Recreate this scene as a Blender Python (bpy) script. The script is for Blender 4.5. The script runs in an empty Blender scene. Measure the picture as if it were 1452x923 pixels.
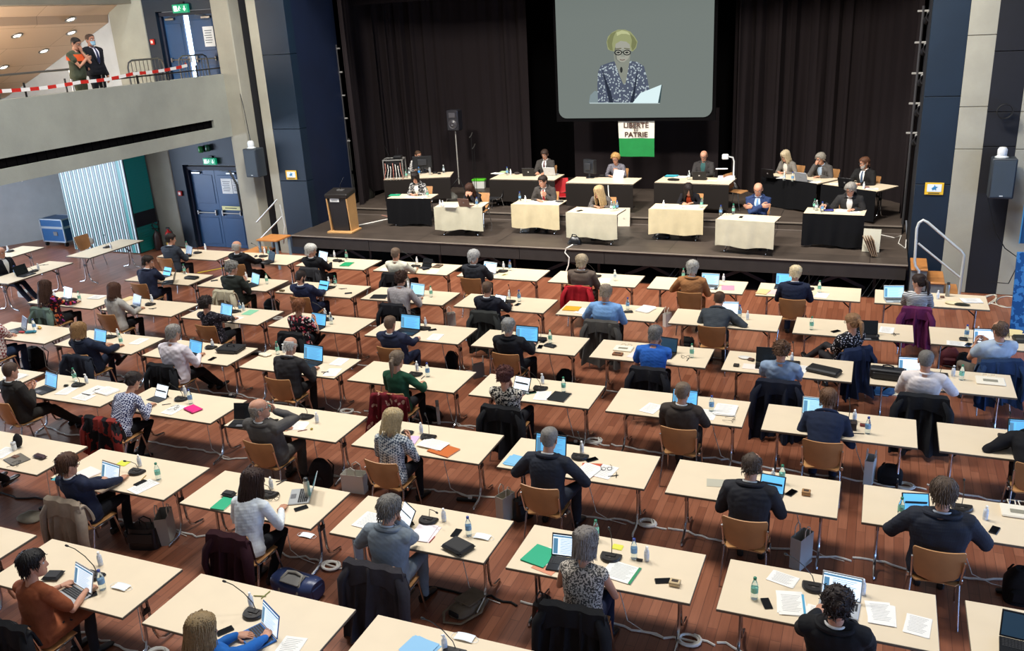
# A parliament session in a hall: delegates at rows of folding tables facing a stage
WORLD, HALL, STAGEP, WINP, ENT, BALC, EXPO = .22, 1150, 520, 12, 130, 620, .06
import bpy, math, random
import numpy as np
from mathutils import Vector, Matrix
random.seed(7); RNG = np.random.RandomState(5)
SC = bpy.context.scene; COL = SC.collection
PI = math.pi
def R(d): return math.radians(d)
# ---------------------------------------------------------------- camera (measured from the 180 x 80 cm tables)
F, PIT, YAW, ROLL, CZ = 1241.24, .33830, .40560, -.05630, 5.779
def camrot():
    cy, sy = math.cos(YAW), math.sin(YAW); cp, sp = math.cos(PIT), math.sin(PIT); cr, sr = math.cos(ROLL), math.sin(ROLL)
    f = np.array([-sy*cp, cy*cp, -sp]); r0 = np.array([cy, sy, 0]); u0 = np.cross(r0, f)
    return np.array([cr*r0+sr*u0, -sr*r0+cr*u0, f])
CR = camrot(); CP = np.array([0, 0, CZ])
def ray(u, v): return np.array([(u-726)/F, -(v-461.5)/F, 1.])@CR
def at(u, v, z=0.):
    d = ray(u, v); return CP+d*(z-CZ)/d[2]
def aty(u, v, y):
    d = ray(u, v); return CP+d*y/d[1]
def atx(u, v, x):
    d = ray(u, v); return CP+d*x/d[0]
cam = bpy.data.cameras.new('camera'); co = bpy.data.objects.new('camera', cam); COL.objects.link(co)
cam.sensor_width = 36; cam.lens = F*36/1452; cam.clip_end = 200; cam.clip_start = .1
m = Matrix([list(CR[0]), list(CR[1]), list(-CR[2])]).transposed().to_4x4(); m.translation = Vector(CP); co.matrix_world = m
SC.camera = co
# ---------------------------------------------------------------- materials
MATS = {}
def lin(c):
    if isinstance(c, str):
        c = c.lstrip('#'); c = [int(c[i:i+2], 16)/255 for i in (0, 2, 4)]
        c = [x/12.92 if x <= .04045 else ((x+.055)/1.055)**2.4 for x in c]
    return (c[0], c[1], c[2], 1)
def newmat(name):
    m = bpy.data.materials.new(name); m.use_nodes = True
    nt = m.node_tree; b = nt.nodes['Principled BSDF']; return m, nt, b
def mat(c, rough=.6, metal=0, trans=0, emit=0, bump=0, bscale=200, spec=.5, alpha=1, ecol=None, var=0, vscale=6):
    key = (str(c), rough, metal, trans, emit, bump, bscale, spec, alpha, str(ecol), var, vscale)
    if key in MATS: return MATS[key]
    m, nt, b = newmat('mat_%d' % len(MATS)); N = nt.nodes; L = nt.links
    b.inputs['Base Color'].default_value = lin(c); b.inputs['Roughness'].default_value = rough; b.inputs['Metallic'].default_value = metal
    b.inputs['Specular IOR Level'].default_value = spec; b.inputs['Transmission Weight'].default_value = trans
    b.inputs['Alpha'].default_value = alpha
    if trans: b.inputs['IOR'].default_value = 1.25
    if emit:
        b.inputs['Emission Color'].default_value = lin(ecol or c); b.inputs['Emission Strength'].default_value = emit
    if bump or var:
        tc = N.new('ShaderNodeTexCoord')
    if bump:
        n = N.new('ShaderNodeTexNoise'); n.inputs['Scale'].default_value = bscale; n.inputs['Detail'].default_value = 3
        bp = N.new('ShaderNodeBump'); bp.inputs['Strength'].default_value = bump; bp.inputs['Distance'].default_value = .01
        L.new(tc.outputs['Object'], n.inputs['Vector']); L.new(n.outputs['Fac'], bp.inputs['Height']); L.new(bp.outputs[0], b.inputs['Normal'])
    if var:
        n = N.new('ShaderNodeTexNoise'); n.inputs['Scale'].default_value = vscale; n.inputs['Detail'].default_value = 4
        rp = N.new('ShaderNodeMapRange'); rp.inputs[1].default_value = .3; rp.inputs[2].default_value = .7; rp.inputs[3].default_value = 1-var; rp.inputs[4].default_value = 1+var
        mx = N.new('ShaderNodeVectorMath'); mx.operation = 'SCALE'; mx.inputs[0].default_value = lin(c)[:3]
        L.new(tc.outputs['Object'], n.inputs['Vector']); L.new(n.outputs['Fac'], rp.inputs[0]); L.new(rp.outputs[0], mx.inputs['Scale']); L.new(mx.outputs[0], b.inputs['Base Color'])
    MATS[key] = m; return m
def fabric(c, rough=.85): return mat(c, rough, bump=.35, bscale=26, spec=.25, var=.14, vscale=9)
def pattern(kind, cols, scale=20, rough=.8):
    """printed cloth: dots, flowers, checks, stripes"""
    key = (kind, tuple(cols), scale)
    if key in MATS: return MATS[key]
    m, nt, b = newmat('print_%d' % len(MATS)); N = nt.nodes; L = nt.links
    b.inputs['Roughness'].default_value = rough; b.inputs['Specular IOR Level'].default_value = .25
    tc = N.new('ShaderNodeTexCoord')
    def ramp(stops, const=True):
        r = N.new('ShaderNodeValToRGB'); cr = r.color_ramp; cr.interpolation = 'CONSTANT' if const else 'LINEAR'
        while len(cr.elements) < len(stops): cr.elements.new(.5)
        for e, (p, c) in zip(cr.elements, stops): e.position = p; e.color = lin(c)
        return r
    if kind == 'flower':
        v = N.new('ShaderNodeTexVoronoi'); v.inputs['Scale'].default_value = scale
        n = N.new('ShaderNodeTexNoise'); n.inputs['Scale'].default_value = scale*.9; n.inputs['Detail'].default_value = 2
        ad = N.new('ShaderNodeVectorMath'); ad.operation = 'MULTIPLY_ADD'; ad.inputs[1].default_value = (.09,)*3
        L.new(tc.outputs['Object'], n.inputs['Vector']); L.new(n.outputs['Color'], ad.inputs[0]); L.new(tc.outputs['Object'], ad.inputs[2]); L.new(ad.outputs[0], v.inputs['Vector'])
        sp = N.new('ShaderNodeSeparateColor'); L.new(v.outputs['Color'], sp.inputs[0])
        k = len(cols)-1; r = ramp([(i/k, c) for i, c in enumerate(cols[1:])]); L.new(sp.outputs[0], r.inputs[0])
        lt = N.new('ShaderNodeMath'); lt.operation = 'LESS_THAN'; lt.inputs[1].default_value = .46; L.new(v.outputs['Distance'], lt.inputs[0])
        mx = N.new('ShaderNodeMix'); mx.data_type = 'RGBA'; mx.inputs[6].default_value = lin(cols[0]); L.new(lt.outputs[0], mx.inputs[0]); L.new(r.outputs[0], mx.inputs[7]); L.new(mx.outputs[2], b.inputs['Base Color'])
    elif kind in ('dot', 'honey'):
        v = N.new('ShaderNodeTexVoronoi'); v.inputs['Scale'].default_value = scale; v.inputs['Randomness'].default_value = .25 if kind == 'honey' else .7
        L.new(tc.outputs['Object'], v.inputs['Vector']); r = ramp([(0, cols[1]), (.33, cols[0])]); L.new(v.outputs['Distance'], r.inputs[0]); L.new(r.outputs[0], b.inputs['Base Color'])
    elif kind == 'speck':
        v = N.new('ShaderNodeTexNoise'); v.inputs['Scale'].default_value = scale; v.inputs['Detail'].default_value = 3
        L.new(tc.outputs['Object'], v.inputs['Vector']); r = ramp([(0, cols[0]), (.5, cols[1])]); L.new(v.outputs['Fac'], r.inputs[0]); L.new(r.outputs[0], b.inputs['Base Color'])
    elif kind == 'check':
        mp = N.new('ShaderNodeMapping'); mp.inputs['Rotation'].default_value = (.5, .6, .8); v = N.new('ShaderNodeTexChecker'); v.inputs['Scale'].default_value = scale; v.inputs['Color1'].default_value = lin(cols[0]); v.inputs['Color2'].default_value = lin(cols[1])
        L.new(tc.outputs['Object'], mp.inputs[0]); L.new(mp.outputs[0], v.inputs['Vector']); L.new(v.outputs['Color'], b.inputs['Base Color'])
    elif kind in ('stripe', 'pin'):
        v = N.new('ShaderNodeTexWave'); v.inputs['Scale'].default_value = scale; v.bands_direction = 'Z' if kind == 'stripe' else 'X'; v.inputs['Distortion'].default_value = .6
        L.new(tc.outputs['Object'], v.inputs['Vector']); r = ramp([(0, cols[0]), (.62 if kind == 'stripe' else .93, cols[1])]); L.new(v.outputs['Fac'], r.inputs[0]); L.new(r.outputs[0], b.inputs['Base Color'])
    MATS[key] = m; return m
CHROME = mat('#c9c9c9', .18, 1); STEEL = mat('#9a9a98', .35, 1); BLACK = mat('#0d0d0e', .5); RUBBER = mat('#161617', .7)
# ---------------------------------------------------------------- mesh builder
def rotm(rx=0, ry=0, rz=0):
    return np.array(Matrix.Rotation(rz, 3, 'Z') @ Matrix.Rotation(ry, 3, 'Y') @ Matrix.Rotation(rx, 3, 'X'))
class MB:
    def __init__(s): s.v = []; s.f = []; s.m = []; s.n = 0
    def add(s, v, f, m=0):
        v = np.asarray(v, float).reshape(-1, 3); s.v.append(v)
        for q in f: s.f.append([i+s.n for i in q]); s.m.append(m)
        s.n += len(v); return s
    def box(s, c, d, m=0, rot=None, bev=0):
        h = np.array(d, float)/2
        if bev <= 0:
            v = np.array([[x, y, z] for x in (-1, 1) for y in (-1, 1) for z in (-1, 1)], float)*h
            f = [(0, 1, 3, 2), (4, 6, 7, 5), (0, 4, 5, 1), (2, 3, 7, 6), (0, 2, 6, 4), (1, 5, 7, 3)]
        else:
            b = min(bev, *(h*.98)); v = []; idx = {}
            for x in (-1, 1):
                for y in (-1, 1):
                    for z in (-1, 1):
                        for a in range(3):
                            p = np.array([x, y, z], float)*(h-b); p[a] = np.array([x, y, z])[a]*h[a]
                            idx[x, y, z, a] = len(v); v.append(p)
            f = []
            for a in range(3):
                o = [k for k in range(3) if k != a]
                for sg in (-1, 1):
                    q = []
                    for (i, j) in ((-1, -1), (1, -1), (1, 1), (-1, 1)):
                        k = [0, 0, 0]; k[a] = sg; k[o[0]] = i; k[o[1]] = j; q.append(idx[tuple(k)+(a,)])
                    if (sg < 0) != (a == 1): q = q[::-1]
                    f.append(q)
            for a in range(3):
                o = [k for k in range(3) if k != a]
                for i in (-1, 1):
                    for j in (-1, 1):
                        k0 = [0]*3; k0[o[0]] = i; k0[o[1]] = j; k0[a] = -1; k1 = list(k0); k1[a] = 1
                        f.append([idx[tuple(k0)+(o[0],)], idx[tuple(k1)+(o[0],)], idx[tuple(k1)+(o[1],)], idx[tuple(k0)+(o[1],)]])
            for x in (-1, 1):
                for y in (-1, 1):
                    for z in (-1, 1): f.append([idx[x, y, z, a] for a in range(3)])
            v = np.array(v)
        if rot is not None: v = v@np.asarray(rot).T
        return s.add(v+np.array(c, float), f, m)
    def loft(s, rings, m=0, caps=True, closed=True):
        k = len(rings[0]); v = np.concatenate([np.asarray(r, float) for r in rings]); f = []
        for i in range(len(rings)-1):
            for j in range(k if closed else k-1):
                a = i*k+j; b = i*k+(j+1) % k; f.append((a, b, b+k, a+k))
        if caps and closed: f.append(tuple(range(k))[::-1]); f.append(tuple(range((len(rings)-1)*k, len(rings)*k)))
        return s.add(v, f, m)
    def tube(s, pts, rad, n=8, m=0, caps=True, flat=1., up=None, round_end=False):
        P = np.asarray(pts, float); K = len(P); rad = np.broadcast_to(np.asarray(rad, float), (K,)).copy()
        if round_end:
            d0 = P[0]-P[1]; d0 /= np.linalg.norm(d0)+1e-9; d1 = P[-1]-P[-2]; d1 /= np.linalg.norm(d1)+1e-9
            P = np.concatenate([[P[0]+d0*rad[0]*.95, P[0]+d0*rad[0]*.7], P, [P[-1]+d1*rad[-1]*.7, P[-1]+d1*rad[-1]*.95]])
            rad = np.concatenate([[rad[0]*.3, rad[0]*.72], rad, [rad[-1]*.72, rad[-1]*.3]]); K += 4
        T = np.gradient(P, axis=0); T /= np.linalg.norm(T, axis=1)[:, None]+1e-12
        u = np.array(up if up is not None else ((0, 0, 1.) if abs(T[0][2]) < .9 else (0, 1., 0))); rings = []
        for i in range(K):
            u = u-T[i]*(u@T[i]); u = u/(np.linalg.norm(u)+1e-12); w = np.cross(T[i], u)
            a = np.arange(n)*2*PI/n
            rings.append(P[i]+rad[i]*(np.cos(a)[:, None]*w+np.sin(a)[:, None]*u*flat))
        return s.loft(rings, m, caps)
    def lathe(s, prof, n=14, m=0, c=(0, 0, 0), ms=None):
        a = np.arange(n)*2*PI/n; base = s.n
        rings = [np.stack([np.cos(a)*r, np.sin(a)*r, np.full(n, z)], 1)+np.array(c) for r, z in prof]
        k0 = len(s.f); s.loft(rings, m)
        if ms:
            for i in range(len(prof)-1):
                for j in range(n): s.m[k0+i*n+j] = ms[i]
        return s
    def ell(s, c, r, m=0, n=12, k=8, rot=None):
        rings = []
        for i in range(k+1):
            t = -PI/2+PI*(i+.02*(i == 0)-.02*(i == k))/k; a = np.arange(n)*2*PI/n
            v = np.stack([np.cos(a)*math.cos(t), np.sin(a)*math.cos(t), np.full(n, math.sin(t))], 1)*np.array(r)
            if rot is not None: v = v@np.asarray(rot).T
            rings.append(v+np.array(c))
        return s.loft(rings, m)
    def prism(s, poly, z0, z1, m=0, M3=None, off=(0, 0, 0), mtop=None):
        p = np.asarray(poly, float); k = len(p)
        v = np.concatenate([np.c_[p, np.full(k, z0)], np.c_[p, np.full(k, z1)]])
        if M3 is not None: v = v@np.asarray(M3).T
        v = v+np.array(off); f = [(i, (i+1) % k, (i+1) % k+k, i+k) for i in range(k)]
        s.add(v, f+[tuple(range(k))[::-1]], m); b = s.n-2*k
        s.f.append([b+k+i for i in range(k)]); s.m.append(m if mtop is None else mtop); return s
    def xf(s, rot=None, off=(0, 0, 0), sc=1):
        for i in range(len(s.v)):
            v = s.v[i]*sc
            if rot is not None: v = v@np.asarray(rot).T
            s.v[i] = v+np.array(off)
        return s
    def join(s, o, m=None):
        V = np.concatenate(o.v); b = s.n; s.v.append(V); s.n += len(V)
        for q, k in zip(o.f, o.m): s.f.append([i+b for i in q]); s.m.append(k if m is None else m)
        return s
    def mesh(s, mats, smooth=True, name='mesh'):
        me = bpy.data.meshes.new(name); V = np.concatenate(s.v)
        me.from_pydata(V.tolist(), [], s.f)
        for a in (mats if isinstance(mats, (list, tuple)) else [mats]): me.materials.append(a)
        if any(s.m): me.polygons.foreach_set('material_index', s.m)
        if smooth:
            me.polygons.foreach_set('use_smooth', [True]*len(s.f)); me.set_sharp_from_angle(angle=R(40))
        me.update(); return me
def add_obj(name, me, parent=None, loc=(0, 0, 0), rz=0, label=None):
    o = bpy.data.objects.new(name, me); COL.objects.link(o)
    if parent is not None: o.parent = parent
    o.location = loc; o.rotation_euler = (0, 0, rz)
    if label: o['label'] = label
    return o
LABELS = {}
def tag(o, label, cat, group=None, kind=None):
    LABELS.setdefault(label, []).append(o.name)
    o['label'] = label; o['category'] = cat
    if group: o['group'] = group
    if kind: o['kind'] = kind
    return o
def struct(name, mb, mats, loc=(0, 0, 0), rz=0, smooth=False, parent=None):
    o = add_obj(name, mb.mesh(mats, smooth, name), parent, loc, rz)
    if parent is None: o['kind'] = 'structure'
    return o
def thing(name, label, cat, loc=(0, 0, 0), rz=0, group=None):
    o = add_obj(name, None, None, loc, rz); o.empty_display_size = .1; return tag(o, label, cat, group)
def single(name, mb, mats, label, cat, loc=(0, 0, 0), rz=0, group=None, smooth=True):
    return tag(add_obj(name, mb.mesh(mats, smooth, name), None, loc, rz), label, cat, group)
def part(name, mb, mats, parent, label=None, smooth=True, loc=(0, 0, 0), rz=0):
    return add_obj(name, mb.mesh(mats, smooth, name), parent, loc, rz, label)
# prototype trees: [(part name, mesh, [sub-parts])]
def stamp(nodes, parent):
    for nd in nodes:
        o = add_obj(nd[0], nd[1], parent)
        if len(nd) > 2: stamp(nd[2], o)
def copy_of(proto, name, label, cat, loc, rz=0, group=None):
    t = thing(name, label, cat, loc, rz, group); stamp(proto, t); return t
def fbm(p, k=3, s=0):
    """cheap smooth pseudo noise of points (n,3)"""
    r = np.random.RandomState(s+11); out = 0; a = 1.; f = 1.
    for i in range(k):
        for j in range(3):
            d = r.randn(3)*f; out = out+a*np.sin(p@d+r.rand()*6.28)/3
        a *= .55; f *= 1.9
    return out
# ================================================================ the setting
def floor_mat():
    m, nt, b = newmat('parquet'); N = nt.nodes; L = nt.links
    tc = N.new('ShaderNodeTexCoord'); mp = N.new('ShaderNodeMapping'); mp.inputs['Rotation'].default_value = (0, 0, PI/2)
    br = N.new('ShaderNodeTexBrick'); br.inputs['Scale'].default_value = 1; br.inputs['Brick Width'].default_value = 1.35; br.inputs['Row Height'].default_value = .10
    br.inputs['Mortar Size'].default_value = .0025; br.offset = .37; br.inputs['Bias'].default_value = 0
    br.inputs['Color1'].default_value = lin('#7c4832'); br.inputs['Color2'].default_value = lin('#986046'); br.inputs['Mortar'].default_value = lin('#5a3526')
    n = N.new('ShaderNodeTexNoise'); n.inputs['Scale'].default_value = 3; n.inputs['Detail'].default_value = 6
    st = N.new('ShaderNodeMapping'); st.inputs['Scale'].default_value = (14, .9, 1)
    hv = N.new('ShaderNodeHueSaturation'); mr = N.new('ShaderNodeMapRange'); mr.inputs[3].default_value = .72; mr.inputs[4].default_value = 1.2
    L.new(tc.outputs['Object'], mp.inputs[0]); L.new(mp.outputs[0], br.inputs['Vector']); L.new(tc.outputs['Object'], st.inputs[0]); L.new(st.outputs[0], n.inputs['Vector'])
    L.new(n.outputs['Fac'], mr.inputs[0]); L.new(mr.outputs[0], hv.inputs['Value']); L.new(br.outputs['Color'], hv.inputs['Color']); L.new(hv.outputs[0], b.inputs['Base Color'])
    b.inputs['Roughness'].default_value = .34; b.inputs['Specular IOR Level'].default_value = .5
    return m
def concrete(c, var=.1):
    m, nt, b = newmat('concrete'); N = nt.nodes; L = nt.links
    tc = N.new('ShaderNodeTexCoord'); n = N.new('ShaderNodeTexNoise'); n.inputs['Scale'].default_value = 1.3; n.inputs['Detail'].default_value = 8; n.inputs['Roughness'].default_value = .62
    n2 = N.new('ShaderNodeTexNoise'); n2.inputs['Scale'].default_value = 40
    mr = N.new('ShaderNodeMapRange'); mr.inputs[1].default_value = .3; mr.inputs[2].default_value = .7; mr.inputs[3].default_value = 1-var; mr.inputs[4].default_value = 1+var
    sc = N.new('ShaderNodeVectorMath'); sc.operation = 'SCALE'; sc.inputs[0].default_value = lin(c)[:3]
    L.new(tc.outputs['Object'], n.inputs['Vector']); L.new(tc.outputs['Object'], n2.inputs['Vector']); L.new(n.outputs['Fac'], mr.inputs[0]); L.new(mr.outputs[0], sc.inputs['Scale']); L.new(sc.outputs[0], b.inputs['Base Color'])
    bp = N.new('ShaderNodeBump'); bp.inputs['Strength'].default_value = .15; bp.inputs['Distance'].default_value = .01; L.new(n2.outputs['Fac'], bp.inputs['Height']); L.new(bp.outputs[0], b.inputs['Normal'])
    b.inputs['Roughness'].default_value = .8; return m
CONC = concrete('#989a8f'); CONC2 = concrete('#9f9c8d'); CONCB = concrete('#b9c0c5')
NAVY = mat('#0e2030', .5, bump=.1, bscale=60, var=.12, vscale=1.5); DNAVY = mat('#0c1830', .55, var=.1, vscale=2); BLKW = mat('#0b0d16', .7, var=.1)
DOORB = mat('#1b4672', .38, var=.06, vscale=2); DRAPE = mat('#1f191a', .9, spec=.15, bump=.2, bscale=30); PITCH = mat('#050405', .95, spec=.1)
WOODO = mat('#c98a52', .45, var=.1, vscale=8)
WY = 19.2
struct('floor', MB().box((-9, 8.2, -.1), (34, 23.5, .2)), floor_mat())
b = MB()
b.box((-22.1, WY+.15, 5.15), (5.1, .3, 3.9)); b.box((-20.5, WY+.15, 1.6), (1.9, .3, 3.2))
struct('wall_back_left', b, CONCB)
struct('wall_left', MB().box((-24.77, 10.5, 1.62), (.3, 15.1, 3.24)), CONCB)
struct('wall_left_angled', MB().box((0, 0, 1.62), (.3, 7.6, 3.24)), CONCB, (-24.77+.5*7.5*.505, 18.0+.5*7.5*.863, 0), -R(30.3))
struct('pillar_concrete_1', MB().box((-18.98, WY+.1, 3.6), (1.2, .3, 7.2), bev=.02), CONC)
b = MB(); b.box((-18.17, WY+.1, 3.6), (.4, .24, 7.2)); b.box((-16.03, WY+.1, 3.6), (.2, .24, 7.2)); b.box((-17.05, WY+.1, 3.18), (1.84, .24, 1.6)); b.box((-17.05, WY+.1, 6.85), (1.84, .24, .9))
struct('wall_door_side', b, NAVY)
struct('pillar_concrete_2', MB().box((-15.66, WY+.02, 3.6), (.56, .55, 7.2), bev=.02), CONC2)
struct('wall_black_left', MB().box((-15.18, WY+.3, 3.6), (.42, .3, 7.2)), BLKW)
struct('pillar_concrete_3', MB().box((-14.86, WY+.1, 3.6), (.29, .3, 7.2), bev=.01), CONC2)
def panelled(x0, x1, seams):                                       # painted wall panels with thin joints
    b = MB(); zs = [0]+seams+[7.2]
    for a, c in zip(zs[:-1], zs[1:]): b.box(((x0+x1)/2, WY+.1, (a+c)/2), (x1-x0, .3, c-a-.012), bev=.004)
    return b
struct('pillar_navy_left', panelled(-14.71, -13.86, [2.0, 3.35, 5.2]), NAVY)
struct('wall_proscenium_left', MB().box((-13.95, WY+1.2, 3.6), (.16, 1.9, 7.2)), DNAVY)
struct('pillar_navy_right', panelled(.72, 1.36, [2.2, 3.9]), NAVY)
struct('wall_proscenium_right', MB().box((.80, WY+1.2, 3.6), (.16, 1.9, 7.2)), BLKW)
struct('pillar_concrete_4', panelled(1.36, 1.84, [2.9, 3.7, 5.0]), CONC2)
struct('wall_black_right', panelled(1.84, 2.4, [2.95, 3.6, 4.7]), BLKW)
struct('pillar_concrete_5', panelled(2.4, 2.85, [2.9, 3.6]), CONC2)
struct('wall_right_front', panelled(2.85, 8, [3]), NAVY)
struct('wall_right', MB().box((8.1, 8, 3.6), (.2, 23, 7.2)), CONC)
# doors: lower and balcony level
def door_leafs(name, z0, ajar, zt):
    root = bpy.data.objects.new(name, None); COL.objects.link(root); root['kind'] = 'structure'; root.location = (-17.05, WY+.18, z0)
    fr = MB(); fr.box((-.88, 0, zt/2), (.08, .2, zt)); fr.box((.88, 0, zt/2), (.08, .2, zt)); fr.box((0, 0, zt+.03), (1.84, .2, .1))
    part('door_frame', fr, DNAVY, root, smooth=False)
    for sx in (-1, 1):
        lf = MB(); lf.box((sx*.42, 0, zt/2), (.83, .05, zt-.03)); lf.box((sx*.42, -.03, zt*.75), (.66, .015, zt*.36), bev=.006); lf.box((sx*.42, -.03, zt*.22), (.66, .015, zt*.34), bev=.006)
        if ajar and sx < 0: lf = MB(); lf.box((sx*.5-.03, 0, zt/2), (.67, .05, zt-.03)); lf.box((sx*.5-.03, -.03, zt*.6), (.5, .015, zt*.6), bev=.006)
        part('door_leaf', lf, DOORB, root, smooth=False)
        h = MB(); h.tube([(sx*.1, -.09, 1.02), (sx*.76, -.09, 1.02)], .018, 8); h.box((sx*.12, -.06, 1.02), (.05, .08, .16), bev=.01); h.box((sx*.74, -.06, 1.02), (.05, .08, .12), bev=.01)
        part('push_bar', h, STEEL, root)
        c = MB(); c.box((sx*.6, -.06, zt-.1), (.3, .06, .06), bev=.01); c.tube([(sx*.6, -.08, zt-.06), (sx*.3, -.1, zt-.02)], .008, 6); part('door_closer', c, STEEL, root)
    return root
d1 = door_leafs('door_1', 0, False, 2.24); d2 = door_leafs('door_2', 4.15, True, 2.15)
# daylight beyond the door that stands ajar upstairs: a bright landing
struct('landing_exterior', MB().box((-17.05, WY+.7, 5.2), (1.6, .03, 2.2)), mat('#dff0ff', 1, emit=5, ecol='#d8ecff'))
def notice(x, z, w, h, label, y=WY-.07, rows=6, col='#e4e8ea', rz=0, border=None):
    t = MB(); t.box((0, 0, 0), (w, .006, h))
    if border: t.box((0, -.004, 0), (w*.86, .004, h*.76), 1)
    for i in range(rows): t.box((-.03*w*(i % 3), -.008, h*(.3-.6*i/max(1, rows-1))), (w*(.7-.1*(i % 2)), .003, h*.035), 2)
    return single('paper_notice', t, [mat(col, .7), mat(border or col, .7), mat('#55606c', .7)], label, 'notice', (x, y, z), rz, smooth=False)
notice(-16.66, 1.78, .36, .42, 'white printed notice taped to the lower blue door', WY+.13)
notice(-16.33, 1.78, .26, .40, 'smaller white sheet taped beside the notice on the lower door', WY+.13)
notice(-16.45, 5.72, .34, .5, 'white printed notice on the balcony door', WY+.13)
t = MB().box((0, 0, 0), (.62, .01, .11)); t.box((0, -.006, 0), (.4, .004, .025), 1)
single('door_strip', t, [mat('#d8d79a', .5), mat('#4c5540', .6)], 'pale yellow strip above the push bar of the lower door', 'sign', (-16.6, WY+.09, 1.17), smooth=False)
def exit_sign(x, y, z, w, label):
    t = thing('exit_sign', label, 'sign', (x, y, z), 0, 'green exit signs')
    part('sign_box', MB().box((0, 0, 0), (w, .08, w*.42), bev=.008), mat('#0f7a56', .4, emit=.6, ecol='#13a06f'), t)
    p = MB(); h = w*.42                                              # running figure, arrow and doorway
    p.prism([(-.40*w, -.3*h), (-.18*w, -.3*h), (-.18*w, .32*h), (-.40*w, .32*h)], 0, .004, M3=rotm(R(90)), off=(0, -.041, 0))
    p.ell((-.02*w, -.043, .24*h), (.03*w, .003, .09*h), n=8, k=4)
    for a, c in (((-.03, .14), (-.08, -.08)), ((-.08, -.08), (.0, -.22)), ((-.08, -.08), (-.15, -.28)), ((-.03, .1), (.06, .02)), ((-.03, .1), (-.12, .04))):
        p.tube([(a[0]*w, -.043, a[1]*h), (c[0]*w, -.043, c[1]*h)], .018*w, 5)
    p.prism([(.3*w, -.32*h), (.2*w, -.02*h), (.27*w, -.02*h), (.27*w, .3*h), (.33*w, .3*h), (.33*w, -.02*h), (.4*w, -.02*h)], 0, .004, M3=rotm(R(90)), off=(0, -.041, 0))
    part('pictogram', p, mat('#e8fff4', .5, emit=.8), t, 'white running figure, arrow and doorway')
    part('bracket', MB().box((0, .06, h*.65), (w*.3, .06, .05)), BLACK, t)
exit_sign(-17.02, WY-.1, 6.44, .5, 'green exit sign over the balcony door')
exit_sign(-16.9, WY-.1, 2.5, .42, 'green exit sign over the lower blue door')
for i, (x, z) in enumerate(((-17.15, 2.74), (-16.9, 2.78))):
    t = MB(); t.lathe([(.06, 0), (.075, .03), (.07, .14), (.05, .17), (.02, .175)], 12)
    single('warning_lamp', t, mat('#1d7a35' if i == 0 else '#0e4d33', .25), ('bright' if i == 0 else 'dark')+' green lamp on the wall over the lower exit sign', 'lamp', (x, WY-.1, z), group='green wall lamps')
def alarm(x, z, label, y=WY-.06):
    t = thing('fire_alarm', label, 'alarm', (x, y, z), 0, 'red fire alarm buttons')
    part('housing', MB().box((0, 0, 0), (.13, .05, .14), bev=.01), mat('#c02c1e', .4), t); part('glass_plate', MB().box((0, -.028, 0), (.07, .006, .07), bev=.002), mat('#e9e2dc', .3), t)
alarm(-18.19, 1.58, 'red fire alarm button left of the lower door'); alarm(-18.2, 5.66, 'red fire alarm button left of the balcony door')
t = thing('fire_sign', 'small red and white extinguisher sign on the concrete pillar', 'sign', (-19.5, WY-.06, 2.62))
part('plate', MB().box((0, 0, 0), (.22, .012, .22)), mat('#b32a1d', .5), t, smooth=False); p = MB(); p.box((-.03, -.009, -.02), (.05, .004, .12)); p.tube([(-.03, -.009, .05), (.02, -.009, .07), (.05, -.009, .0)], .009, 5); part('symbol', p, mat('#f3ece4', .5), t)
# balcony on the left wall
BX = -15.86
b = MB(); zb, zt = 3.2, 4.78; y0, y1 = 4.0, WY-.02
b.box((BX-.12, (y0+y1)/2, (zt+3.70)/2), (.24, y1-y0, zt-3.70)); b.box((BX-.12, (y0+y1)/2, (zb+3.5)/2), (.24, y1-y0, 3.5-zb)); b.box((BX-.12, (18.3+y1)/2, 3.6), (.24, y1-18.3, .2)); b.box((BX-.2, 11, 3.6), (.08, 15, .2))
struct('wall_balcony_parapet', b, CONC)
g = MB(); g.box((BX-.10, 11.2, 3.6), (.06, 14.2, .2))
for i in range(60): g.box((BX-.06, 4.2+i*.2375, 3.6), (.03, .012, .19))
struct('trim_vent_slot', g, PITCH)
struct('floor_balcony', MB().box((-20.1, 11.6, 3.7), (8.2, 15.2, .9)), concrete('#8f8574'))
# sloped timber soffit over the balcony with recessed lights
sof = MB(); prof = [(-19.2, 6.64), (-19.62, 6.42), (-19.66, 6.22), (-22.75, 4.91), (-24.3, 4.3)]
sof.loft([np.array([(x, y, z) for x, z in prof]+[(x, y, z+.15) for x, z in prof[::-1]]) for y in (3.0, WY-.02)])
m, nt, bb = newmat('soffit_panels'); N = nt.nodes; L = nt.links
tc = N.new('ShaderNodeTexCoord'); mp = N.new('ShaderNodeMapping'); mp.inputs['Rotation'].default_value = (0, 0, PI/2); br = N.new('ShaderNodeTexBrick'); br.inputs['Scale'].default_value = 1; br.inputs['Brick Width'].default_value = 2.6; br.inputs['Row Height'].default_value = 1.1; br.inputs['Mortar Size'].default_value = .006; br.inputs['Color1'].default_value = lin('#d3b79c'); br.inputs['Color2'].default_value = lin('#caad90'); br.inputs['Mortar'].default_value = lin('#8a705a')
L.new(tc.outputs['Object'], mp.inputs[0]); L.new(mp.outputs[0], br.inputs['Vector']); L.new(br.outputs[0], bb.inputs['Base Color']); bb.inputs['Roughness'].default_value = .55
struct('ceiling_soffit', sof, m)
struct('ceiling_gallery_edge', MB().box((-18.95, 11, 7.0), (.5, 16.4, .7)), concrete('#7f7869'))
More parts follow.
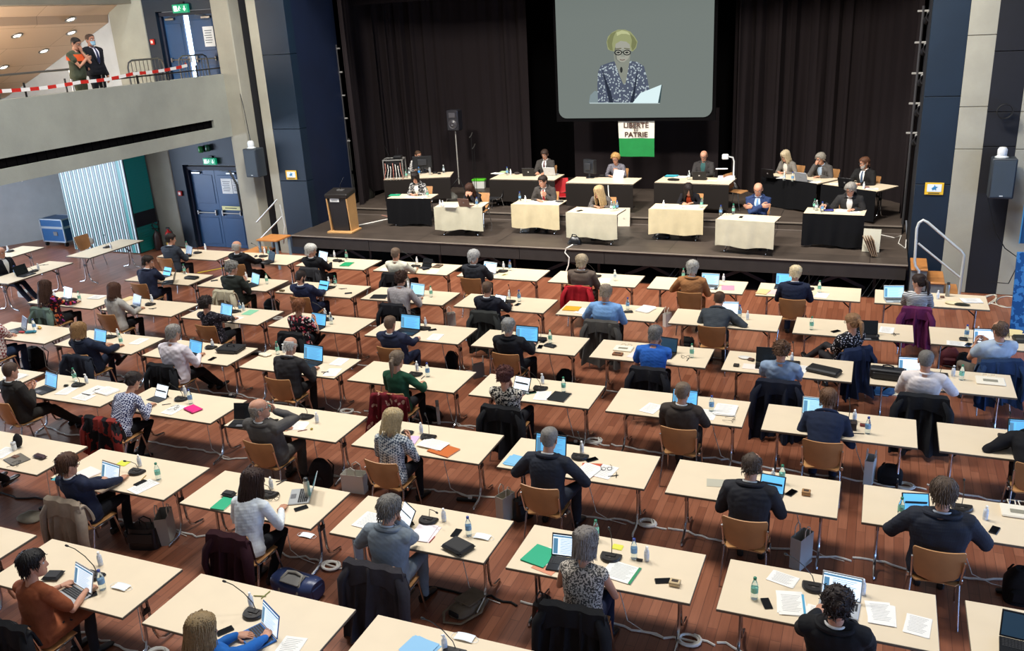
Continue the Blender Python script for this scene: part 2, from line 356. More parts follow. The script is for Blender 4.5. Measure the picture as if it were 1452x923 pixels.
def on_soffit(u, v):                                               # where a view ray meets the sloped panel
    n = np.array([-(6.22-4.91), 0, (22.75-19.66)]); n = n/np.linalg.norm(n); p0 = np.array([-22.75, 0, 4.91]); d = ray(u, v); return CP+d*((p0-CP)@n)/(d@n)
for i, (u, v, w) in enumerate(((100, 27, 'topmost'), (24, 50, 'second lowest'), (62, 72, 'middle'), (5, 95, 'lowest'), (101, 46, 'half hidden by two standing men'))):
    p = on_soffit(u, v); t = thing('ceiling_downlight', 'round recessed light in the timber soffit, '+w, 'downlight', p, 0, 'downlights in the balcony soffit'); t.rotation_euler = (0, -math.atan2(1.31, 3.09), 0)
    part('ring', MB().lathe([(.13, .02), (.15, .0), (.15, -.02), (.11, -.025), (.10, .0)], 16), STEEL, t); part('bulb', MB().lathe([(.10, .0), (.09, -.012), (.02, -.02)], 12), mat('#fff2dd', .5, emit=9), t)
# balcony rails, barrier fences, warning tape
def fence_barrier(y, L_, x, label, z=4.15):
    t = thing('crowd_barrier', label, 'barrier', (x, y, z), PI/2, 'steel crowd barriers on the balcony')
    b = MB(); h = 1.14; r = .15
    b.tube([(-L_/2, 0, .1), (-L_/2, 0, h-r), (-L_/2+.04, 0, h-.05), (-L_/2+r, 0, h), (L_/2-r, 0, h), (L_/2-.04, 0, h-.05), (L_/2, 0, h-r), (L_/2, 0, .1)], .021, 8); b.tube([(-L_/2, 0, .22), (L_/2, 0, .22)], .016, 6)
    part('frame', b, STEEL, t)
    n = int(L_/.115)
    for i in range(1, n): part('bar', MB().tube([(-L_/2+L_*i/n, 0, .22), (-L_/2+L_*i/n, 0, h)], .009, 6), STEEL, t)
    for sx in (-1, 1): part('foot', MB().tube([(sx*(L_/2-.1), -.25, .02), (sx*(L_/2-.1), -.02, .12), (sx*(L_/2-.1), .25, .02)], .016, 6), STEEL, t)
fence_barrier(16.95, 1.15, -16.45, 'steel crowd barrier left of the balcony door'); fence_barrier(18.6, 1.05, -16.45, 'steel crowd barrier in front of the bright balcony door'); fence_barrier(12.3, 1.4, -16.6, 'steel crowd barrier at the far left of the balcony')
t = thing('balcony_railing', 'low black railing on top of the concrete balcony parapet', 'railing', (BX-.1, 0, 4.78))
part('rail', MB().tube([(0, 5, .16), (0, 19.1, .16)], .016, 8), BLACK, t)
for i in range(12):
    y = 8.1+i; part('post', MB().box((0, y, .14), (.025, .03, .28)), BLACK, t, smooth=False)
t = thing('handrail', 'dark steel handrail behind the two standing men', 'railing', (-17.9, 0, 4.15))
part('rail', MB().tube([(0, 9, 1.02), (0, 16.3, 1.02)], .025, 8), STEEL, t)
for i in range(4): part('post', MB().tube([(0, 10+i*2, 0), (0, 10+i*2, 1.02)], .02, 8), STEEL, t)
tp = MB(); pts = [(BX+.0, 9, 4.93), (BX, 12.5, 4.95), (BX, 14.4, 4.96), (BX, 15.9, 5.02), (BX-.1, 17.8, 5.08), (BX-.5, 18.1, 5.2)]
P = []
for a, c in zip(pts[:-1], pts[1:]):
    a = np.array(a); c = np.array(c); n = max(2, int(np.linalg.norm(c-a)/.2))
    for k in range(n): P.append(a+(c-a)*k/n+np.array([0, 0, -.03*math.sin(PI*k/n)]))
for i in range(len(P)-1):
    a, c = P[i], P[i+1]; h = np.array([0, 0, .035]); e = np.array([.004, 0, 0]); tp.add([a-h-e, c-h-e, c+h-e, a+h-e, a-h+e, c-h+e, c+h+e, a+h+e], [(0, 1, 2, 3), (7, 6, 5, 4), (0, 4, 5, 1), (3, 2, 6, 7)], i % 2)
single('warning_tape', tp, [mat('#c8281e', .5), mat('#eeeae4', .5)], 'red and white warning tape stretched along the balcony', 'tape', smooth=False)
# teal storage box with striped front
def stripes():
    m, nt, b = newmat('vertical_stripes'); N = nt.nodes; L = nt.links
    tc = N.new('ShaderNodeTexCoord'); sp = N.new('ShaderNodeSeparateXYZ'); L.new(tc.outputs['Object'], sp.inputs[0]); cur = None
    fr = N.new('ShaderNodeMath'); fr.operation = 'MULTIPLY'; fr.inputs[1].default_value = 1/.168; L.new(sp.outputs[0], fr.inputs[0])
    f2 = N.new('ShaderNodeMath'); f2.operation = 'FRACT'; L.new(fr.outputs[0], f2.inputs[0]); fl = N.new('ShaderNodeMath'); fl.operation = 'FLOOR'; L.new(fr.outputs[0], fl.inputs[0])
    r1 = N.new('ShaderNodeValToRGB'); r1.color_ramp.interpolation = 'CONSTANT'; st = [(0, '#d3d8d8'), (.25, '#080d12'), (.52, '#bfd8d8'), (.64, '#0a1016'), (.88, '#2f9490')]
    while len(r1.color_ramp.elements) < len(st): r1.color_ramp.elements.new(.5)
    for e, (p, c) in zip(r1.color_ramp.elements, st): e.position = p; e.color = lin(c)
    L.new(f2.outputs[0], r1.inputs[0])
    wn = N.new('ShaderNodeTexWhiteNoise'); wn.noise_dimensions = '1D'; L.new(fl.outputs[0], wn.inputs['W'])
    gt = N.new('ShaderNodeMath'); gt.operation = 'GREATER_THAN'; gt.inputs[1].default_value = .90; L.new(wn.outputs[0], gt.inputs[0])
    lt = N.new('ShaderNodeMath'); lt.operation = 'LESS_THAN'; lt.inputs[1].default_value = .5; L.new(f2.outputs[0], lt.inputs[0]); mu = N.new('ShaderNodeMath'); mu.operation = 'MULTIPLY'; L.new(gt.outputs[0], mu.inputs[0]); L.new(lt.outputs[0], mu.inputs[1])
    mx = N.new('ShaderNodeMix'); mx.data_type = 'RGBA'; mx.inputs[7].default_value = lin('#12807c'); L.new(mu.outputs[0], mx.inputs[0]); L.new(r1.outputs[0], mx.inputs[6]); L.new(mx.outputs[2], b.inputs['Base Color']); b.inputs['Roughness'].default_value = .4
    return m
t = thing('storage_booth', 'tall booth with black, white and teal striped front and teal side', 'booth', (-20.42, 18.24, 0))
part('striped_panel', MB().box((0, .02, 1.6), (2.5, .04, 3.16)), stripes(), t, 'panel of black, white and teal vertical stripes', smooth=False)
tb = MB(); tb.box((1.22, .43, 1.6), (.06, .78, 3.16))
for i in range(40): tb.box((1.253, .43, .06+i*.08), (.012, .78, .05))
part('side_panel', tb, mat('#109089', .5), t, 'teal slatted side', smooth=False); part('dark_band', MB().box((1.262, .43, .95), (.01, .78, .4)), mat('#0d0f1c', .5), t, smooth=False); part('back_panel', MB().box((-.02, .80, 1.6), (2.4, .04, 3.1)), mat('#0f6d69', .6), t, smooth=False)
# blue flight case left of the booth
p = aty(74, 343, 18.75); t = thing('flight_case', 'blue flight case with metal edges on castors beside the striped booth', 'case', (p[0]+.5, 18.75, 0))
for k, (z0, h) in enumerate(((.14, .44), (.58, .26))):
    part('box', MB().box((0, 0, z0+h/2), (.9, .6, h-.02), bev=.01), mat('#1f4f7d', .4), t)
    e = MB()
    for sz in (z0+.015, z0+h-.015):
        for sy in (-.30, .30): e.box((0, sy, sz), (.92, .035, .035))
        for sx in (-.45, .45): e.box((sx, 0, sz), (.035, .62, .035))
    for sx in (-.45, .45):
        for sy in (-.30, .30): e.box((sx, sy, z0+h/2), (.035, .035, h))
    part('edge_trim', e, mat('#c3ccd2', .35, .8), t, smooth=False)
part('latch', MB().box((.1, -.31, .40), (.16, .02, .12), bev=.005), STEEL, t)
for sx in (-.4, .4):
    for sy in (-.25, .25): part('castor', MB().tube([(sx-.02, sy, .07), (sx+.02, sy, .07)], .068, 12), RUBBER, t)
# fire extinguishers and black kettle-like hose by the pillar
t = thing('fire_extinguisher', 'red fire extinguisher with yellow label near the lower door', 'extinguisher', (-18.55, 18.8, 0))
part('tank', MB().lathe([(.02, .0), (.1, .01), (.105, .05), (.105, .46), (.08, .53), (.035, .57), (.03, .62)], 16), mat('#b3140f', .3), t); part('label_band', MB().lathe([(.1065, .18), (.1065, .34)], 16), mat('#d7b23a', .5), t, 'yellow label'); part('valve', MB().box((0, 0, .64), (.12, .05, .06), bev=.01), BLACK, t); part('hose', MB().tube([(.05, 0, .64), (.16, -.02, .55), (.15, -.04, .3), (.1, -.08, .15)], .014, 8), RUBBER, t)
t = thing('spray_lance', 'black hand pump with curled hose standing beside the extinguisher', 'pump', (-18.95, 18.75, 0))
part('tank', MB().lathe([(.02, 0), (.11, .01), (.12, .06), (.12, .42), (.06, .52), (.03, .56)], 14), mat('#2a1a1a', .4), t); part('hose', MB().tube([(0, 0, .55), (-.12, 0, .72), (-.02, -.05, .8), (.12, -.02, .74), (.2, -.05, .86)], .018, 8), RUBBER, t); part('handle', MB().tube([(-.12, 0, .62), (.12, 0, .62)], .02, 8), BLACK, t)
t = MB(); t.box((0, 0, 0), (.09, .02, .09), bev=.004); t.box((0, -.012, 0), (.05, .008, .05), 1)
p = atx(75, 270, -24.2); single('wall_socket', t, [mat('#e8e8e4', .4), mat('#3c4650', .5)], 'small white socket on the grey wall left of the striped booth', 'socket', (-23.98, 18.85, 1.9), -R(60))
# ---------------------------------------------------------------- stage
SH = .77; SY = 18.25; RH = .97; RYF = 20.75
m, nt, bb = newmat('stage_boards'); N = nt.nodes; L = nt.links
tc = N.new('ShaderNodeTexCoord'); br = N.new('ShaderNodeTexBrick'); br.inputs['Scale'].default_value = 1; br.inputs['Brick Width'].default_value = 2.05; br.inputs['Row Height'].default_value = 1.25; br.inputs['Mortar Size'].default_value = .007; br.offset = 0
br.inputs['Color1'].default_value = lin('#4a4038'); br.inputs['Color2'].default_value = lin('#433a33'); br.inputs['Mortar'].default_value = lin('#1d1815')
n = N.new('ShaderNodeTexNoise'); n.inputs['Scale'].default_value = 2.2; n.inputs['Detail'].default_value = 9; mr = N.new('ShaderNodeMapRange'); mr.inputs[3].default_value = .6; mr.inputs[4].default_value = 1.4; mx = N.new('ShaderNodeVectorMath'); mx.operation = 'SCALE'
L.new(tc.outputs['Object'], br.inputs['Vector']); L.new(tc.outputs['Object'], n.inputs['Vector']); L.new(n.outputs['Fac'], mr.inputs[0]); L.new(mr.outputs[0], mx.inputs['Scale']); L.new(br.outputs[0], mx.inputs[0]); L.new(mx.outputs[0], bb.inputs['Base Color']); bb.inputs['Roughness'].default_value = .5
STAGE = m
struct('floor_stage', MB().box((-6.6, 22.2, SH-.06), (14.6, 7.84, .12)).box((-14.6, 23.1, SH-.07), (1.3, 5.9, .12)).box((1.0, 23.1, SH-.07), (.5, 5.9, .12)), STAGE)
struct('floor_riser', MB().box((-6.6, 23.4, (SH+RH)/2), (14.4, 5.3, RH-SH-.004)), STAGE)
struct('trim_riser_edge', MB().box((-6.6, RYF-.012, RH-.012), (14.4, .03, .028)), mat('#7a6f64', .6))
struct('trim_riser_foot', MB().box((-6.6, RYF-.012, SH+.015), (14.4, .02, .02)), mat('#6a6058', .6))
f = MB()
xs = [-13.9, -11.6, -9.6, -7.55, -5.5, -3.45, -1.4, .68]
for a, c in zip(xs[:-1], xs[1:]): f.box(((a+c)/2, SY+.03, .6), (c-a-.012, .06, .29))
struct('trim_stage_fascia', f, mat('#2b2725', .7, var=.15, vscale=5))
struct('trim_stage_edge', MB().box((-6.6, SY-.006, SH-.012), (14.6, .03, .024)), mat('#8f8478', .5))
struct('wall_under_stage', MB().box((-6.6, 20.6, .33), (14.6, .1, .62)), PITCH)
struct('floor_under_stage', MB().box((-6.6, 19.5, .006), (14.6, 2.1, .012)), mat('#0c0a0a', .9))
for i, x in enumerate([-12.6, -10.6, -8.6, -6.5, -4.6, -2.6, -.6]):
    t = thing('stage_support', 'dark scissor brace under the stage front, number %s from its left end' % ['one', 'two', 'three', 'four', 'five', 'six', 'seven'][i], 'brace', (x, 18.75, .012), 0, 'scissor braces under the stage')
    for s in (-1, 1): part('strut', MB().box((0, .03*s, .32), (1.2, .05, .07), rot=rotm(0, s*.42, 0)), mat('#1c2332', .5), t, smooth=False)
    part('post', MB().box((.72, 0, .33), (.06, .06, .64)), mat('#14161d', .5), t, smooth=False)
t = MB()
for k in range(4): t.tube([(-.2+k*.12, -.3, .02), (.15+k*.12, .3, .5)], .01, 5)
for k, x in enumerate((-4.0, -1.2, .1)): single('bundled_rails', t, STEEL, ['thin steel rails leaning under the stage centre', 'thin steel rails leaning under the right of the stage', 'thin steel rails leaning beneath the right stage corner'][k], 'rails', (x, 18.7, 0), group='steel rails under the stage')
# black drapes
def drape(name, path, z0, z1, label, amp=.09, wl=.34, mtl=DRAPE, seed=0, group='black stage curtains'):
    P = [np.array(p, float) for p in path]; S = []
    for a, c in zip(P[:-1], P[1:]):
        n = max(2, int(np.linalg.norm(c-a)/.035))
        d = (c-a)/np.linalg.norm(c-a); nn = np.array([-d[1], d[0]])
        for k in range(n): S.append((a+(c-a)*k/n, nn))
    r = np.random.RandomState(seed); zs = np.linspace(z0, z1, 9); V = []
    L_ = np.arange(len(S))*.035; ph = np.cumsum(r.rand(len(S))*.9+.1)/(.55)*(.035/wl)*2*PI; am = amp*(.55+.45*np.sin(L_*.9+r.rand()*6))
    for iz, z in enumerate(zs):
        k = .75+.25*(z1-z)/(z1-z0)
        off = am*k*(np.sin(ph+.25*math.sin(z*.8))+.35*np.sin(2.3*ph+1+.2*z))
        V.append(np.array([[s[0][0]+s[1][0]*o, s[0][1]+s[1][1]*o, z] for s, o in zip(S, off)]))
    nb = MB(); k = len(S); front = V; nrm = np.array([[s[1][0], s[1][1], 0] for s in S])
    rings = [np.concatenate([v, (v+nrm*.02)[::-1]]) for v in V]; nb.loft(rings)
    return single(name, nb, mtl, label, 'curtain', group=group)
drape('stage_curtain', [(-9.35, 24.0), (-11.5, 24.0), (-13.6, 23.7), (-14.5, 22.6)], RH, 7.4, 'black pleated curtain left of the projection screen', seed=1, amp=.15, wl=.42)
drape('stage_curtain', [(.66, 21.5), (.60, 23.2), (-.1, 24.0), (-3.72, 24.2)], RH-.1, 7.4, 'black pleated curtain right of the projection screen', seed=2, amp=.14, wl=.40)
drape('backdrop_cloth', [(-4.05, 24.35), (-8.2, 24.35)], RH, 3.2, 'flat black cloth hanging below the projection screen', amp=.03, wl=.8, seed=3)
drape('stage_curtain', [(-13.5, 21.1), (-13.75, 21.9), (-14.3, 22.4)], .77, 7.4, 'narrow black side curtain behind the left light tower', amp=.06, wl=.25, seed=4)
drape('border_curtain', [(-8.9, 22.3), (-14.2, 22.3)], 6.32, 7.4, 'black border curtain at the top left of the stage', amp=.03, wl=.5, seed=5)
struct('wall_stage_back', MB().box((-6.6, 26.0, 3.7), (18, .15, 7.4)), PITCH)
struct('wall_stage_left', MB().box((-15.2, 23.2, 3.7), (.15, 5.6, 7.4)), PITCH); struct('wall_stage_right', MB().box((1.25, 23.2, 3.7), (.15, 5.6, 7.4)), PITCH)
struct('ceiling_stage', MB().box((-6.8, 22.7, 7.5), (17, 6.8, .1)), PITCH)
# ---------------------------------------------------------------- projection screen
SYC = 23.0
def scr(u, v, e=0): return aty(u, v, SYC-e)
t = thing('projection_screen', 'large projection screen showing a woman reading from a sheet', 'screen', scr(900, 167))
o = t.location
W = lambda u, v, e: np.array(scr(u, v, e))-np.array(o)
def rrect(u0, v0, u1, v1, r, n=7):
    P = []
    for (cx, cy, a0) in ((u1-r, v0+r, -90), (u1-r, v1-r, 0), (u0+r, v1-r, 90), (u0+r, v0+r, 180)):
        for k in range(n): a = R(a0+90*k/(n-1)); P.append((cx+r*math.cos(a), cy+r*math.sin(a)))
    return P
XA, XB = W(790.5, 100, 0)[0], W(1011, 100, 0)[0]; ZB = W(900, 167, 0)[2]; ZT = ZB+3.32
def flat(poly, e, mtl, name, lab=None, par=t, px=True, th=.004):
    q = np.array([W(u, v, e) for u, v in poly]) if px else np.array([(x, -e, z) for x, z in poly]); k = len(q); q[:, 1] = -e
    nb = MB(); nb.add(np.concatenate([q, q+[0, th, 0]]), [tuple(range(k)), tuple(range(2*k-1, k-1, -1))]+[(i, i+k, (i+1) % k+k, (i+1) % k) for i in range(k)]); return part(name, nb, mtl, par, lab, smooth=False)
def glow(c, s=.75): return mat('#0a0b0b', .7, emit=s, ecol=c, spec=.1)
part('frame', MB().box(((XA+XB)/2, .06, (ZB+ZT)/2-.02), (XB-XA+.16, .06, ZT-ZB+.14)), PITCH, t, smooth=False)
def rr(x0, z0, x1, z1, r, n=7):
    P = []
    for (cx, cz, a0) in ((x1-r, z0+r, -90), (x1-r, z1-r, 0), (x0+r, z1-r, 90), (x0+r, z0+r, 180)):
        for k in range(n): a = R(a0+90*k/(n-1)); P.append((cx+r*math.cos(a), cz+r*math.sin(a)))
    return P
flat(rr(XA, ZB, XB, ZT, .22), 0, glow('#7c8580', .8), 'picture_surface', px=False)
blouse, ntb, bbb = newmat('blouse_on_screen'); vv = ntb.nodes.new('ShaderNodeTexVoronoi'); vv.inputs['Scale'].default_value = 17; tcb = ntb.nodes.new('ShaderNodeTexCoord'); rpb = ntb.nodes.new('ShaderNodeValToRGB'); rpb.color_ramp.interpolation = 'CONSTANT'; rpb.color_ramp.elements[0].color = lin('#b9c9d0'); rpb.color_ramp.elements[1].color = lin('#3a4a66'); rpb.color_ramp.elements[1].position = .36
ntb.links.new(tcb.outputs['Object'], vv.inputs['Vector']); ntb.links.new(vv.outputs['Distance'], rpb.inputs[0]); bbb.inputs['Base Color'].default_value = (.01, .01, .01, 1); ntb.links.new(rpb.outputs[0], bbb.inputs['Emission Color']); bbb.inputs['Emission Strength'].default_value = .75
flat([(835, 146), (837, 135), (843, 129), (850, 130), (852, 146)], .006, glow('#8fa0a4'), 'chair_edge')
flat([(848, 146), (847, 120), (848, 102), (852, 93), (866, 88), (876, 86), (892, 86), (904, 88), (913, 94), (918, 112), (921, 128), (921, 146)], .012, blouse, 'blouse', 'dotted blue and white blouse')
flat([(871, 86), (870, 76), (894, 76), (893, 86), (887, 118), (884, 120), (879, 108)], .018, glow('#93978b', .8), 'neck')
flat([(870, 60), (873, 55), (882, 53), (891, 56), (894, 62), (894, 74), (891, 83), (885, 88), (880, 88), (874, 84), (871, 75)], .024, glow('#a5a598', .9), 'face')
flat([(862, 70), (860, 60), (862, 52), (868, 46), (876, 42), (886, 42), (894, 45), (900, 52), (904, 59), (902, 68), (897, 73), (894, 72), (893, 63), (888, 59), (880, 58), (873, 62), (871, 73), (866, 72)], .030, glow('#a3a878', .8), 'hair', 'curly blond hair')
flat([(862, 66), (861, 58), (866, 48), (874, 44), (870, 52), (868, 62), (869, 72), (865, 71)], .031, glow('#8b9062', .7), 'hair_shade')
flat([(893, 47), (899, 53), (903, 60), (901, 67), (897, 72), (895, 66), (896, 57)], .031, glow('#878c5e', .7), 'hair_shade')
flat([(874, 46), (882, 43), (890, 45), (894, 50), (888, 48), (881, 48), (875, 51)], .032, glow('#c3c795', .85), 'hair_light')
flat([(871, 70), (873, 66), (875, 84), (880, 88.5), (885, 88.5), (879, 89), (873, 84)], .026, glow('#83877c', .75), 'cheek_shade')
for q_ in (((872, 69.5), (881, 68.5)), ((885, 68.5), (893, 69.5))): part('eyebrow', MB().tube([W(*q_[0], .036), W(*q_[1], .036)], .012, 5), glow('#77755a', .6), t)
for q_ in (876.8, 888.8): part('eye', MB().ell(W(q_, 74.4, .034), (.045, .006, .022)), glow('#2c3234', .4), t)
flat([(881.5, 70), (884.5, 70), (886, 80.5), (880, 80.5)], .028, glow('#969a8e', .85), 'nose')
for q_ in (((853, 96), (866, 130), (870, 146), (864, 146)), ((905, 94), (898, 128), (893, 146), (899, 146))): flat(list(q_), .0135, glow('#2c3850', .5), 'blouse_fold')
gl = MB()
for cx in (876.5, 889): gl.tube([W(cx+5*math.cos(a), 74.5+3.4*math.sin(a), .036) for a in np.linspace(0, 2*PI, 13)], .013, 5)
gl.tube([W(881.5, 74, .036), W(884, 74, .036)], .012, 5); part('glasses', gl, glow('#20262a', .3), t)
mm = MB(); mm.tube([W(878, 96, .034), W(884, 96, .034)], .02, 6); part('mouth', MB().tube([W(879, 84.5, .036), W(882.5, 85.2, .036), W(886, 84.5, .036)], .011, 5), glow('#8c6f68', .6), t)
part('microphone_tip', MB().ell(W(881, 99, .03), (.035, .006, .075)), glow('#3a3f3f', .4), t)
flat([(897, 146), (908, 132), (938, 120), (933, 146)], .02, glow('#d9eef0', 1.0), 'sheet_of_paper', 'bright sheet of paper'); flat([(933, 146), (938, 120), (938.8, 121), (936, 146)], .021, glow('#3f5a60', .6), 'sheet_edge')
flat([(836, 145.5), (936, 145.5), (935, 147), (836, 147)], .016, glow('#cfe0e0', .7), 'table_edge')
# the flag
FLG = thing('hanging_flag', 'white and green flag lettered LIBERTÉ ET PATRIE under the screen', 'flag', aty(902, 222, 23.1))
o2 = np.array(FLG.location); A = aty(876.5, 171, 23.1)-o2; Bq = aty(928, 170, 23.1)-o2; Zc = aty(902, 196, 23.1)[2]-o2[2]
for nm, z0, z1, c in (('white_field', Zc, A[2], '#d8d3c4'), ('green_field', 0., Zc, '#0f7a38')):
    nx = 24; rings = []
    for z in np.linspace(z0, z1, 6):
        xx = np.linspace(A[0]+.03*(1-z/A[2]), Bq[0], nx); yy = .018*np.sin(xx*9+z*2); rings.append(np.concatenate([np.c_[xx, yy, np.full(nx, z)], np.c_[xx, yy+.006, np.full(nx, z)][::-1]]))
    part(nm, MB().loft(rings), mat(c, .85, var=.06), FLG)
part('rod', MB().tube([(A[0]-.03, 0, A[2]), (Bq[0]+.03, 0, A[2])], .012, 8), mat('#bdb8a8', .5), FLG)
def lettering(txt, size, x, y, z, mtl, parent, name='lettering', rz=0, off=.0, sx=1., ext=.003):
    c = bpy.data.curves.new(name, 'FONT'); c.body = txt; c.size = size; c.align_x = 'CENTER'; c.extrude = ext; c.offset = off
    ob = bpy.data.objects.new(name, c); COL.objects.link(ob); dg = bpy.context.evaluated_depsgraph_get(); me = bpy.data.meshes.new_from_object(ob.evaluated_get(dg)); bpy.data.objects.remove(ob)
    me.materials.clear(); me.materials.append(mtl); o = add_obj(name, me, parent, (x, y, z)); o.rotation_euler = (PI/2, 0, rz); o.scale = (sx, 1, 1); return o
cx = (A[0]+Bq[0])/2; H = A[2]-Zc
INK = mat('#4a2f22', .8)
lettering('LIBERTÉ', H*.40, cx, -.026, Zc+H*.60, INK, FLG, off=.004, sx=1.05); lettering('ET', H*.22, cx, -.026, Zc+H*.40, INK, FLG, off=.003); lettering('PATRIE', H*.40, cx, -.026, Zc+H*.08, INK, FLG, off=.004, sx=1.08)
# ================================================================ furniture and props (prototype part meshes, stamped for every instance)
CREAM = mat('#e8d5b7', .42, var=.025, vscale=3); EDGE = mat('#6d6355', .6); PLY = mat('#b07a44', .32, var=.12, vscale=5); PLYE = mat('#d9ae74', .45)
def leg_path(x, s):
    return [(x, s*.035, .70), (x, s*.04, .36), (x, s*.05, .20), (x, s*.085, .10), (x, s*.15, .055), (x, s*.27, .035), (x, s*.29, .03), (x, s*.295, .012)]
def table_proto(w, d, h=.73, top=CREAM, legs=True):
    b = MB(); b.box((0, 0, h-.014), (w, d, .028), 1, bev=.004); b.box((0, 0, h-.002), (w-.006, d-.006, .006), 0, bev=.002)
    N = [('tabletop', b.mesh([top, EDGE], False))]
    if legs:
        for sx in (-1, 1):
            x = sx*(w/2-.17)
            for s in (-1, 1):
                q = MB(); P_ = np.array(leg_path(x, s)); P_[:, 2] = np.where(P_[:, 2] > .3, P_[:, 2]*h/.73, P_[:, 2]); P_[:, 1] = np.where(np.abs(P_[:, 1]) > .1, P_[:, 1]*d/.8, P_[:, 1]); q.tube(P_, .0155, 8)
                N.append(('leg', q.mesh(CHROME)))
            q = MB(); q.box((x, 0, h-.045), (.05, d*.62, .03)); q.tube([(x, 0, .47), (x-sx*.24, 0, h-.04)], .012, 6); q.box((x, 0, .47), (.03, .1, .05))
            N.append(('brace', q.mesh(mat('#2b2b2c', .5, .5))))
    return N
TABLE = table_proto(1.80, .80); STABLE = table_proto(1.22, .60); RTABLE = table_proto(1.85, .85)
# chair: plywood shell on a chrome frame
def shell(w, prof, th, taper=0., curve=.03, n=9, m=0):
    """panel swept over a profile of (y, z, half width, corner) points, dished across"""
    rings = []; P = np.array([(p[0], p[1]) for p in prof]); T = np.gradient(P, axis=0); T /= np.linalg.norm(T, axis=1)[:, None]; Nn = np.c_[-T[:, 1], T[:, 0]]
    for (p, t, q) in zip(P, Nn, prof):
        u = np.linspace(-1, 1, n); cv = curve*(u**2); a = np.c_[u*q[2], p[0]+t[0]*cv, p[1]+t[1]*cv]; c = np.c_[u*q[2], p[0]+t[0]*(cv+th), p[1]+t[1]*(cv+th)]; rings.append(np.concatenate([a, c[::-1]]))
    return MB().loft(rings, m)
def chair_proto(wood, woode):
    back = shell(0, [(-.196, .470, .07), (-.198, .478, .115), (-.202, .50, .160), (-.208, .54, .192), (-.222, .62, .210), (-.242, .73, .222), (-.264, .815, .230), (-.272, .845, .226), (-.275, .856, .215)], .012, curve=-.035)
    seat = shell(0, [(.225, .428, .19), (.215, .444, .20), (.17, .452, .205), (.0, .447, .205), (-.14, .445, .20), (-.185, .452, .17)], -.012, curve=.012)
    N = [('seat', seat.mesh([wood])), ('backrest', back.mesh([wood]))]
    f = MB()
    for s in (-1, 1):
        f.tube([(s*.226, -.242, .75), (s*.222, -.215, .66), (s*.216, -.19, .56), (s*.212, -.165, .48), (s*.212, -.12, .44), (s*.212, .16, .435)], .011, 8)
        f.box((s*.232, -.02, .43), (.03, .12, .05), bev=.008)
    f.tube([(-.212, .1, .43), (.212, .1, .43)], .010, 6); f.tube([(-.212, -.13, .435), (.212, -.13, .435)], .010, 6)
    N.append(('frame', f.mesh(CHROME)))
    for s in (-1, 1):
        N.append(('leg', MB().tube([(s*.212, .16, .435), (s*.222, .2, .22), (s*.235, .235, .0)], [.011, .011, .010], 8).mesh(CHROME)))
        N.append(('leg', MB().tube([(s*.212, -.14, .435), (s*.222, -.2, .22), (s*.235, -.255, .0)], [.011, .011, .010], 8).mesh(CHROME)))
    return N
CHAIR = chair_proto(mat('#b78555', .34, var=.14, vscale=4), PLYE); CHAIRO = chair_proto(mat('#d9772a', .4, var=.05), PLYE); CHAIRR = chair_proto(mat('#b5121b', .6), PLYE); CHAIRB = chair_proto(mat('#1b1a1c', .6), PLYE)
# microphone
def dshape(r, n=16, fl=.45):
    a = np.linspace(PI, 2*PI, n); P = [(r*math.cos(t), r*.95*math.sin(t)) for t in a]; return [(r, fl*r), ]+P[::-1]+[(-r, fl*r)]
def mic_proto(neck):
    b = MB(); D = np.array(dshape(.105))
    b.loft([np.c_[D*k, np.full(len(D), z)] for k, z in ((.97, 0), (1, .006), (1, .018), (.9, .032))], 0); b.box((0, .0, .036), (.10, .05, .008), bev=.003)
    k = MB().box((0, -.045, .034), (.03, .018, .008), bev=.003)
    nk = MB().tube(neck, .0042, 6); e = np.array(neck[-1]); d = e-np.array(neck[-2]); d /= np.linalg.norm(d)
    hd = MB().tube([e, e+d*.012, e+d*.03, e+d*.038], [.006, .011, .011, .007], 10)
    return [('base', b.mesh(mat('#231f1d', .42))), ('button', k.mesh(mat('#57504b', .4))), ('gooseneck', nk.mesh(mat('#1b1918', .4)), [('capsule', hd.mesh(BLACK))])]
MICS = [mic_proto([(0, .03, .035), (0, .035, .08), (-.02, .02, .14), (-.05, -.02, .2), (-.09, -.05, .25)]), mic_proto([(0, .03, .035), (.01, .03, .1), (.03, .0, .15), (.09, -.03, .165), (.13, -.05, .165)]), mic_proto([(0, .03, .035), (-.02, .03, .1), (-.1, .02, .2), (-.19, .0, .28), (-.24, -.02, .31)]), mic_proto([(0, .03, .035), (-.03, .035, .09), (-.08, .02, .12), (-.14, .0, .13)]), mic_proto([(0, .03, .035), (0.005, .035, .14), (.0, .03, .24), (-.01, .01, .31)])]
# bottles
PET = mat('#eaf6f7', .08, trans=.92, spec=.5); WATER = mat('#dff1f4', .05, trans=.95)
def bottle_proto(cap, label):
    b = MB().lathe([(.004, .002), (.028, 0), (.032, .01), (.031, .03), (.033, .05), (.033, .125), (.028, .15), (.017, .185), (.0125, .195), (.0125, .205)], 14)
    return [('body', b.mesh(PET)), ('label_band', MB().lathe([(.0335, .07), (.0338, .12)], 14).mesh(label)), ('cap', MB().lathe([(.0145, .2), (.0155, .203), (.0155, .222), (.011, .226), (.002, .2265)], 12).mesh(cap))]
BBLUE = bottle_proto(mat('#24408f', .4), mat('#6f9cc4', .4)); BGREEN = bottle_proto(mat('#1f7d5e', .4), mat('#7cc0a8', .4)); BWHITE = bottle_proto(mat('#e4e6e6', .4), mat('#c9d6dc', .4)); BSOLIDB = bottle_proto(mat('#1c64b0', .4), mat('#2f8ad8', .35))
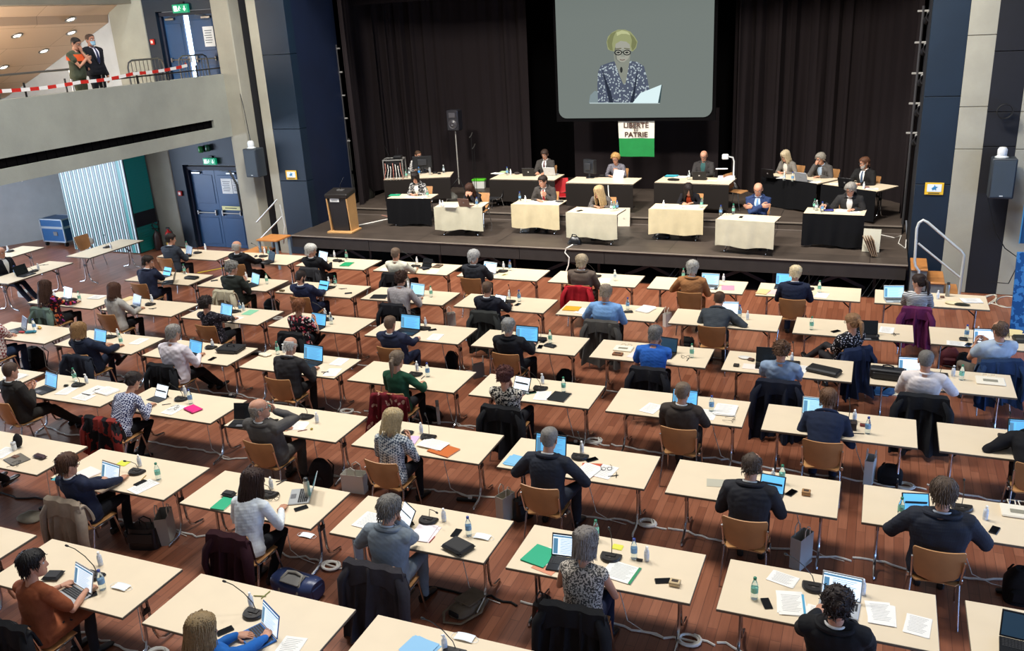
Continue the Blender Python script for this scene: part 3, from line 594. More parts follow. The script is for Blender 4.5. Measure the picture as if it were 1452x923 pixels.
def spray_proto():
    b = MB().lathe([(.004, 0), (.023, 0), (.025, .006), (.025, .1), (.02, .116), (.01, .124), (.009, .13)], 14)
    c = MB().lathe([(.0115, .126), (.0125, .13), (.0125, .146), (.009, .15)], 12).box((0, -.008, .154), (.02, .032, .012), bev=.004)
    return [('body', b.mesh(mat('#eef0f2', .3, trans=.25))), ('label_band', MB().lathe([(.0255, .035), (.0255, .08)], 14).mesh(mat('#cfd8e4', .5))), ('pump_cap', c.mesh(mat('#f2f2f0', .4)))]
SPRAY = spray_proto()
# laptop (screen faces -y, hinge at origin)
def laptop_proto(body, scr, w=.34, d=.235, tilt=18, on=True, keys='#1d1d20'):
    bm_ = mat(body, .4, .3); h = d*.97
    b = MB().box((0, -d/2, .009), (w, d, .016), bev=.005)
    kb = MB()
    for r in range(5):
        for c in range(13): kb.box((-.45*w+(c+.5)*.9*w/13, -.03-r*.022, .0185), (.9*w/13*.82, .018, .003))
    tp = MB().box((0, -d+.045, .0175), (.1, .06, .002)); tr = rotm(R(-tilt)); 
    lid = MB().box((0, .004, h/2), (w, .008, h), bev=.003).xf(tr, (0, .0, .016)); 
    sc_ = MB().box((0, -.0015, h/2), (w*.93, .003, h*.86)).xf(tr, (0, 0, .016)); 
    lg = MB().box((0, .009, h*.5), (.035, .002, .035), bev=.0009).xf(tr, (0, 0, .016))
    win = MB()
    r = np.random.RandomState(len(body)*7+int(w*1000))
    if on:
        win.box((0, -.0035, h*.87), (w*.93, .001, h*.07)); win.box((-.38*w, -.0035, h*.44), (.13*w, .001, h*.66))
        for i in range(9): win.box((.06*w-.04*w*(i % 3), -.0035, h*(.76-.075*i)), (w*(.6-.08*(i % 3)), .001, h*.016))
    N = [('base', b.mesh(bm_), [('keyboard', kb.mesh(mat(keys, .6), False)), ('touchpad', tp.mesh(mat('#6d6d70', .4), False))]), ('lid', lid.mesh(bm_), [('screen', sc_.mesh(scr, False)), ('badge', lg.mesh(mat('#a8a8aa', .3, .6), False))])]
    if on: N[1][2].append(('screen_windows', win.xf(tr, (0, 0, .016)).mesh(mat('#5f93b5', .4, emit=.55, ecol='#5f93b5'), False)))
    return N
def scrm(c, e=.85): return mat(c, .25, emit=e, ecol=c)
SB = scrm('#63b4e6'); SW = scrm('#e3effa', .95); SL = scrm('#a9d8ea', .9); SD = mat('#26394a', .15, emit=.12, ecol='#4a7a9a'); SK = mat('#14181c', .12)
LAP = {'blk_blue': laptop_proto('#1c1c1f', SB), 'blk_big': laptop_proto('#18181c', SB, .40, .27, 12), 'blk_white': laptop_proto('#202024', SW), 'sil_blue': laptop_proto('#a9abad', SL), 'sil_white': laptop_proto('#b3b5b7', SW), 'gold_white': laptop_proto('#b99f86', SW), 'blk_dark': laptop_proto('#1a1b1e', SD, on=False), 'sil_dark': laptop_proto('#a6a8aa', SD, on=False), 'blk_off': laptop_proto('#141417', SK, on=False), 'sil_teal': laptop_proto('#b5b6b6', mat('#4e7d85', .12, emit=.25, ecol='#5f959c'), on=False, tilt=22), 'bronze': laptop_proto('#84685a', SW, .31, .22), 'blue_base': laptop_proto('#2a66a8', SW, .33, .23, 14, keys='#2a2522')}
def tablet_proto(scr, on=True, w=.27, h=.2, tilt=28):
    tr = rotm(R(-tilt)); b = MB().box((0, 0, h/2), (w, .009, h), bev=.004).xf(tr); s = MB().box((0, -.0052, h/2), (w*.9, .002, h*.88)).xf(tr)
    st = MB().box((0, .05, h*.28), (w*.8, .006, h*.62), rot=rotm(R(22)), bev=.002); kb = MB().box((0, -.075, .004), (w, .14, .008), bev=.003)
    N = [('frame', b.mesh(mat('#17181a', .4)), [('screen', s.mesh(scr, False))]), ('stand', st.mesh(mat('#222326', .6))), ('cover', kb.mesh(mat('#2b2c30', .6)))]
    return N
TAB = {'blue': tablet_proto(SB), 'white': tablet_proto(SW), 'dark': tablet_proto(SK)}
def phone_proto(c='#101114', w=.076, l=.15):
    return [('case', MB().box((0, 0, .005), (w, l, .010), bev=.004).mesh(mat(c, .4))), ('screen', MB().box((0, 0, .0105), (w*.9, l*.92, .0012)).mesh(mat('#07080a', .08), False)), ('lens', MB().box((0, l*.43, .0115), (.012, .003, .001)).mesh(mat('#3a3c40', .3), False))]
PHONE = phone_proto(); PHONEB = phone_proto('#2d5f9e'); PHONEG = phone_proto('#0f5a44')
def sheets(w, l, n=1, col='#f2efe8', text=True, skew=.0, edge=None):
    b = MB(); r = np.random.RandomState(int(w*1000+l*100+n))
    for i in range(n): b.box((r.randn()*skew, r.randn()*skew, .001+.0022*i), (w, l, .0018), 0, rot=rotm(0, 0, r.randn()*skew*4))
    z = .0022*n+.0003
    if text:
        for i in range(11): b.box((-.02*w*(i % 4), l*(.4-.075*i), z), (w*(.74-.07*(i % 4)), l*.014, .0004), 1)
    if edge: b.box((w*.46, 0, z), (w*.09, l, .0012), 2)
    return b, [mat(col, .75), mat('#a7a4a0', .8), mat(edge or col, .7)]
def folder_mesh(w, l, h=.012):
    b = MB(); b.box((0, 0, .002), (w, l, .004), bev=.001); b.box((.004, .002, h*.5), (w*.96, l*.96, h*.7), 1); b.box((0, 0, h), (w, l, .004), bev=.001); b.box((w*.46, l*.2, h+.002), (.02, .05, .002)); return b
def case_mesh(w, l, h):                                            # zipped case / organiser
    b = MB(); b.box((0, 0, h/2), (w, l, h), bev=min(h*.45, .02)); b.box((0, 0, h*.5), (w+.003, l+.003, .004), 1, bev=.001); b.box((w*.3, -l*.5, h*.5), (.03, .008, .01), 1); b.box((0, 0, h+.0006), (w*.8, l*.75, .002), 0, bev=.0009); return b
def glasses_mesh():
    b = MB()
    for sx in (-1, 1):
        a = np.linspace(0, 2*PI, 13); b.tube([(sx*.036+.026*math.cos(t), 0, .024+.019*math.sin(t)) for t in a], .0028, 5); b.tube([(sx*.062, 0, .032), (sx*.066, .05, .028), (sx*.05, .13, .008)], .0026, 5)
    b.tube([(-.011, 0, .03), (.011, 0, .03)], .0026, 5); return b
def pens_mesh(k=2, col=0):
    b = MB(); r = np.random.RandomState(k+col)
    for i in range(k):
        a = r.rand()*2; c = np.array([r.randn()*.02, r.randn()*.02, .006]); d = np.array([math.cos(a), math.sin(a), 0])*.065
        b.tube([c-d, c-d*.9, c+d*.8, c+d], [.003, .005, .005, .0015], 7)
    return b
def crumple_mesh(r, seed, sz=(1, 1, .5)):
    b = MB(); b.ell((0, 0, 0), (r, r, r), n=14, k=9); v = b.v[0]; nz = fbm(v/r*1.9, 3, seed); v *= (1+.22*nz)[:, None]; v *= np.array(sz); v[:, 2] -= v[:, 2].min(); b.v[0] = v; return b
def loop_pts(r, turns, z=.012, seed=0):
    q = np.random.RandomState(seed); a = np.linspace(0, turns*2*PI, int(turns*14)); rr = r*(1+.12*np.sin(a*.37+q.rand()*6)); return np.c_[rr*np.cos(a), rr*.8*np.sin(a), z+.004*np.sin(a*1.7)+.0006*np.arange(len(a))]
# bags
def leather_bag(w, d, h, handle=True):
    b = MB(); rings = []
    for t in np.linspace(0, 1, 7):
        k = 1-.32*t**1.6; a = np.linspace(0, 2*PI, 20, endpoint=False); ca, sa = np.cos(a), np.sin(a); e = .55
        rings.append(np.c_[np.sign(ca)*np.abs(ca)**e*w/2*(1-.1*t), np.sign(sa)*np.abs(sa)**e*d/2*k, np.full(20, h*t)])
    b.loft(rings); hd = MB()
    if handle:
        for s in (-1, 1): hd.tube([(-w*.2, s*d*.22, h*.85), (-w*.18, s*d*.2, h*1.25), (0, s*d*.16, h*1.42), (w*.18, s*d*.2, h*1.25), (w*.2, s*d*.22, h*.85)], .008, 6)
    fl = MB().box((0, -d*.47, h*.6), (w*.8, .012, h*.45), rot=rotm(R(-12)), bev=.005); return b, hd, fl
def briefcase(w, d, h):
    b = MB().box((0, 0, h/2), (w, d, h), bev=.025); b.box((0, -d/2-.006, h*.42), (w*.8, .022, h*.6), bev=.01)
    hd = MB().tube([(-.07, 0, h), (-.065, 0, h+.035), (0, 0, h+.045), (.065, 0, h+.035), (.07, 0, h)], .011, 8)
    z = MB().box((0, -d/2-.018, h*.74), (w*.7, .004, .012)); z.box((0, 0, h*.86), (w+.004, d+.004, .008)); return b, hd, z
def paper_bag(w, d, h):
    b = MB(); t = .004
    b.box((0, -d/2, h/2), (w, t, h)); b.box((0, d/2, h/2), (w, t, h)); b.box((-w/2, 0, h/2), (t, d, h)); b.box((w/2, 0, h/2), (t, d, h)); b.box((0, 0, .003), (w, d, t))
    hd = MB()
    for s in (-1, 1): hd.tube([(-w*.2, s*d/2, h-.02), (-w*.18, s*d/2, h+.08), (0, s*d/2, h+.12), (w*.18, s*d/2, h+.08), (w*.2, s*d/2, h-.02)], .006, 6)
    return b, hd
def backpack(w, d, h):
    b = MB(); rings = []
    for t in np.linspace(0, 1, 9):
        k = (1-.9*max(0, t-.6)**1.5*2.2); a = np.linspace(0, 2*PI, 20, endpoint=False); ca, sa = np.cos(a), np.sin(a)
        rings.append(np.c_[np.sign(ca)*np.abs(ca)**.6*w/2*k*(.92+.16*t*(1-t)*2), np.sign(sa)*np.abs(sa)**.65*d/2*k, np.full(20, h*t)])
    b.loft(rings); pk = MB().box((0, -d*.5, h*.32), (w*.7, .07, h*.42), bev=.03)
    st = MB()
    for s in (-1, 1): st.tube([(s*w*.25, d*.42, h*.9), (s*w*.3, d*.75, h*.6), (s*w*.3, d*.5, h*.1)], .014, 6, flat=.5)
    st.tube([(-.04, 0, h*.96), (0, 0, h*1.06), (.04, 0, h*.96)], .008, 6); return b, pk, st
# garment hung over a chair back (chair coordinates)
def draped(w, back, front, seed, fl=.05, th=.018, sleeves=True, quilt=0):
    r = np.random.RandomState(seed); nu = 33; B = MB(); rings_o = []; rings_i = []
    path = []                                                       # (y, z, spread)
    topz = .855; yb = -.27
    for k in np.linspace(0, 1, 12): path.append((yb-.035-.10*back*(1-k)**1.4, topz-.03-back*(1-k), 1+fl*3*(1-k)))
    for a in np.linspace(0, PI, 6)[1:-1]: path.append((yb-.035*math.cos(a)+.005, topz-.03+.035*math.sin(a), 1))
    for k in np.linspace(0, 1, 7)[0:]: path.append((yb+.045+.03*k, topz-.03-front*k, 1+fl*k))
    ph = r.rand(4)*6; u = np.linspace(-1, 1, nu)
    for i, (y, z, s) in enumerate(path):
        hang = max(0, (topz-z)); dz = .035*np.abs(u)**2.2
        amp = .008+.075*min(1, hang*1.3)
        wv = amp*(np.sin(u*8+ph[0]+z*1.4)+.8*np.sin(u*15+ph[1]-z*2)+.4*np.sin(u*3+ph[2])+.35*np.sin(u*27+ph[3]+z*3))
        if quilt: wv = wv*.4+.016*np.abs(np.sin(z*PI/quilt))
        sgn = -1 if y < yb else 1
        jag = (.03*np.sin(u*5+ph[3]))*(1 if i == 0 or i == len(path)-1 else (1-i/12 if i < 12 else 0))
        o = np.c_[u*w/2*s*(1+.02*np.sin(z*9)), y+sgn*np.clip(wv, -.02, .12)*1.0, z-dz+jag]; q = o+np.array([0, (th if y < yb-.02 else -th if y > yb+.03 else 0), -th*(1 if abs(y-yb) <= .035 else .0)])
        rings_o.append(np.concatenate([o, q[::-1]]))
    B.loft(rings_o); V = B.v[0]; B.v[0] = V+np.c_[.010*fbm(V*9, 2, seed+1), .016*fbm(V*7, 3, seed), .010*fbm(V*8, 2, seed+5)]*(np.clip((topz+.02-V[:, 2])*6, .15, 1))[:, None]
    if sleeves and not quilt:
        cl = []
        for k_, (y, z, q) in enumerate(((yb-.07, topz-.17, .30), (yb-.062, topz-.08, .33), (yb-.045, topz-.005, .30), (yb, topz+.028, .27), (yb+.04, topz-.02, .25))):
            xs = np.linspace(-q, q, 15)*w/.6; yy = y-.012*np.cos(xs*30+seed); zz = z-.05*(np.abs(xs)/.2)**2*(k_ < 2); cl.append(np.concatenate([np.c_[xs, yy, zz], np.c_[xs, yy+.014, zz-.004][::-1]]))
        B.loft(cl)
    if sleeves:
        for s in (-1, 1):
            L_ = back*.72; B.tube([(s*(w/2-.04), yb-.02, topz-.08), (s*(w/2+.02), yb-.07, topz-.2), (s*(w/2+.03), yb-.09-.03*r.rand(), topz-.12-L_*.6), (s*(w/2+.015+.03*r.rand()), yb-.10, topz-.12-L_)], [.055, .062, .055, .048], 10, flat=.7, round_end=True)
    return B
# ================================================================ people
def norm(v): v = np.asarray(v, float); return v/(np.linalg.norm(v)+1e-12)
HEADL = np.array([(-.120, .018, .050, -.02), (-.114, .036, .080, .0), (-.098, .047, .090, .03), (-.078, .055, .091, .055), (-.05, .063, .088, .074), (-.02, .070, .089, .088), (.005, .074, .088, .096), (.03, .077, .092, .101), (.06, .076, .090, .101), (.085, .067, .077, .091), (.103, .049, .055, .070), (.114, .026, .030, .040), (.118, .006, .006, .010)])
NA, NZ = 40, 30
def head_grid():
    z = np.linspace(-.120, .118, NZ); z = np.sign(z)*np.abs(z/.12)**.85*.12; z[-1] = .118
    w = np.interp(z, HEADL[:, 0], HEADL[:, 1]); f = np.interp(z, HEADL[:, 0], HEADL[:, 2]); bk = np.interp(z, HEADL[:, 0], HEADL[:, 3])
    a = np.arange(NA)*2*PI/NA; aa = np.where(a > PI, a-2*PI, a); P = np.zeros((NZ, NA, 3))
    for i in range(NZ):
        s, c = np.sin(a), np.cos(a); x = np.sign(s)*np.abs(s)**.9*w[i]; mid = (f[i]-bk[i])/2; hl = (f[i]+bk[i])/2; y = mid+np.sign(c)*np.abs(c)**.9*hl
        zz = z[i]
        ramp = np.interp(zz, [-.055, -.045, -.034, .012, .03], [0, .75, 1, .28, 0])
        y = y+.027*np.exp(-(aa/.15)**2)*ramp                        # nose
        y = y-.010*np.exp(-((np.abs(aa)-.42)/.20)**2)*math.exp(-((zz-.008)/.016)**2)   # eye sockets
        y = y+.004*np.exp(-(aa/.6)**4)*math.exp(-((zz-.032)/.010)**2)      # brow
        y = y+.006*np.exp(-(aa/.28)**2)*(math.exp(-((zz+.066)/.006)**2)+.9*math.exp(-((zz+.080)/.006)**2))   # lips
        y = y+.005*np.exp(-(aa/.3)**2)*math.exp(-((zz+.106)/.010)**2)
        P[i] = np.c_[x, y, np.full(NA, zz)]
    return P, aa, z
HG, HAA, HZ = head_grid()
def grid_faces(nz, na, base=0): return [(base+i*na+j, base+i*na+(j+1) % na, base+(i+1)*na+(j+1) % na, base+(i+1)*na+j) for i in range(nz-1) for j in range(na)]
HN = HG-np.array([0, 0, 0]); HN = HN-np.stack([np.zeros((NZ, NA)), np.full((NZ, NA), -.005), np.clip(HG[:, :, 2], -.12, .03)*.9], 2); HN /= np.linalg.norm(HN, axis=2)[:, :, None]
def head_mb():
    b = MB(); fs = [q[::-1] for q in grid_faces(NZ, NA)]; b.add(HG.reshape(-1, 3), fs)
    n = NZ*NA; b.f.append(list(range(NA))); b.m.append(0); b.f.append(list(range(n-NA, n))[::-1]); b.m.append(0)
    for k in range(len(fs)):                                        # lips
        i, j = divmod(k, NA)
        if -.086 < HZ[i] < -.062 and abs(HAA[j]) < .30: b.m[k] = 1
    for s in (-1, 1):
        b.ell((s*.077, -.012, -.012), (.010, .020, .033), n=10, k=7, rot=rotm(R(-10), 0, R(s*22))); b.ell((s*.083, -.016, .002), (.006, .016, .018), n=8, k=5, rot=rotm(0, 0, R(s*25)))
    return b
LK = {'short': (340, .028, .0050), 'full': (400, .036, .0055), 'pixie': (340, .040, .0056), 'curly': (420, .030, .0070), 'wavy': (380, .11, .0070), 'bob': (420, .17, .0065), 'long': (460, .32, .0068), 'pony': (220, .11, .0065), 'bun': (220, .11, .0065), 'bald': (120, .022, .0042), 'thin': (190, .026, .0045)}
def locks(b, style, rs, m, V):
    """hair as tapering locks that follow the skull and then hang"""
    if style not in LK: return
    n, L_, rad = LK[style]; r = np.random.RandomState(rs*3+1); I = np.argwhere(m); C_ = np.array([0, -.005, .012]); E_ = np.array([.086, .106, .116]); crown = np.array([0, -.035, .12])
    I = np.array([q for q in I if HZ[q[0]] < .113 and (HZ[q[0]] > .0 or style not in ('bob', 'long', 'wavy'))])
    w_ = np.cos(np.clip(HZ[I[:, 0]]/.13, -1, 1)*1.3)+.1
    for k in r.choice(len(I), n, p=w_/w_.sum()):
        i, j = I[k]; p = V[i, j].copy(); l = L_*(.7+.6*r.rand()); st = l/5; P = [p]
        d = p-crown; d = d-HN[i, j]*(d@HN[i, j]); d = norm(d+r.randn(3)*.012)
        if style in ('pony', 'bun'): d = norm(np.array([0, -.12, .035])-p)
        if style == 'curly': d = norm(np.cross(HN[i, j], r.randn(3)))
        for q in range(5):
            g = .75 if style in ('bob', 'long', 'wavy') else .22
            if style in ('pony', 'bun'): d = norm(d*.6+norm(np.array([0, -.125, .035])-p)*.6)
            elif style == 'curly': d = norm(d+np.cross(d, r.randn(3))*.9)
            else: d = norm(d+np.array([0, -.05, -g])+r.randn(3)*(.22 if style == 'wavy' else .10))
            p = p+d*st; e = (p-C_)/E_; nr = np.linalg.norm(e*np.array([1, 1, 1 if e[2] > 0 else .25]))
            if p[1] > .05 and p[2] < .05 and abs(p[0]) < .06: p[0] += .02*np.sign(p[0]+1e-6)
            if nr < 1.03: s_ = 1.04/max(nr, .3); p = C_+(p-C_)*np.array([s_, s_, s_ if e[2] > 0 else 1])
            if style in ('bob', 'long', 'wavy'):
                rr = math.hypot(p[0]/.100, (p[1]+.012)/.116); cap = 1.0 if p[2] > -.1 else 1.12
                if rr > cap: p = np.array([p[0]*cap/rr, (p[1]+.012)*cap/rr-.012, p[2]-.006])
            P.append(p)
            if style in ('pony', 'bun') and np.linalg.norm(p-np.array([0, -.12, .035])) < .03: break
        if len(P) < 3: continue
        b.tube(P, rad*np.linspace(1, .35, len(P))*(.8+.4*r.rand()), 5, flat=.7)
def hair_mb(style, rs):
    a = np.abs(HAA)[None, :]; z = HG[:, :, 2]; front = np.cos(HAA)[None, :]*np.ones_like(z); T = np.full(z.shape, -.007)
    # hairline height as a function of the angle round the head: high over the face, dips before the ears, low on the nape
    line = np.interp(np.abs(HAA), [0, .55, .95, 1.25, 1.5, 1.75, 2.1, PI], [.070, .066, .045, .005, -.005, -.012, -.062, -.072])[None, :]
    th = {'short': .011, 'crop': .006, 'bald': .007, 'thin': .009, 'curly': .026, 'bob': .020, 'long': .017, 'pony': .010, 'bun': .010, 'wavy': .024, 'full': .020, 'pixie': .014}[style]
    m = z > line
    if style in ('bald',): m = m & (z < .066-.03*(front > -.2)*1.) & (front < .45)
    if style == 'thin': m = m & ~((front > -.35) & (z > .085)) & ~((front > .2) & (z > .045))
    if style in ('bob', 'long'): m = (z > np.interp(np.abs(HAA), [0, .5, .8, 1.0, 1.3, PI], [.066, .060, .02, -.05, -.09, -.10])[None, :])
    if style == 'wavy': m = (z > np.interp(np.abs(HAA), [0, .6, .9, 1.2, 1.6, PI], [.06, .055, .02, -.04, -.06, -.085])[None, :])
    T = np.where(m, th, T); K = T.copy()
    for _ in range(2): K = (K+np.roll(K, 1, 1)+np.roll(K, -1, 1)+np.vstack([K[:1], K[:-1]])+np.vstack([K[1:], K[-1:]]))/5
    T = np.where(m, np.maximum(K, .003), np.minimum(K, -.003))
    if style not in ('bald', 'thin', 'crop', 'curly'): T = T+m*.006*np.clip(z/.1, 0, 1)
    amp = {'curly': .011, 'wavy': .009, 'full': .005, 'bob': .004, 'long': .004, 'short': .003, 'pixie': .005}.get(style, .0015); fr = {'curly': 75, 'wavy': 48}.get(style, 38)
    T = T+m*amp*fbm(HG.reshape(-1, 3)*fr, 2, rs).reshape(z.shape)
    V = HG+HN*T[:, :, None]; b = MB(); b.add(V.reshape(-1, 3), [q[::-1] for q in grid_faces(NZ, NA)]); n = NZ*NA; b.f.append(list(range(n-NA, n))[::-1]); b.m.append(0)
    def curtain(L_, th0, rx, ry, r0=.012, flare=0.):
        rings = []; A = np.linspace(th0, 2*PI-th0, 26)
        for k, zz in enumerate(np.linspace(.035, -L_, 9)):
            q = k/8; wv = 1+.03*np.sin(A*9+q*3+rs)+.02*np.sin(A*17+rs*2); fl = 1+flare*q
            o = np.c_[np.sin(A)*rx*wv*fl, np.cos(A)*ry*wv*fl-.008-.02*q*(L_ > .18), np.full(26, zz)-.012*np.sin(A*5+rs)*(k == 8)]; i_ = np.c_[np.sin(A)*(rx-r0-.006), np.cos(A)*(ry-r0-.006)-.008-.02*q*(L_ > .18), np.full(26, zz)]
            rings.append(np.concatenate([o, i_[::-1]]))
        b.loft(rings)
    locks(b, style, rs, m, V)
    if style == 'bob': curtain(.115, .85, .094, .110, flare=.06)
    if style == 'long': curtain(.27, .95, .092, .108, flare=.12)
    if style == 'wavy': curtain(.10, 1.1, .096, .108, flare=.05)
    if style == 'pony':
        b.ell((0, -.118, .03), (.028, .028, .03), n=10, k=6); b.tube([(0, -.12, .03), (.0, -.155, .0), (.005, -.15, -.08), (.0, -.135, -.2)], [.02, .032, .03, .012], 10, round_end=True)
    if style == 'bun': b.ell((0, -.115, .045), (.04, .036, .038), n=12, k=8)
    return b
def hand_mb(side, curl=.5, grip=0):
    b = MB(); b.loft([np.c_[np.cos(t)*w, np.full(12, y), np.sin(t)*h] for t in [np.arange(12)*2*PI/12] for (y, w, h) in ((-.02, .026, .019), (.0, .027, .018), (.03, .037, .016), (.07, .043, .014), (.092, .040, .011), (.097, .03, .006))][::-1])
    for k in range(4):
        x = -side*(-.030+.020*k)*-1*-1; L_ = (.072, .080, .075, .058)[k]; p = np.array([side*(-.031+.0205*k), (.088, .093, .090, .082)[k], 0.]); d = 0.; P = [p-np.array([0, .02, 0]), p]
        for l_, a in ((.45, 28), (.31, 42), (.26, 30)):
            d += R(a)*curl*(1+.1*k); p = p+np.array([side*.04*(k-1.5)*.3*l_*L_, math.cos(d), -math.sin(d)])*l_*L_; P.append(p)
        b.tube(P, [.0088, .0092, .0085, .0078, .0066], 8, round_end=True)
    p = np.array([-side*.026, .022, -.006]); q = p+np.array([-side*.026, .028, -.010-.014*curl]); r = q+np.array([-side*(.012-.02*curl), .028, -.012*curl]); e = r+np.array([side*.010*curl, .022, -.010*curl])
    b.tube([p, q, r, e], [.0125, .0115, .0098, .0080], 8, round_end=True); return b.xf(sc=1.08)
def shoe_mb(heel=False):
    b = MB(); rings = []
    for y, w, h in ((-.085, .022, .03), (-.075, .034, .075), (-.03, .038, .088), (.03, .040, .068), (.09, .046, .048), (.14, .045, .036), (.175, .034, .028), (.19, .014, .018)):
        t = np.arange(14)*2*PI/14; c, s = np.cos(t), np.sin(t); rings.append(np.c_[np.sign(c)*np.abs(c)**.8*w, np.full(14, y), (np.sign(s)*np.abs(s)**.7+1)*h/2])
    b.loft(rings[::-1]); b.box((0, .05, .006), (.07, .24, .012), 1, bev=.005); return b
EYE = None
BAKE = []                                                           # (object, remesh source, voxel, post)
def queue(o, mb, voxel, mats, wr=.004, extra=None, it=6): BAKE.append((o, mb, voxel, mats, wr, extra, it))
def run_bakes():
    tmp = []
    for (o, mb, vx, mats, wr, ex, it) in BAKE:
        me = mb.mesh(mats[0], False, 'src'); t = bpy.data.objects.new('src', me); COL.objects.link(t)
        rm = t.modifiers.new('r', 'REMESH'); rm.mode = 'VOXEL'; rm.voxel_size = vx; sm = t.modifiers.new('s', 'SMOOTH'); sm.factor = .55; sm.iterations = it; tmp.append(t)
    bpy.context.view_layer.update(); dg = bpy.context.evaluated_depsgraph_get()
    for t, (o, mb, vx, mats, wr, ex, it) in zip(tmp, BAKE):
        me = bpy.data.meshes.new_from_object(t.evaluated_get(dg)); n = len(me.vertices); co_ = np.empty(n*3); me.vertices.foreach_get('co', co_); co_ = co_.reshape(-1, 3)
        nn = np.empty(n*3); me.vertices.foreach_get('normal', nn); nn = nn.reshape(-1, 3)
        if wr: co_ = co_+nn*(wr*fbm(co_*np.array([15, 15, 24]), 3, n % 97)+wr*.18*fbm(co_*40, 1, n % 31))[:, None]
        if ex is None:
            me.vertices.foreach_set('co', co_.ravel()); me.materials.clear()
            for m_ in mats: me.materials.append(m_)
            me.polygons.foreach_set('material_index', [0]*len(me.polygons)); me.polygons.foreach_set('use_smooth', [True]*len(me.polygons)); me.update(); o.data = me; me.name = o.name
        else:
            B = MB(); B.add(co_, [list(p.vertices) for p in me.polygons]); B.join(ex); old = o.data; o.data = B.mesh(mats, True, o.name); bpy.data.meshes.remove(me)
    for t in tmp:
        d = t.data; bpy.data.objects.remove(t); bpy.data.meshes.remove(d)
    BAKE.clear()
def ik(S, W_, l1, l2, pole):
    d = W_-S; L_ = np.linalg.norm(d); mx = (l1+l2)*.995
    if L_ > mx: W_ = S+d/L_*mx; L_ = mx; d = W_-S
    u = d/L_; a = (l1*l1-l2*l2+L_*L_)/(2*L_); h = math.sqrt(max(0, l1*l1-a*a)); p = np.asarray(pole, float); p = norm(p-u*(p@u)); return S+u*a+p*h, W_
SKIN = {'l': '#cf9f86', 'm': '#bf8b70', 'p': '#d6ab96', 'd': '#a3715a'}
def mirror(p): return np.array([-p[0], p[1], p[2]])
def arm_target(kind, side, D, ts, Hc, chest):
    """wrist, finger direction, palm normal, curl, elbow pole for one arm; side +1 right"""
    x = side; pole = (x*.6, -.35, -.75)
    if kind == 'type': return (x*.10, D+.15, ts+.05), (-x*.2, 1, -.15), (0, 0, -1), .6, pole
    if kind == 'type2': return (x*.10+.10, D+.16, ts+.05), (-x*.2, 1, -.15), (0, 0, -1), .6, pole
    if kind == 'rest': return (x*.12, D+.11, ts+.045), (-x*.9, .45, -.05), (0, .1, -1), .4, pole
    if kind == 'wide': return (x*.24, D+.10, ts+.045), (-x*.8, .6, -.05), (0, .1, -1), .4, (x*.8, -.2, -.6)
    if kind == 'fwd': return (x*.15, D+.17, ts+.045), (-x*.35, .95, -.05), (0, .1, -1), .35, pole
    if kind == 'write': return (x*.11, D+.16, ts+.045), (-x*.45, .85, -.2), (-x*.5, 0, -.8), .95, pole
    if kind == 'chin': return tuple(Hc+np.array([x*.035, .075, -.185])), (-x*.25, .12, .95), (0, -1, .1), .8, (x*.35, .35, -.85)
    if kind == 'face': return tuple(Hc+np.array([x*.06, .10, -.15])), (-x*.35, -.02, .93), (-x*.4, -.9, .1), .5, (x*.3, .4, -.85)
    if kind == 'drink': return tuple(Hc+np.array([x*.10, .17, -.09])), (-x*.8, .1, .35), (0, -.9, .3), .9, (x*.7, .1, -.6)
    if kind == 'phone': return (x*.06, D-.03, ts+.12), (-x*.35, .75, .45), (-x*.5, -.4, .7), .8, pole
    if kind == 'hold': return (x*.10, D+.06, ts+.14), (-x*.4, .7, .5), (-x*.8, -.2, .3), .8, pole
    if kind == 'crossed': return (-x*.09, chest[1]+.17+.02*x, chest[2]-.09+.02*x), (-x, .1, .08), (0, -1, 0), .3, (x*.7, -.1, -.7)
    if kind == 'lap': return (x*.09, .24, .67), (-x*.5, .8, -.2), (0, 0, -1), .4, pole
    if kind == 'hip': return (x*.23, .02, chest[2]-.34), (-x*.6, .5, -.5), (-x, 0, 0), .6, (x, -.3, 0)
    if kind == 'side': return (x*.26, .04, chest[2]-.50), (0, .1, -1), (-x, 0, 0), .4, (x*.3, -1, 0)
    if kind == 'reach': return (x*.46, D+.12, ts+.13), (x*.8, .55, -.1), (0, 0, -1), .9, (x*.2, -.4, -.8)
    raise KeyError(kind)
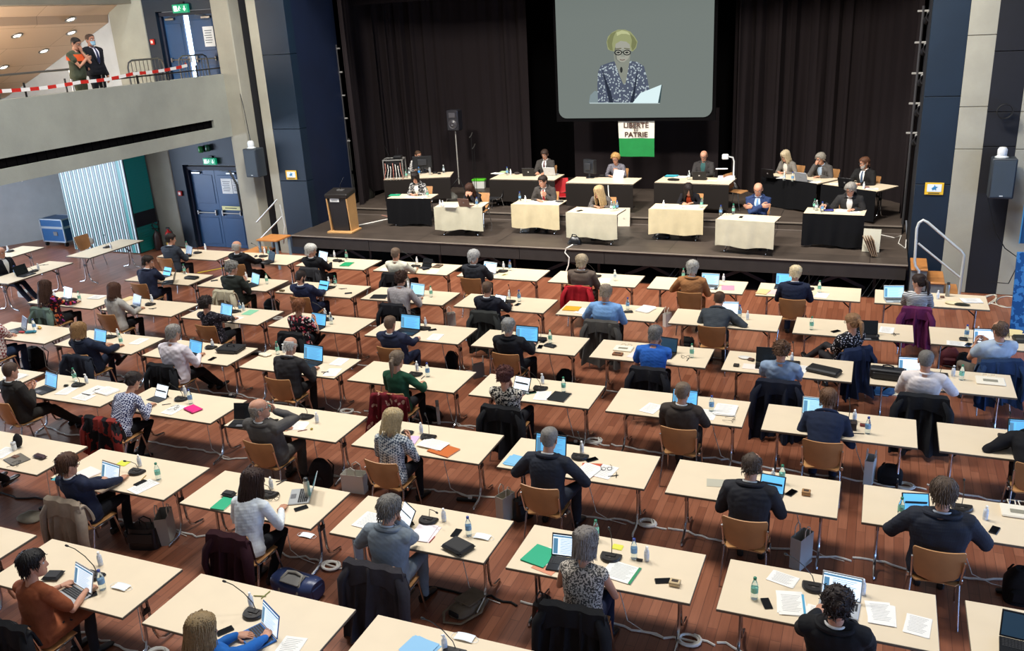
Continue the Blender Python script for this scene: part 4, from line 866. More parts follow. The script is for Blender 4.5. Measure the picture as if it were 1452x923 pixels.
def person(desc, x, y, z0=0., yaw=0., lean=10, hy=0, hp=12, arms=('rest', 'rest'), D=.28, ts=.73, s=1.0, bw=None, fem=False, hair='short', hc='#3b2a20', skin='m', top=('jacket', None), topm=None, sleeve=1., low=None, legs='sit', shirt=None, tie=None, glasses=False, beard=None, mask=None, belly=.0, shoes='#15120f', vx=.011, group='people seated in the hall', extra=None, tilt=0, label=None):
    bw = bw or (1.08 if not fem else 1.02)
    tm = topm or fabric('#23252b'); lm = low or (tm if top[0] == 'jacket' and not fem and topm else fabric('#1a1a1e')); sk = mat(SKIN[skin], .55, spec=.35, var=.05, vscale=30); lips = mat('#a9604f', .5)
    stand = legs == 'stand'; hz = (.93*s if stand else .535); a1, a2 = R(lean)*.75, R(lean)*1.25; Ls = .265*s
    P0 = np.array([0, 0, hz]); d1 = np.array([0, math.sin(a1), math.cos(a1)]); d2 = np.array([0, math.sin(a2), math.cos(a2)]); P1 = P0+d1*Ls; P2 = P1+d2*Ls
    def spine(t):
        if t < .42: p = P0+d1*(t*2*Ls); k = 0
        elif t > .58: p = P1+d2*((t-.5)*2*Ls); k = 1
        else: k = (t-.42)/.16; A = P0+d1*(t*2*Ls); Bb = P1+d2*((t-.5)*2*Ls); p = A*(1-k)+Bb*k
        u = norm(d1*(1-k)+d2*k); return p, u, np.cross(np.array([1., 0, 0]), -u)*1.0
    hk = 1.06*s if not fem else 1.05*s
    Hc = P2+np.array([0, .038+.10*math.sin(a2), .150*math.cos(a2*.5)])*s
    prof = [(-.12, .160, .11, .125), (0, .172, .125, .13), (.18, .162, .13, .118), (.4, .158, .125, .112), (.62, .178, .128, .118), (.78, .186, .120, .115), (.88, .172, .100, .105), (.95, .125, .076, .088), (1.0, .072, .058, .068)] if not fem else [(-.12, .165, .115, .135), (0, .172, .12, .135), (.18, .148, .11, .112), (.38, .136, .105, .10), (.62, .150, .135, .105), (.78, .158, .115, .105), (.88, .148, .088, .095), (.95, .105, .068, .08), (1.0, .062, .052, .060)]
    def torso(off, t0=-.12, t1=1.0, n=24):
        rings = []
        for t, w, df, db in prof:
            if t < t0-1e-6 or t > t1+1e-6: continue
            p, u, fw = spine(t); fw = np.array([0, u[2], -u[1]]); w = w*bw*s+off; df = (df*bw+belly*math.exp(-((t-.2)/.22)**2))*s+off; db = db*(.5+.5*bw)*s+off
            th = np.arange(n)*2*PI/n; c, sn = np.cos(th), np.sin(th); xx = np.sign(c)*np.abs(c)**.83*w; yy = np.sign(sn)*np.abs(sn)**.83; rings.append(p+xx[:, None]*np.array([1., 0, 0])+(yy*np.where(sn > 0, df, db))[:, None]*fw)
        return rings
    sw = (.168 if fem else .195)*s*(.75+.25*bw); chest, cu, _ = spine(.80)
    A_ = []
    l1, l2 = (.285*s, .255*s) if fem else (.305*s, .27*s)
    for side, kd in ((-1, arms[0]), (1, arms[1])):
        sp_, u_, _ = spine(.875); S = sp_+np.array([side*sw, 0, -.012*s])
        W_, fd, pn, curl, pole = arm_target(kd, side, D, ts, Hc, chest) if isinstance(kd, str) else kd
        W_ = np.array(W_, float); E, W2 = ik(S, W_, l1, l2, pole)
        if np.linalg.norm(W2-W_) > .02 and kd in ('chin', 'face', 'drink'): pass
        A_.append((side, S, E, W2, norm(fd), norm(pn), curl))
    body = MB(); body.loft(torso(-.022)); neckend = Hc+np.array([0, -.012, -.035])*hk
    body.tube([P2-d2*.05, P2+d2*.03, neckend], np.array([.066, .057, .055])*s*(.92 if fem else 1), 14, round_end=True)
    T = MB(); T.loft(torso(.014 if top[0] in ('jacket', 'coat', 'vest') else .004, t0=-.12, t1=.95))
    p9, _, _ = spine(.95)
    for side, S, E, W_, fd, pn, curl in A_:
        nb = P2-d2*.040+np.array([side*.045, -.01, 0]); ft = .9 if fem else 1.0; j = .012 if top[0] in ('jacket', 'coat') else .006
        body.tube([nb, S, S*.5+E*.5, E, E*.45+W_*.55, W_, W_+fd*.012], np.array([.045, .052, .043, .037, .036, .026, .025])*s*ft, 12, round_end=True)
        if top[0] != 'vest':
            up = [nb, S, S*.5+E*.5, E]; rr = np.array([.055, .066, .056, .049])*s*ft*(.55+.45*bw)+j
            if sleeve >= .99: up += [E*.5+W_*.5, W_-norm(W_-E)*.012]; rr = np.r_[rr, np.array([.045, .036])*s*ft+j*.8]
            elif sleeve < .9: up = [nb, S, S*(1-sleeve)+E*sleeve]; rr = np.array([.055, .066, .062])*s*ft*(.55+.45*bw)+j
            else: up += [E*.6+W_*.4]; rr = np.r_[rr, .043*s*ft+j]
            T.tube(up, rr, 14, round_end=True)
        else: T.tube([nb, S+np.array([-side*.02, 0, .0])], np.array([.06, .07])*s*ft, 12, round_end=True)
        cap_ = S+np.array([-side*.012, 0, -.006]); T.ell(cap_, np.array([.060, .062, .058])*s*ft*(.6+.4*bw)+j, n=12, k=8)
    # legs
    hx = .088*s*bw; LG = {}
    if legs == 'stand': LG = {-1: ((-.10, .02, .50*s), (-.12, -.02, .08)), 1: ((.10, .03, .50*s), (.13, .02, .08))}
    else:
        k = .44*s; LG = {'sit': ((.115, k, .525), (.12, k-.05, .085)), 'tuck': ((.12, k-.02, .50), (.10, .16, .085)), 'wide': ((.2, k-.03, .525), (.2, k-.06, .085)), 'stretch': ((.10, k, .475), (.10, k+.36, .085)), 'cross': None}[legs] if legs != 'cross' else None
        if LG is None: LG = {-1: ((-.07, k, .525), (-.05, k-.06, .085)), 1: ((.0, k+.02, .655), (-.17, k+.25, .38))}
        else: (kn, an) = LG; LG = {-1: ((-kn[0], kn[1], kn[2]), (-an[0], an[1], an[2])), 1: (kn, an)}
    Lb = MB(); Lb.ell((0, -.005, hz+(-.0 if stand else .005)), (.165*s*bw, .14*s, .115*s), n=18, k=10); SH_ = []
    for side in (-1, 1):
        kn, an = np.array(LG[side][0], float), np.array(LG[side][1], float); h0 = np.array([side*hx, .01, hz-.0]); sh = norm(an-kn)
        mid = h0*.5+kn*.5; sc_ = an*.55+kn*.45+np.array([0, -.012, 0])
        Lb.tube([h0, mid, kn, sc_, an-sh*.0], np.array([.088, .080, .064, .058, .050])*s*(.8+.2*bw)*(1 if not fem else .94), 12, round_end=True)
        body.tube([h0, mid, kn, sc_, an], np.array([.070, .062, .050, .044, .034])*s, 10, round_end=True); SH_.append((side, kn, an))
    skirt = top[0] == 'dress'
    if skirt:
        K = MB(); kn = (np.array(LG[-1][0])+np.array(LG[1][0]))/2
        for t, w, h in ((-.12, .19, .11), (.2, .20, .115), (.6, .19, .10), (1.0, .185, .095), (1.1, .17, .09)):
            c = np.array([0, -.02, hz])*(1-t)+kn*t if t > 0 else np.array([0, -.02+t*.4, hz]); th = np.arange(20)*2*PI/20; K.loft if False else None; T_ = np.c_[np.cos(th)*w, np.zeros(20), np.sin(th)*h]+c
            K.v.append(T_); K.n += 20
        rs_ = K.v; K2 = MB(); K2.loft(rs_); T.join(K2)
    # head and hands join the body
    Rh = rotm(0, 0, R(hy))@rotm(R(-hp-lean*.0), 0, 0)@rotm(0, R(tilt), 0); HB = head_mb().xf(Rh, Hc, hk); EX = MB(); EX.join(HB)
    for side, S, E, W_, fd, pn, curl in A_:
        Y = fd; Z = -norm(pn-Y*(pn@Y)); X = np.cross(Y, Z); M3 = np.stack([X, Y, Z], 1); EX.join(hand_mb(side, curl).xf(M3, W_, s*(.94 if fem else 1.02)), 0)
    body_o = add_obj('person', bpy.data.meshes.new('person'), None, (x, y, z0), yaw); queue(body_o, body, max(vx, .012), [sk, lips], 0, EX, 3)
    tag(body_o, label or desc, 'person', group)
    top_o = add_obj({'jacket': 'jacket', 'shirt': 'shirt', 'blouse': 'blouse', 'sweater': 'sweater', 'dress': 'dress', 'vest': 'vest', 'coat': 'coat', 'polo': 'shirt'}[top[0]], bpy.data.meshes.new('top'), body_o); queue(top_o, T, vx, [tm], .0062)
    if not skirt or True:
        lo = add_obj('trousers' if not skirt else 'tights', bpy.data.meshes.new('low'), body_o); queue(lo, Lb if not skirt else Lb.xf(), max(vx, .013), [lm], .003)
    shm = shoe_mb().mesh([mat(shoes, .35), mat('#0c0b0a', .6)], True, 'shoe')
    for side, kn, an in SH_:
        so = add_obj('shoe', shm, body_o); d = norm(an-kn); pit = 0
        if legs == 'cross' and side == 1: pit = .5
        if legs == 'stretch': pit = .25
        so.location = an-np.array([0, -.01, .078*math.cos(pit)]); so.rotation_euler = (pit, 0, -side*R(9))
    ho = part('hair', hair_mb(hair, int(abs(x*31+y*17)) % 50).xf(Rh, Hc, hk), mat(hc, .62, bump=.5, bscale=90, spec=.3, var=.22, vscale=45), body_o)
    global EYE
    if EYE is None: EYE = MB().ell((0, 0, 0), (.0125, .0125, .0125), n=10, k=8).ell((0, .0065, 0), (.0065, .0068, .0065), 1, n=8, k=6).mesh([mat('#e8e4de', .2), mat('#2b211b', .15)])
    for sx in (-1, 1):
        e = add_obj('eye', EYE, body_o); e.location = Hc+Rh@(np.array([sx*.031, .074, .006])*hk); e.rotation_euler = Matrix(Rh.tolist()).to_euler(); e.scale = (hk,)*3
    bm_ = mat(hc, .7)
    bw_ = MB()
    for sx in (-1, 1): bw_.tube([(sx*.014, .093, .027), (sx*.032, .0905, .032), (sx*.048, .080, .027)], [.003, .0035, .002], 6)
    if hair != 'none': part('eyebrows', bw_.xf(Rh, Hc, hk), bm_, body_o)
    if glasses:
        g = MB()
        for sx in (-1, 1):
            a = np.linspace(0, 2*PI, 13); g.tube([(sx*.032+.024*np.cos(t), .101-.004*abs(np.cos(t)), .005+.018*np.sin(t)) for t in a], .0026, 5); g.tube([(sx*.056, .097, .010), (sx*.079, .04, .012), (sx*.082, -.02, .006)], .0026, 5)
        g.tube([(-.009, .103, .008), (.009, .103, .008)], .0026, 5); part('glasses', g.xf(Rh, Hc, hk), mat('#1b1a1c' if glasses is True else glasses, .3), body_o)
    if beard:
        V = HG+HN*np.where((HG[:, :, 2] < np.interp(np.abs(HAA), [0, .3, .7, 1.4, PI], [-.050, -.045, -.045, .0, -.2])[None, :]) & (np.abs(HAA)[None, :] < 1.45) & ~((np.abs(HG[:, :, 2]+.073) < .010) & (np.abs(HAA)[None, :] < .22)), .005, -.006)[:, :, None]
        bb = MB(); bb.add(V.reshape(-1, 3), [q[::-1] for q in grid_faces(NZ, NA)]); part('beard', bb.xf(Rh, Hc, hk), mat(beard, .8), body_o)
    if mask:
        i0, i1 = 0, int(np.argmin(np.abs(HZ+.030))); J = [j for j in range(NA) if abs(HAA[j]) < 1.15]; J.sort(key=lambda j: HAA[j]); mb_ = MB(); rings = []
        for i in range(i0+1, i1+1):
            o_ = HG[i, J]+HN[i, J]*.007; rings.append(np.concatenate([o_, (HG[i, J]+HN[i, J]*.002)[::-1]]))
        mb_.loft(rings); part('face_mask', mb_.xf(Rh, Hc, hk), mat(mask, .8), body_o)
    if top[0] in ('jacket', 'coat') or shirt:
        def ringat(t, off, k=22, w=1., lift=0., a0=0., a1=2*PI):
            p, u, _ = spine(t); fw = np.array([0, u[2], -u[1]]); th = np.linspace(a0, a1, k); w_, df, db = prof[-1][1:] if t > .97 else np.array([np.interp(t, [q[0] for q in prof], [q[j] for q in prof]) for j in (1, 2, 3)])
            return p+(np.cos(th)*(w_*bw*s*w+off))[:, None]*np.array([1., 0, 0])+(np.sin(th)*np.where(np.sin(th) > 0, df*s+off, db*s+off))[:, None]*fw+u*(lift*(1-np.sin(th))[:, None]/2)
        if top[0] in ('jacket', 'coat'): part('jacket_collar', MB().tube(ringat(.965, .010, lift=.022, a0=PI-.75, a1=2*PI+.75), .019*s, 8, flat=1.1), tm, body_o)
        if shirt: part('shirt_collar', MB().tube(ringat(1.0, -.004, w=.92, lift=.022), .011*s, 8), mat(shirt, .8), body_o)
        if shirt and top[0] in ('jacket', 'coat'):
            def front(tt, hw, off, k=5):
                p, u, _ = spine(tt); fw = np.array([0, u[2], -u[1]]); w_, df, db = [np.interp(tt, [q[0] for q in prof], [q[j] for q in prof]) for j in (1, 2, 3)]
                xs_ = np.linspace(-hw, hw, k); W0 = w_*bw*s+.014; yy = np.clip(1-(np.abs(xs_)/W0)**2.4, 0, 1)**(1/2.4); return p+xs_[:, None]*np.array([1., 0, 0])+(yy*((df*bw+belly*math.exp(-((tt-.2)/.22)**2))*s+.014)+off)[:, None]*fw
            rg = [np.concatenate([front(t_, h_, .010), front(t_, h_, -.01)[::-1]]) for t_, h_ in ((.34, .008), (.5, .032), (.66, .052), (.8, .066), (.9, .060), (.97, .045))]
            part('shirt_front', MB().loft(rg), mat(shirt, .8), body_o)
            if tie:
                rg = [np.concatenate([front(t_, h_, .017, 3), front(t_, h_, .004, 3)[::-1]]) for t_, h_ in ((.36, .010), (.42, .034), (.6, .030), (.8, .022), (.93, .018), (.965, .026))]
                part('tie', MB().loft(rg), mat(tie, .6), body_o)
            for sd in (-1, 1):                                       # lapels
                rg = []
                for t_, h_, lw in ((.34, .008, .03), (.55, .036, .045), (.72, .056, .06), (.84, .064, .05), (.95, .05, .03)):
                    c = front(t_, h_+lw, .013, 3); a_, b_ = (c[0], c[0]*.35+c[1]*.65) if sd < 0 else (c[2], c[2]*.35+c[1]*.65); i_ = front(t_, h_, .016, 3)[0 if sd < 0 else 2]
                    rg.append(np.array([a_, i_, i_-[0, .014, 0], a_-[0, .014, 0]]))
                part('lapel', MB().loft(rg), tm, body_o)
    if extra: extra(body_o, dict(torso=torso, Hc=Hc, Rh=Rh, spine=spine, arms=A_, s=s, hk=hk))
    return body_o
def head_offset(lean, s, legs='sit'):
    a1, a2 = R(lean)*.75, R(lean)*1.25; Ls = .265*s
    return (math.sin(a1)+math.sin(a2))*Ls+(.038+.10*math.sin(a2))*s, .535+(math.cos(a1)+math.cos(a2))*Ls+.150*math.cos(a2*.5)*s
def seat_from_head(u, v, z0, s, hipdist, ty, yaw=0.):
    """hips so that the head shows at (u,v); hips lie on the line y = ty (depth), leaning as needed"""
    lean = 10.
    for _ in range(30):
        off, z = head_offset(lean, s); H = at(u, v, z0+z); need = H[1]-ty
        err = need-off*math.cos(yaw); lean += (1 if math.cos(yaw) > 0 else -1)*max(-6, min(6, err*70)); lean = max(-14, min(38, lean))
    off, z = head_offset(lean, s); H = at(u, v, z0+z); return H[0]+off*math.sin(yaw), H[1]-off*math.cos(yaw), lean
# ================================================================ the hall: tables, delegates, things on the tables
ROWY = {-1: 5.18, 0: 7.0, 1: 8.84, 2: 10.69, 3: 12.51, 4: 14.34, 5: 16.21}; ROWX = {-1: -.95, 0: -.12, 1: -1.0, 2: -.2, 3: -1.0, 4: -.17, 5: -1.0}
def tpos(r, j): return ROWX[r]+2.03*j, ROWY[r]
TS = .733
G_ = {'lap': 'laptops on the delegates\' tables', 'tab': 'tablets on the delegates\' tables', 'mic': 'desk microphones', 'bot': 'water bottles in the hall', 'sp': 'white hand gel bottles in the hall', 'ph': 'phones on the tables', 'pa': 'papers on the tables', 'case': 'cases and folders on the tables', 'coat': 'garments hung over chairs', 'tab_': 'cream folding tables in the hall', 'chair': 'wooden shell chairs in the hall', 'misc': 'small things on the tables', 'bag': 'bags on the hall floor', 'cable': 'cables on the hall floor'}
CAT = {}
def item(kind, u, v, who, *a, z=TS, n=None, rot=None, prep='before', grp=''):
    """one thing standing on a surface at height z where the view ray through (u, v) meets it"""
    W_ = ' %s the %s' % (prep, who); rz = R(rot if rot is not None else 0)
    g = lambda k: G_[k]+grp
    if kind == 'lap':
        st = a[0] if a else 'blk_blue'; tr = rz; p = at(u, v, z+.11)
        ph = n or {'blk_blue': 'black laptop with blue screen', 'blk_big': 'large black laptop with blue screen', 'blk_white': 'black laptop with white screen', 'sil_blue': 'silver laptop with pale blue screen', 'sil_white': 'silver laptop with white screen', 'gold_white': 'gold laptop with white screen', 'blk_dark': 'open dark laptop', 'sil_dark': 'silver laptop with dark screen', 'blk_off': 'black laptop with black screen', 'sil_teal': 'silver laptop with teal glare', 'bronze': 'bronze laptop', 'blue_base': 'laptop with blue shell and white screen'}[st]
        return copy_of(LAP[st], 'laptop', ph+W_, 'laptop', (p[0], p[1]-.02, z), rz, g('lap'))
    if kind == 'tab':
        p = at(u, v, z+.08); return copy_of(TAB[a[0] if a else 'blue'], 'tablet', (n or 'propped black tablet')+W_, 'tablet', (p[0], p[1], z), rz, g('tab'))
    if kind == 'mic':
        p = at(u, v, z+.015); return copy_of(MICS[a[0] if a else 0], 'desk_microphone', (n or 'dark gooseneck microphone')+W_, 'microphone', (p[0], p[1], z), rz, g('mic'))
    if kind in ('bb', 'bg', 'bw', 'bs'):
        p = at(u, v, z+.10); pr = {'bb': BBLUE, 'bg': BGREEN, 'bw': BWHITE, 'bs': BSOLIDB}[kind]; ph = n or {'bb': 'blue capped water bottle', 'bg': 'green capped water bottle', 'bw': 'clear white capped water bottle', 'bs': 'solid blue drinking bottle'}[kind]
        return copy_of(pr, 'water_bottle', ph+W_, 'bottle', (p[0], p[1], z), rz, g('bot'))
    if kind == 'sp':
        p = at(u, v, z+.075); return copy_of(SPRAY, 'hand_gel_bottle', (n or 'small white gel bottle')+W_, 'bottle', (p[0], p[1], z), rz+R((u*37) % 90-45), g('sp'))
    p = at(u, v, z); L3 = (p[0], p[1], z)
    if kind == 'ph': return copy_of({'b': PHONEB, 'g': PHONEG}.get(a[0] if a else '', PHONE), 'mobile_phone', (n or 'black mobile phone')+W_, 'phone', L3, rz if rot is not None else R((u*53) % 70-60), g('ph'))
    if kind == 'pa':
        w, l, k = (a+(.21, .297, 2)[len(a):])[:3]; col = a[3] if len(a) > 3 else '#f2efe8'; ed = a[4] if len(a) > 4 else None
        b, ms = sheets(w, l, k, col, text=col in ('#f2efe8', '#ecece6'), skew=.012 if k > 2 else .004, edge=ed)
        return single('paper_sheets' if k > 1 else 'paper_sheet', b, ms, (n or 'white printed papers')+W_, 'paper', L3, rz if rot is not None else R((u*17) % 30-15), g('pa'), smooth=False)
    if kind == 'fo':
        c = a[0]; w, l = (a[1:3] if len(a) > 2 else (.24, .31)); return single('document_folder', folder_mesh(w, l), [mat(c, .5), mat('#efe9dd', .8)], (n or 'closed document folder')+W_, 'folder', L3, rz if rot is not None else R((u*17) % 30-15), g('case'))
    if kind == 'case':
        c, w, l, h = a; return single('zip_case', case_mesh(w, l, h), [mat(c, .55, bump=.1, bscale=80), mat('#0b0b0c', .6)], (n or 'zipped case')+W_, 'case', L3, rz if rot is not None else R((u*17) % 50-25), g('case'))
    if kind == 'gl': return single('reading_glasses', glasses_mesh(), mat('#1a1a1c', .35), (n or 'folded reading glasses')+W_, 'glasses', L3, rz+R((u*31) % 120), g('misc'))
    if kind == 'pens':
        k = a[0] if a else 2; return single('ballpoint_pen' if k == 1 else 'ballpoint_pens', pens_mesh(k, int(u)), mat(a[1] if len(a) > 1 else '#1c1c20', .4), (n or 'pens lying')+W_, 'pen', L3, rz, g('misc'))
    if kind == 'mouse':
        b = MB().ell((0, 0, .014), (.032, .055, .02), n=14, k=8); b.box((0, .02, .034), (.006, .02, .004)); return single('computer_mouse', b, mat('#141416', .4), (n or 'black computer mouse')+W_, 'mouse', L3, rz, g('misc'))
    if kind == 'lump':
        c, sx, sy, sz = a; return single(CAT.get(n, 'soft_pouch'), crumple_mesh(1, int(u+v) % 40, (sx, sy, sz)), fabric(c), (n or 'soft pouch')+W_, 'pouch', L3, rz, g('misc'))
    if kind == 'block':
        c, w, l, h = a; b = MB().box((0, 0, h/2), (w, l, h), bev=min(.006, h*.3)); b.box((0, 0, h*.72), (w+.002, l+.002, .003), 1); b.box((0, 0, h+.0006), (w*.6, l*.5, .0014), 1); return single('small_box', b, [mat(c, .6), mat('#3a2c20', .7)], (n or 'small box')+W_, 'box', L3, rz, g('misc'))
    if kind == 'mask':
        b = MB(); rings = []
        for y in np.linspace(-.045, .045, 8): xs_ = np.linspace(-.085, .085, 12); rings.append(np.concatenate([np.c_[xs_, np.full(12, y), .012+.008*np.cos(xs_*18)+.003*math.sin(y*160)], np.c_[xs_, np.full(12, y), .009+.008*np.cos(xs_*18)+.003*math.sin(y*160)][::-1]]))
        b.loft(rings)
        for s in (-1, 1): b.tube([(s*.085, .04, .012), (s*.125, .02, .006), (s*.125, -.02, .006), (s*.085, -.04, .012)], .002, 5)
        return single('face_mask', b, mat(a[0] if a else '#eef3f6', .85), (n or 'white face mask lying')+W_, 'mask', L3, rz, g('misc'))
    if kind == 'thermos':
        b = MB().lathe([(.004, 0), (.033, 0), (.035, .008), (.035, .19), (.026, .215)], 16); t = thing('thermos_flask', (n or 'steel thermos flask')+W_, 'flask', L3, 0, g('bot')); part('body', b, mat(a[0] if a else '#8d8f8c', .3, .6), t); part('cap', MB().lathe([(.024, .212), (.026, .216), (.026, .25), (.018, .256), (.002, .257)], 14), mat('#2c2c2e', .4), t); return t
    if kind == 'briefcase':
        c, w, d, h = a; t = thing('briefcase', (n or 'black briefcase')+W_, 'briefcase', L3, rz, g('bag') if z < .1 else g('case')); b, hd, zz = briefcase(w, d, h); mm = mat(c, .55, bump=.15, bscale=90); part('body', b, mm, t); part('handle', hd, mm, t); part('zip', zz, mat('#3a3a3c', .4, .5), t); return t
    if kind == 'tote':
        w, l = a[0], a[1]; b = MB(); b.box((0, 0, .012), (w, l, .024), bev=.01); b.box((0, -.02, .026), (w*.5, l*.3, .004), 1, bev=.0015); h = MB()
        for s in (-1, 1): h.tube([(s*.05-.03, l/2, .02), (s*.05-.035, l/2+.1, .012), (s*.05+.035, l/2+.1, .012), (s*.05+.03, l/2, .02)], .006, 6)
        t = thing('tote_bag', (n or 'flat cream canvas bag')+W_, 'bag', L3, rz, g('bag') if z < .1 else g('case')); part('body', b, [mat('#ece3cf', .85), mat('#8f8a78', .8)], t); part('handle', h, mat('#ece3cf', .85), t); return t
    raise KeyError(kind)
def soft_mesh(sx, sy, sz, seed, rough=1.):
    b = MB(); n = 30; r = np.random.RandomState(seed); rings = []
    for t in np.linspace(0, 1, 12):
        a = np.linspace(0, 2*PI, n, endpoint=False); c, s = np.cos(a), np.sin(a); k = (1-t**2.6*.75)*(.93+.07*math.sin(min(1, t*4)*PI/2))
        p = np.c_[np.sign(c)*np.abs(c)**.6*sx*k, np.sign(s)*np.abs(s)**.6*sy*k, np.full(n, sz*t)]; d = fbm(p*np.array([13, 13, 16]), 3, seed); p[:, :2] *= (1+.10*rough*d)[:, None]; p[:, 2] += sz*.14*rough*t*fbm(p*np.array([17, 17, 1]), 2, seed+3); rings.append(p)
    b.loft(rings); return b
def fitem(kind, u, v, label, *a, z=0., rot=0, size=None, grp=''):
    """bags and the like standing on the floor"""
    p = at(u, v, z); L3 = (p[0], p[1], z); g = G_['bag']+grp; rz = R(rot)
    if kind == 'leather':
        c, w, d, h = a; t = thing('hand_bag', label, 'bag', L3, rz, g); b, hd, fl = leather_bag(w, d, h); part('body', b, mat(c, .32, bump=.2, bscale=40), t); part('handle', hd, mat(c, .4), t); part('flap', fl, mat(c, .3), t)
    elif kind == 'paperbag':
        c, w, d, h = a; t = thing('paper_bag', label, 'bag', L3, rz, g); b, hd = paper_bag(w, d, h); part('body', b, mat(c, .8, bump=.2, bscale=12), t, smooth=False); part('handle', hd, mat('#e6e0d4', .8), t)
    elif kind == 'backpack':
        c, w, d, h = a; t = thing('backpack', label, 'bag', L3, rz, g); b, pk, st = backpack(w, d, h); mm = fabric(c, .7); part('body', b, mm, t); part('pocket', pk, mm, t); part('strap', st, mm, t)
    elif kind == 'soft':
        c, sx, sy, sz = a; t = thing('soft_bag', label, 'bag', L3, rz, g); part('body', soft_mesh(sx, sy, sz*1.2, int(u) % 30), mat(c, .35, bump=.3, bscale=14), t); h = MB().tube([(-sx*.55, -sy*.3, sz*.9), (-sx*.3, -sy*.5, sz*1.5), (sx*.2, -sy*.55, sz*1.45), (sx*.5, -sy*.3, sz*.9)], .014, 6, flat=.5).tube([(-sx*.9, 0, sz*.6), (-sx*1.05, -sy*.6, .02), (-sx*.4, -sy*1.15, .012), (sx*.5, -sy*1.1, .012)], .014, 6, flat=.4); part('strap', h, mat(c, .5), t); part('flap', MB().box((0, -sy*.52, sz*.55), (sx*1.1, .02, sz*.7), rot=rotm(R(-22)), bev=.008), mat(c, .4), t)
    elif kind == 'duffel':
        c, L_, w, h = a; t = thing('sports_bag', label, 'bag', L3, rz, g); rings = []
        for x in np.linspace(-1, 1, 13):
            k = (1-abs(x)**5*.22); th = np.linspace(0, 2*PI, 22, endpoint=False); ct, st_ = np.cos(th), np.sin(th); p_ = np.c_[np.full(22, x*L_/2), np.sign(ct)*np.abs(ct)**.7*w/2*k, h*.5+np.sign(st_)*np.abs(st_)**.75*h/2*k*(1-.12*math.cos(x*2.6))]; p_[:, 1:] *= (1+.05*fbm(p_*14, 2, 4))[:, None]; p_[:, 2] = np.maximum(p_[:, 2], .004); rings.append(p_)
        part('body', MB().loft(rings), mat(c, .32, bump=.35, bscale=12), t)
        st2 = MB()
        for x in (-.22, .22): st2.tube([(x*L_, -w*.52, .03), (x*L_, -w*.53, h*.5), (x*L_, -w*.3, h*.97), (x*L_*.8, -w*.05, h*1.13), (0, 0, h*1.16)], .016, 6, flat=.4)
        part('strap', st2, mat('#8f8a80', .7), t); part('flap', MB().box((0, -w*.20, h*.97), (L_*.46, w*.5, .014), rot=rotm(R(14)), bev=.006), mat('#6d6a66', .6), t, 'grey flap'); part('zip', MB().tube([(-L_*.45, w*.1, h*.97), (0, w*.1, h*1.0), (L_*.45, w*.1, h*.97)], .006, 6), mat('#b5b3b0', .4, .5), t); part('end_pocket', MB().box((L_*.49, 0, h*.45), (.03, w*.6, h*.55), bev=.012), mat(c, .4), t)
    elif kind == 'satchel':
        c, w, l, h = a; t = thing('shoulder_bag', label, 'bag', L3, rz, g); part('body', soft_mesh(w/2, l/2, h, 6, .7), fabric(c, .7), t); part('flap', MB().box((0, l*.12, h*.98), (w*.86, l*.66, .016), rot=rotm(R(-5)), bev=.007).box((0, -l*.2, h*.99), (.04, .03, .02), bev=.004), fabric(c, .7), t); part('lining', MB().box((0, -l*.47, h*.5), (w*.5, .03, h*.5), bev=.01), mat('#131211', .8), t)
        part('strap', MB().tube([(w*.45, l*.3, h*.6), (w*.7, .0, .03), (w*.5, -l*.55, .02), (-w*.1, -l*.72, .02), (-w*.5, -l*.5, .03), (-w*.5, l*.2, h*.5)], .016, 6, flat=.35), fabric('#8a7a66', .7), t)
    elif kind == 'coatheap':
        c, sx, sy, sz = a; t = single('crumpled_cloth', soft_mesh(sx*.62, sy*.62, sz*1.1, int(u) % 30, 1.6), fabric(c), label, 'cloth', L3, rz, g)
    elif kind == 'binder':
        c, w, d, h = a; t = thing('ring_binder', label, 'binder', L3, rz, g); b = MB().box((0, 0, h/2), (w, d, h), bev=.004); part('cover', b, mat(c, .6), t); part('pages', MB().box((.0, -.002, h/2), (w*.8, d+.004, h*.94)), mat('#eeeae0', .8), t, smooth=False)
    return t
def garment(x, y, yaw, c, back, front, label, w=.50, seed=0, quilt=0, m=None, kind='coat', z=0., sleeves=True):
    o = single(kind, draped(w, back, front, seed, quilt=quilt, sleeves=sleeves), m or fabric(c), label, 'garment', (x, y, z), yaw, G_['coat']); return o
def delegate(r, j, who, uv, items=(), D=.25, yaw=0, chair=True, coat=None, twho=None, lab=None, s=1.04, **k):
    tx, ty = tpos(r, j); yw = R(yaw); hx, hy_, lean = seat_from_head(uv[0], uv[1], 0, s, D, ty-.4-D, yw)
    if k.get('lean') is not None: lean = k.pop('lean')
    vx = .0085 if r <= 1 else (.010 if r <= 3 else .012)
    person(who, hx, hy_, 0, yw, lean=lean, D=D, s=s, vx=vx, label=lab or ('seated '+who), **k)
    if chair: copy_of(CHAIR, 'shell_chair', 'wooden shell chair holding the '+who, 'chair', (hx, hy_-.0, 0), yw, G_['chair'])
    if coat: c, back, front, desc = coat[:4]; kk = coat[4] if len(coat) > 4 else {}; garment(hx, hy_, yw, c, back, front, desc+' behind the '+who, seed=int(uv[0]) % 90, **kk)
    for it in items:
        it = list(it); kw = it.pop() if isinstance(it[-1], dict) else {}; item(it[0], it[1], it[2], who, *it[3:], **kw)
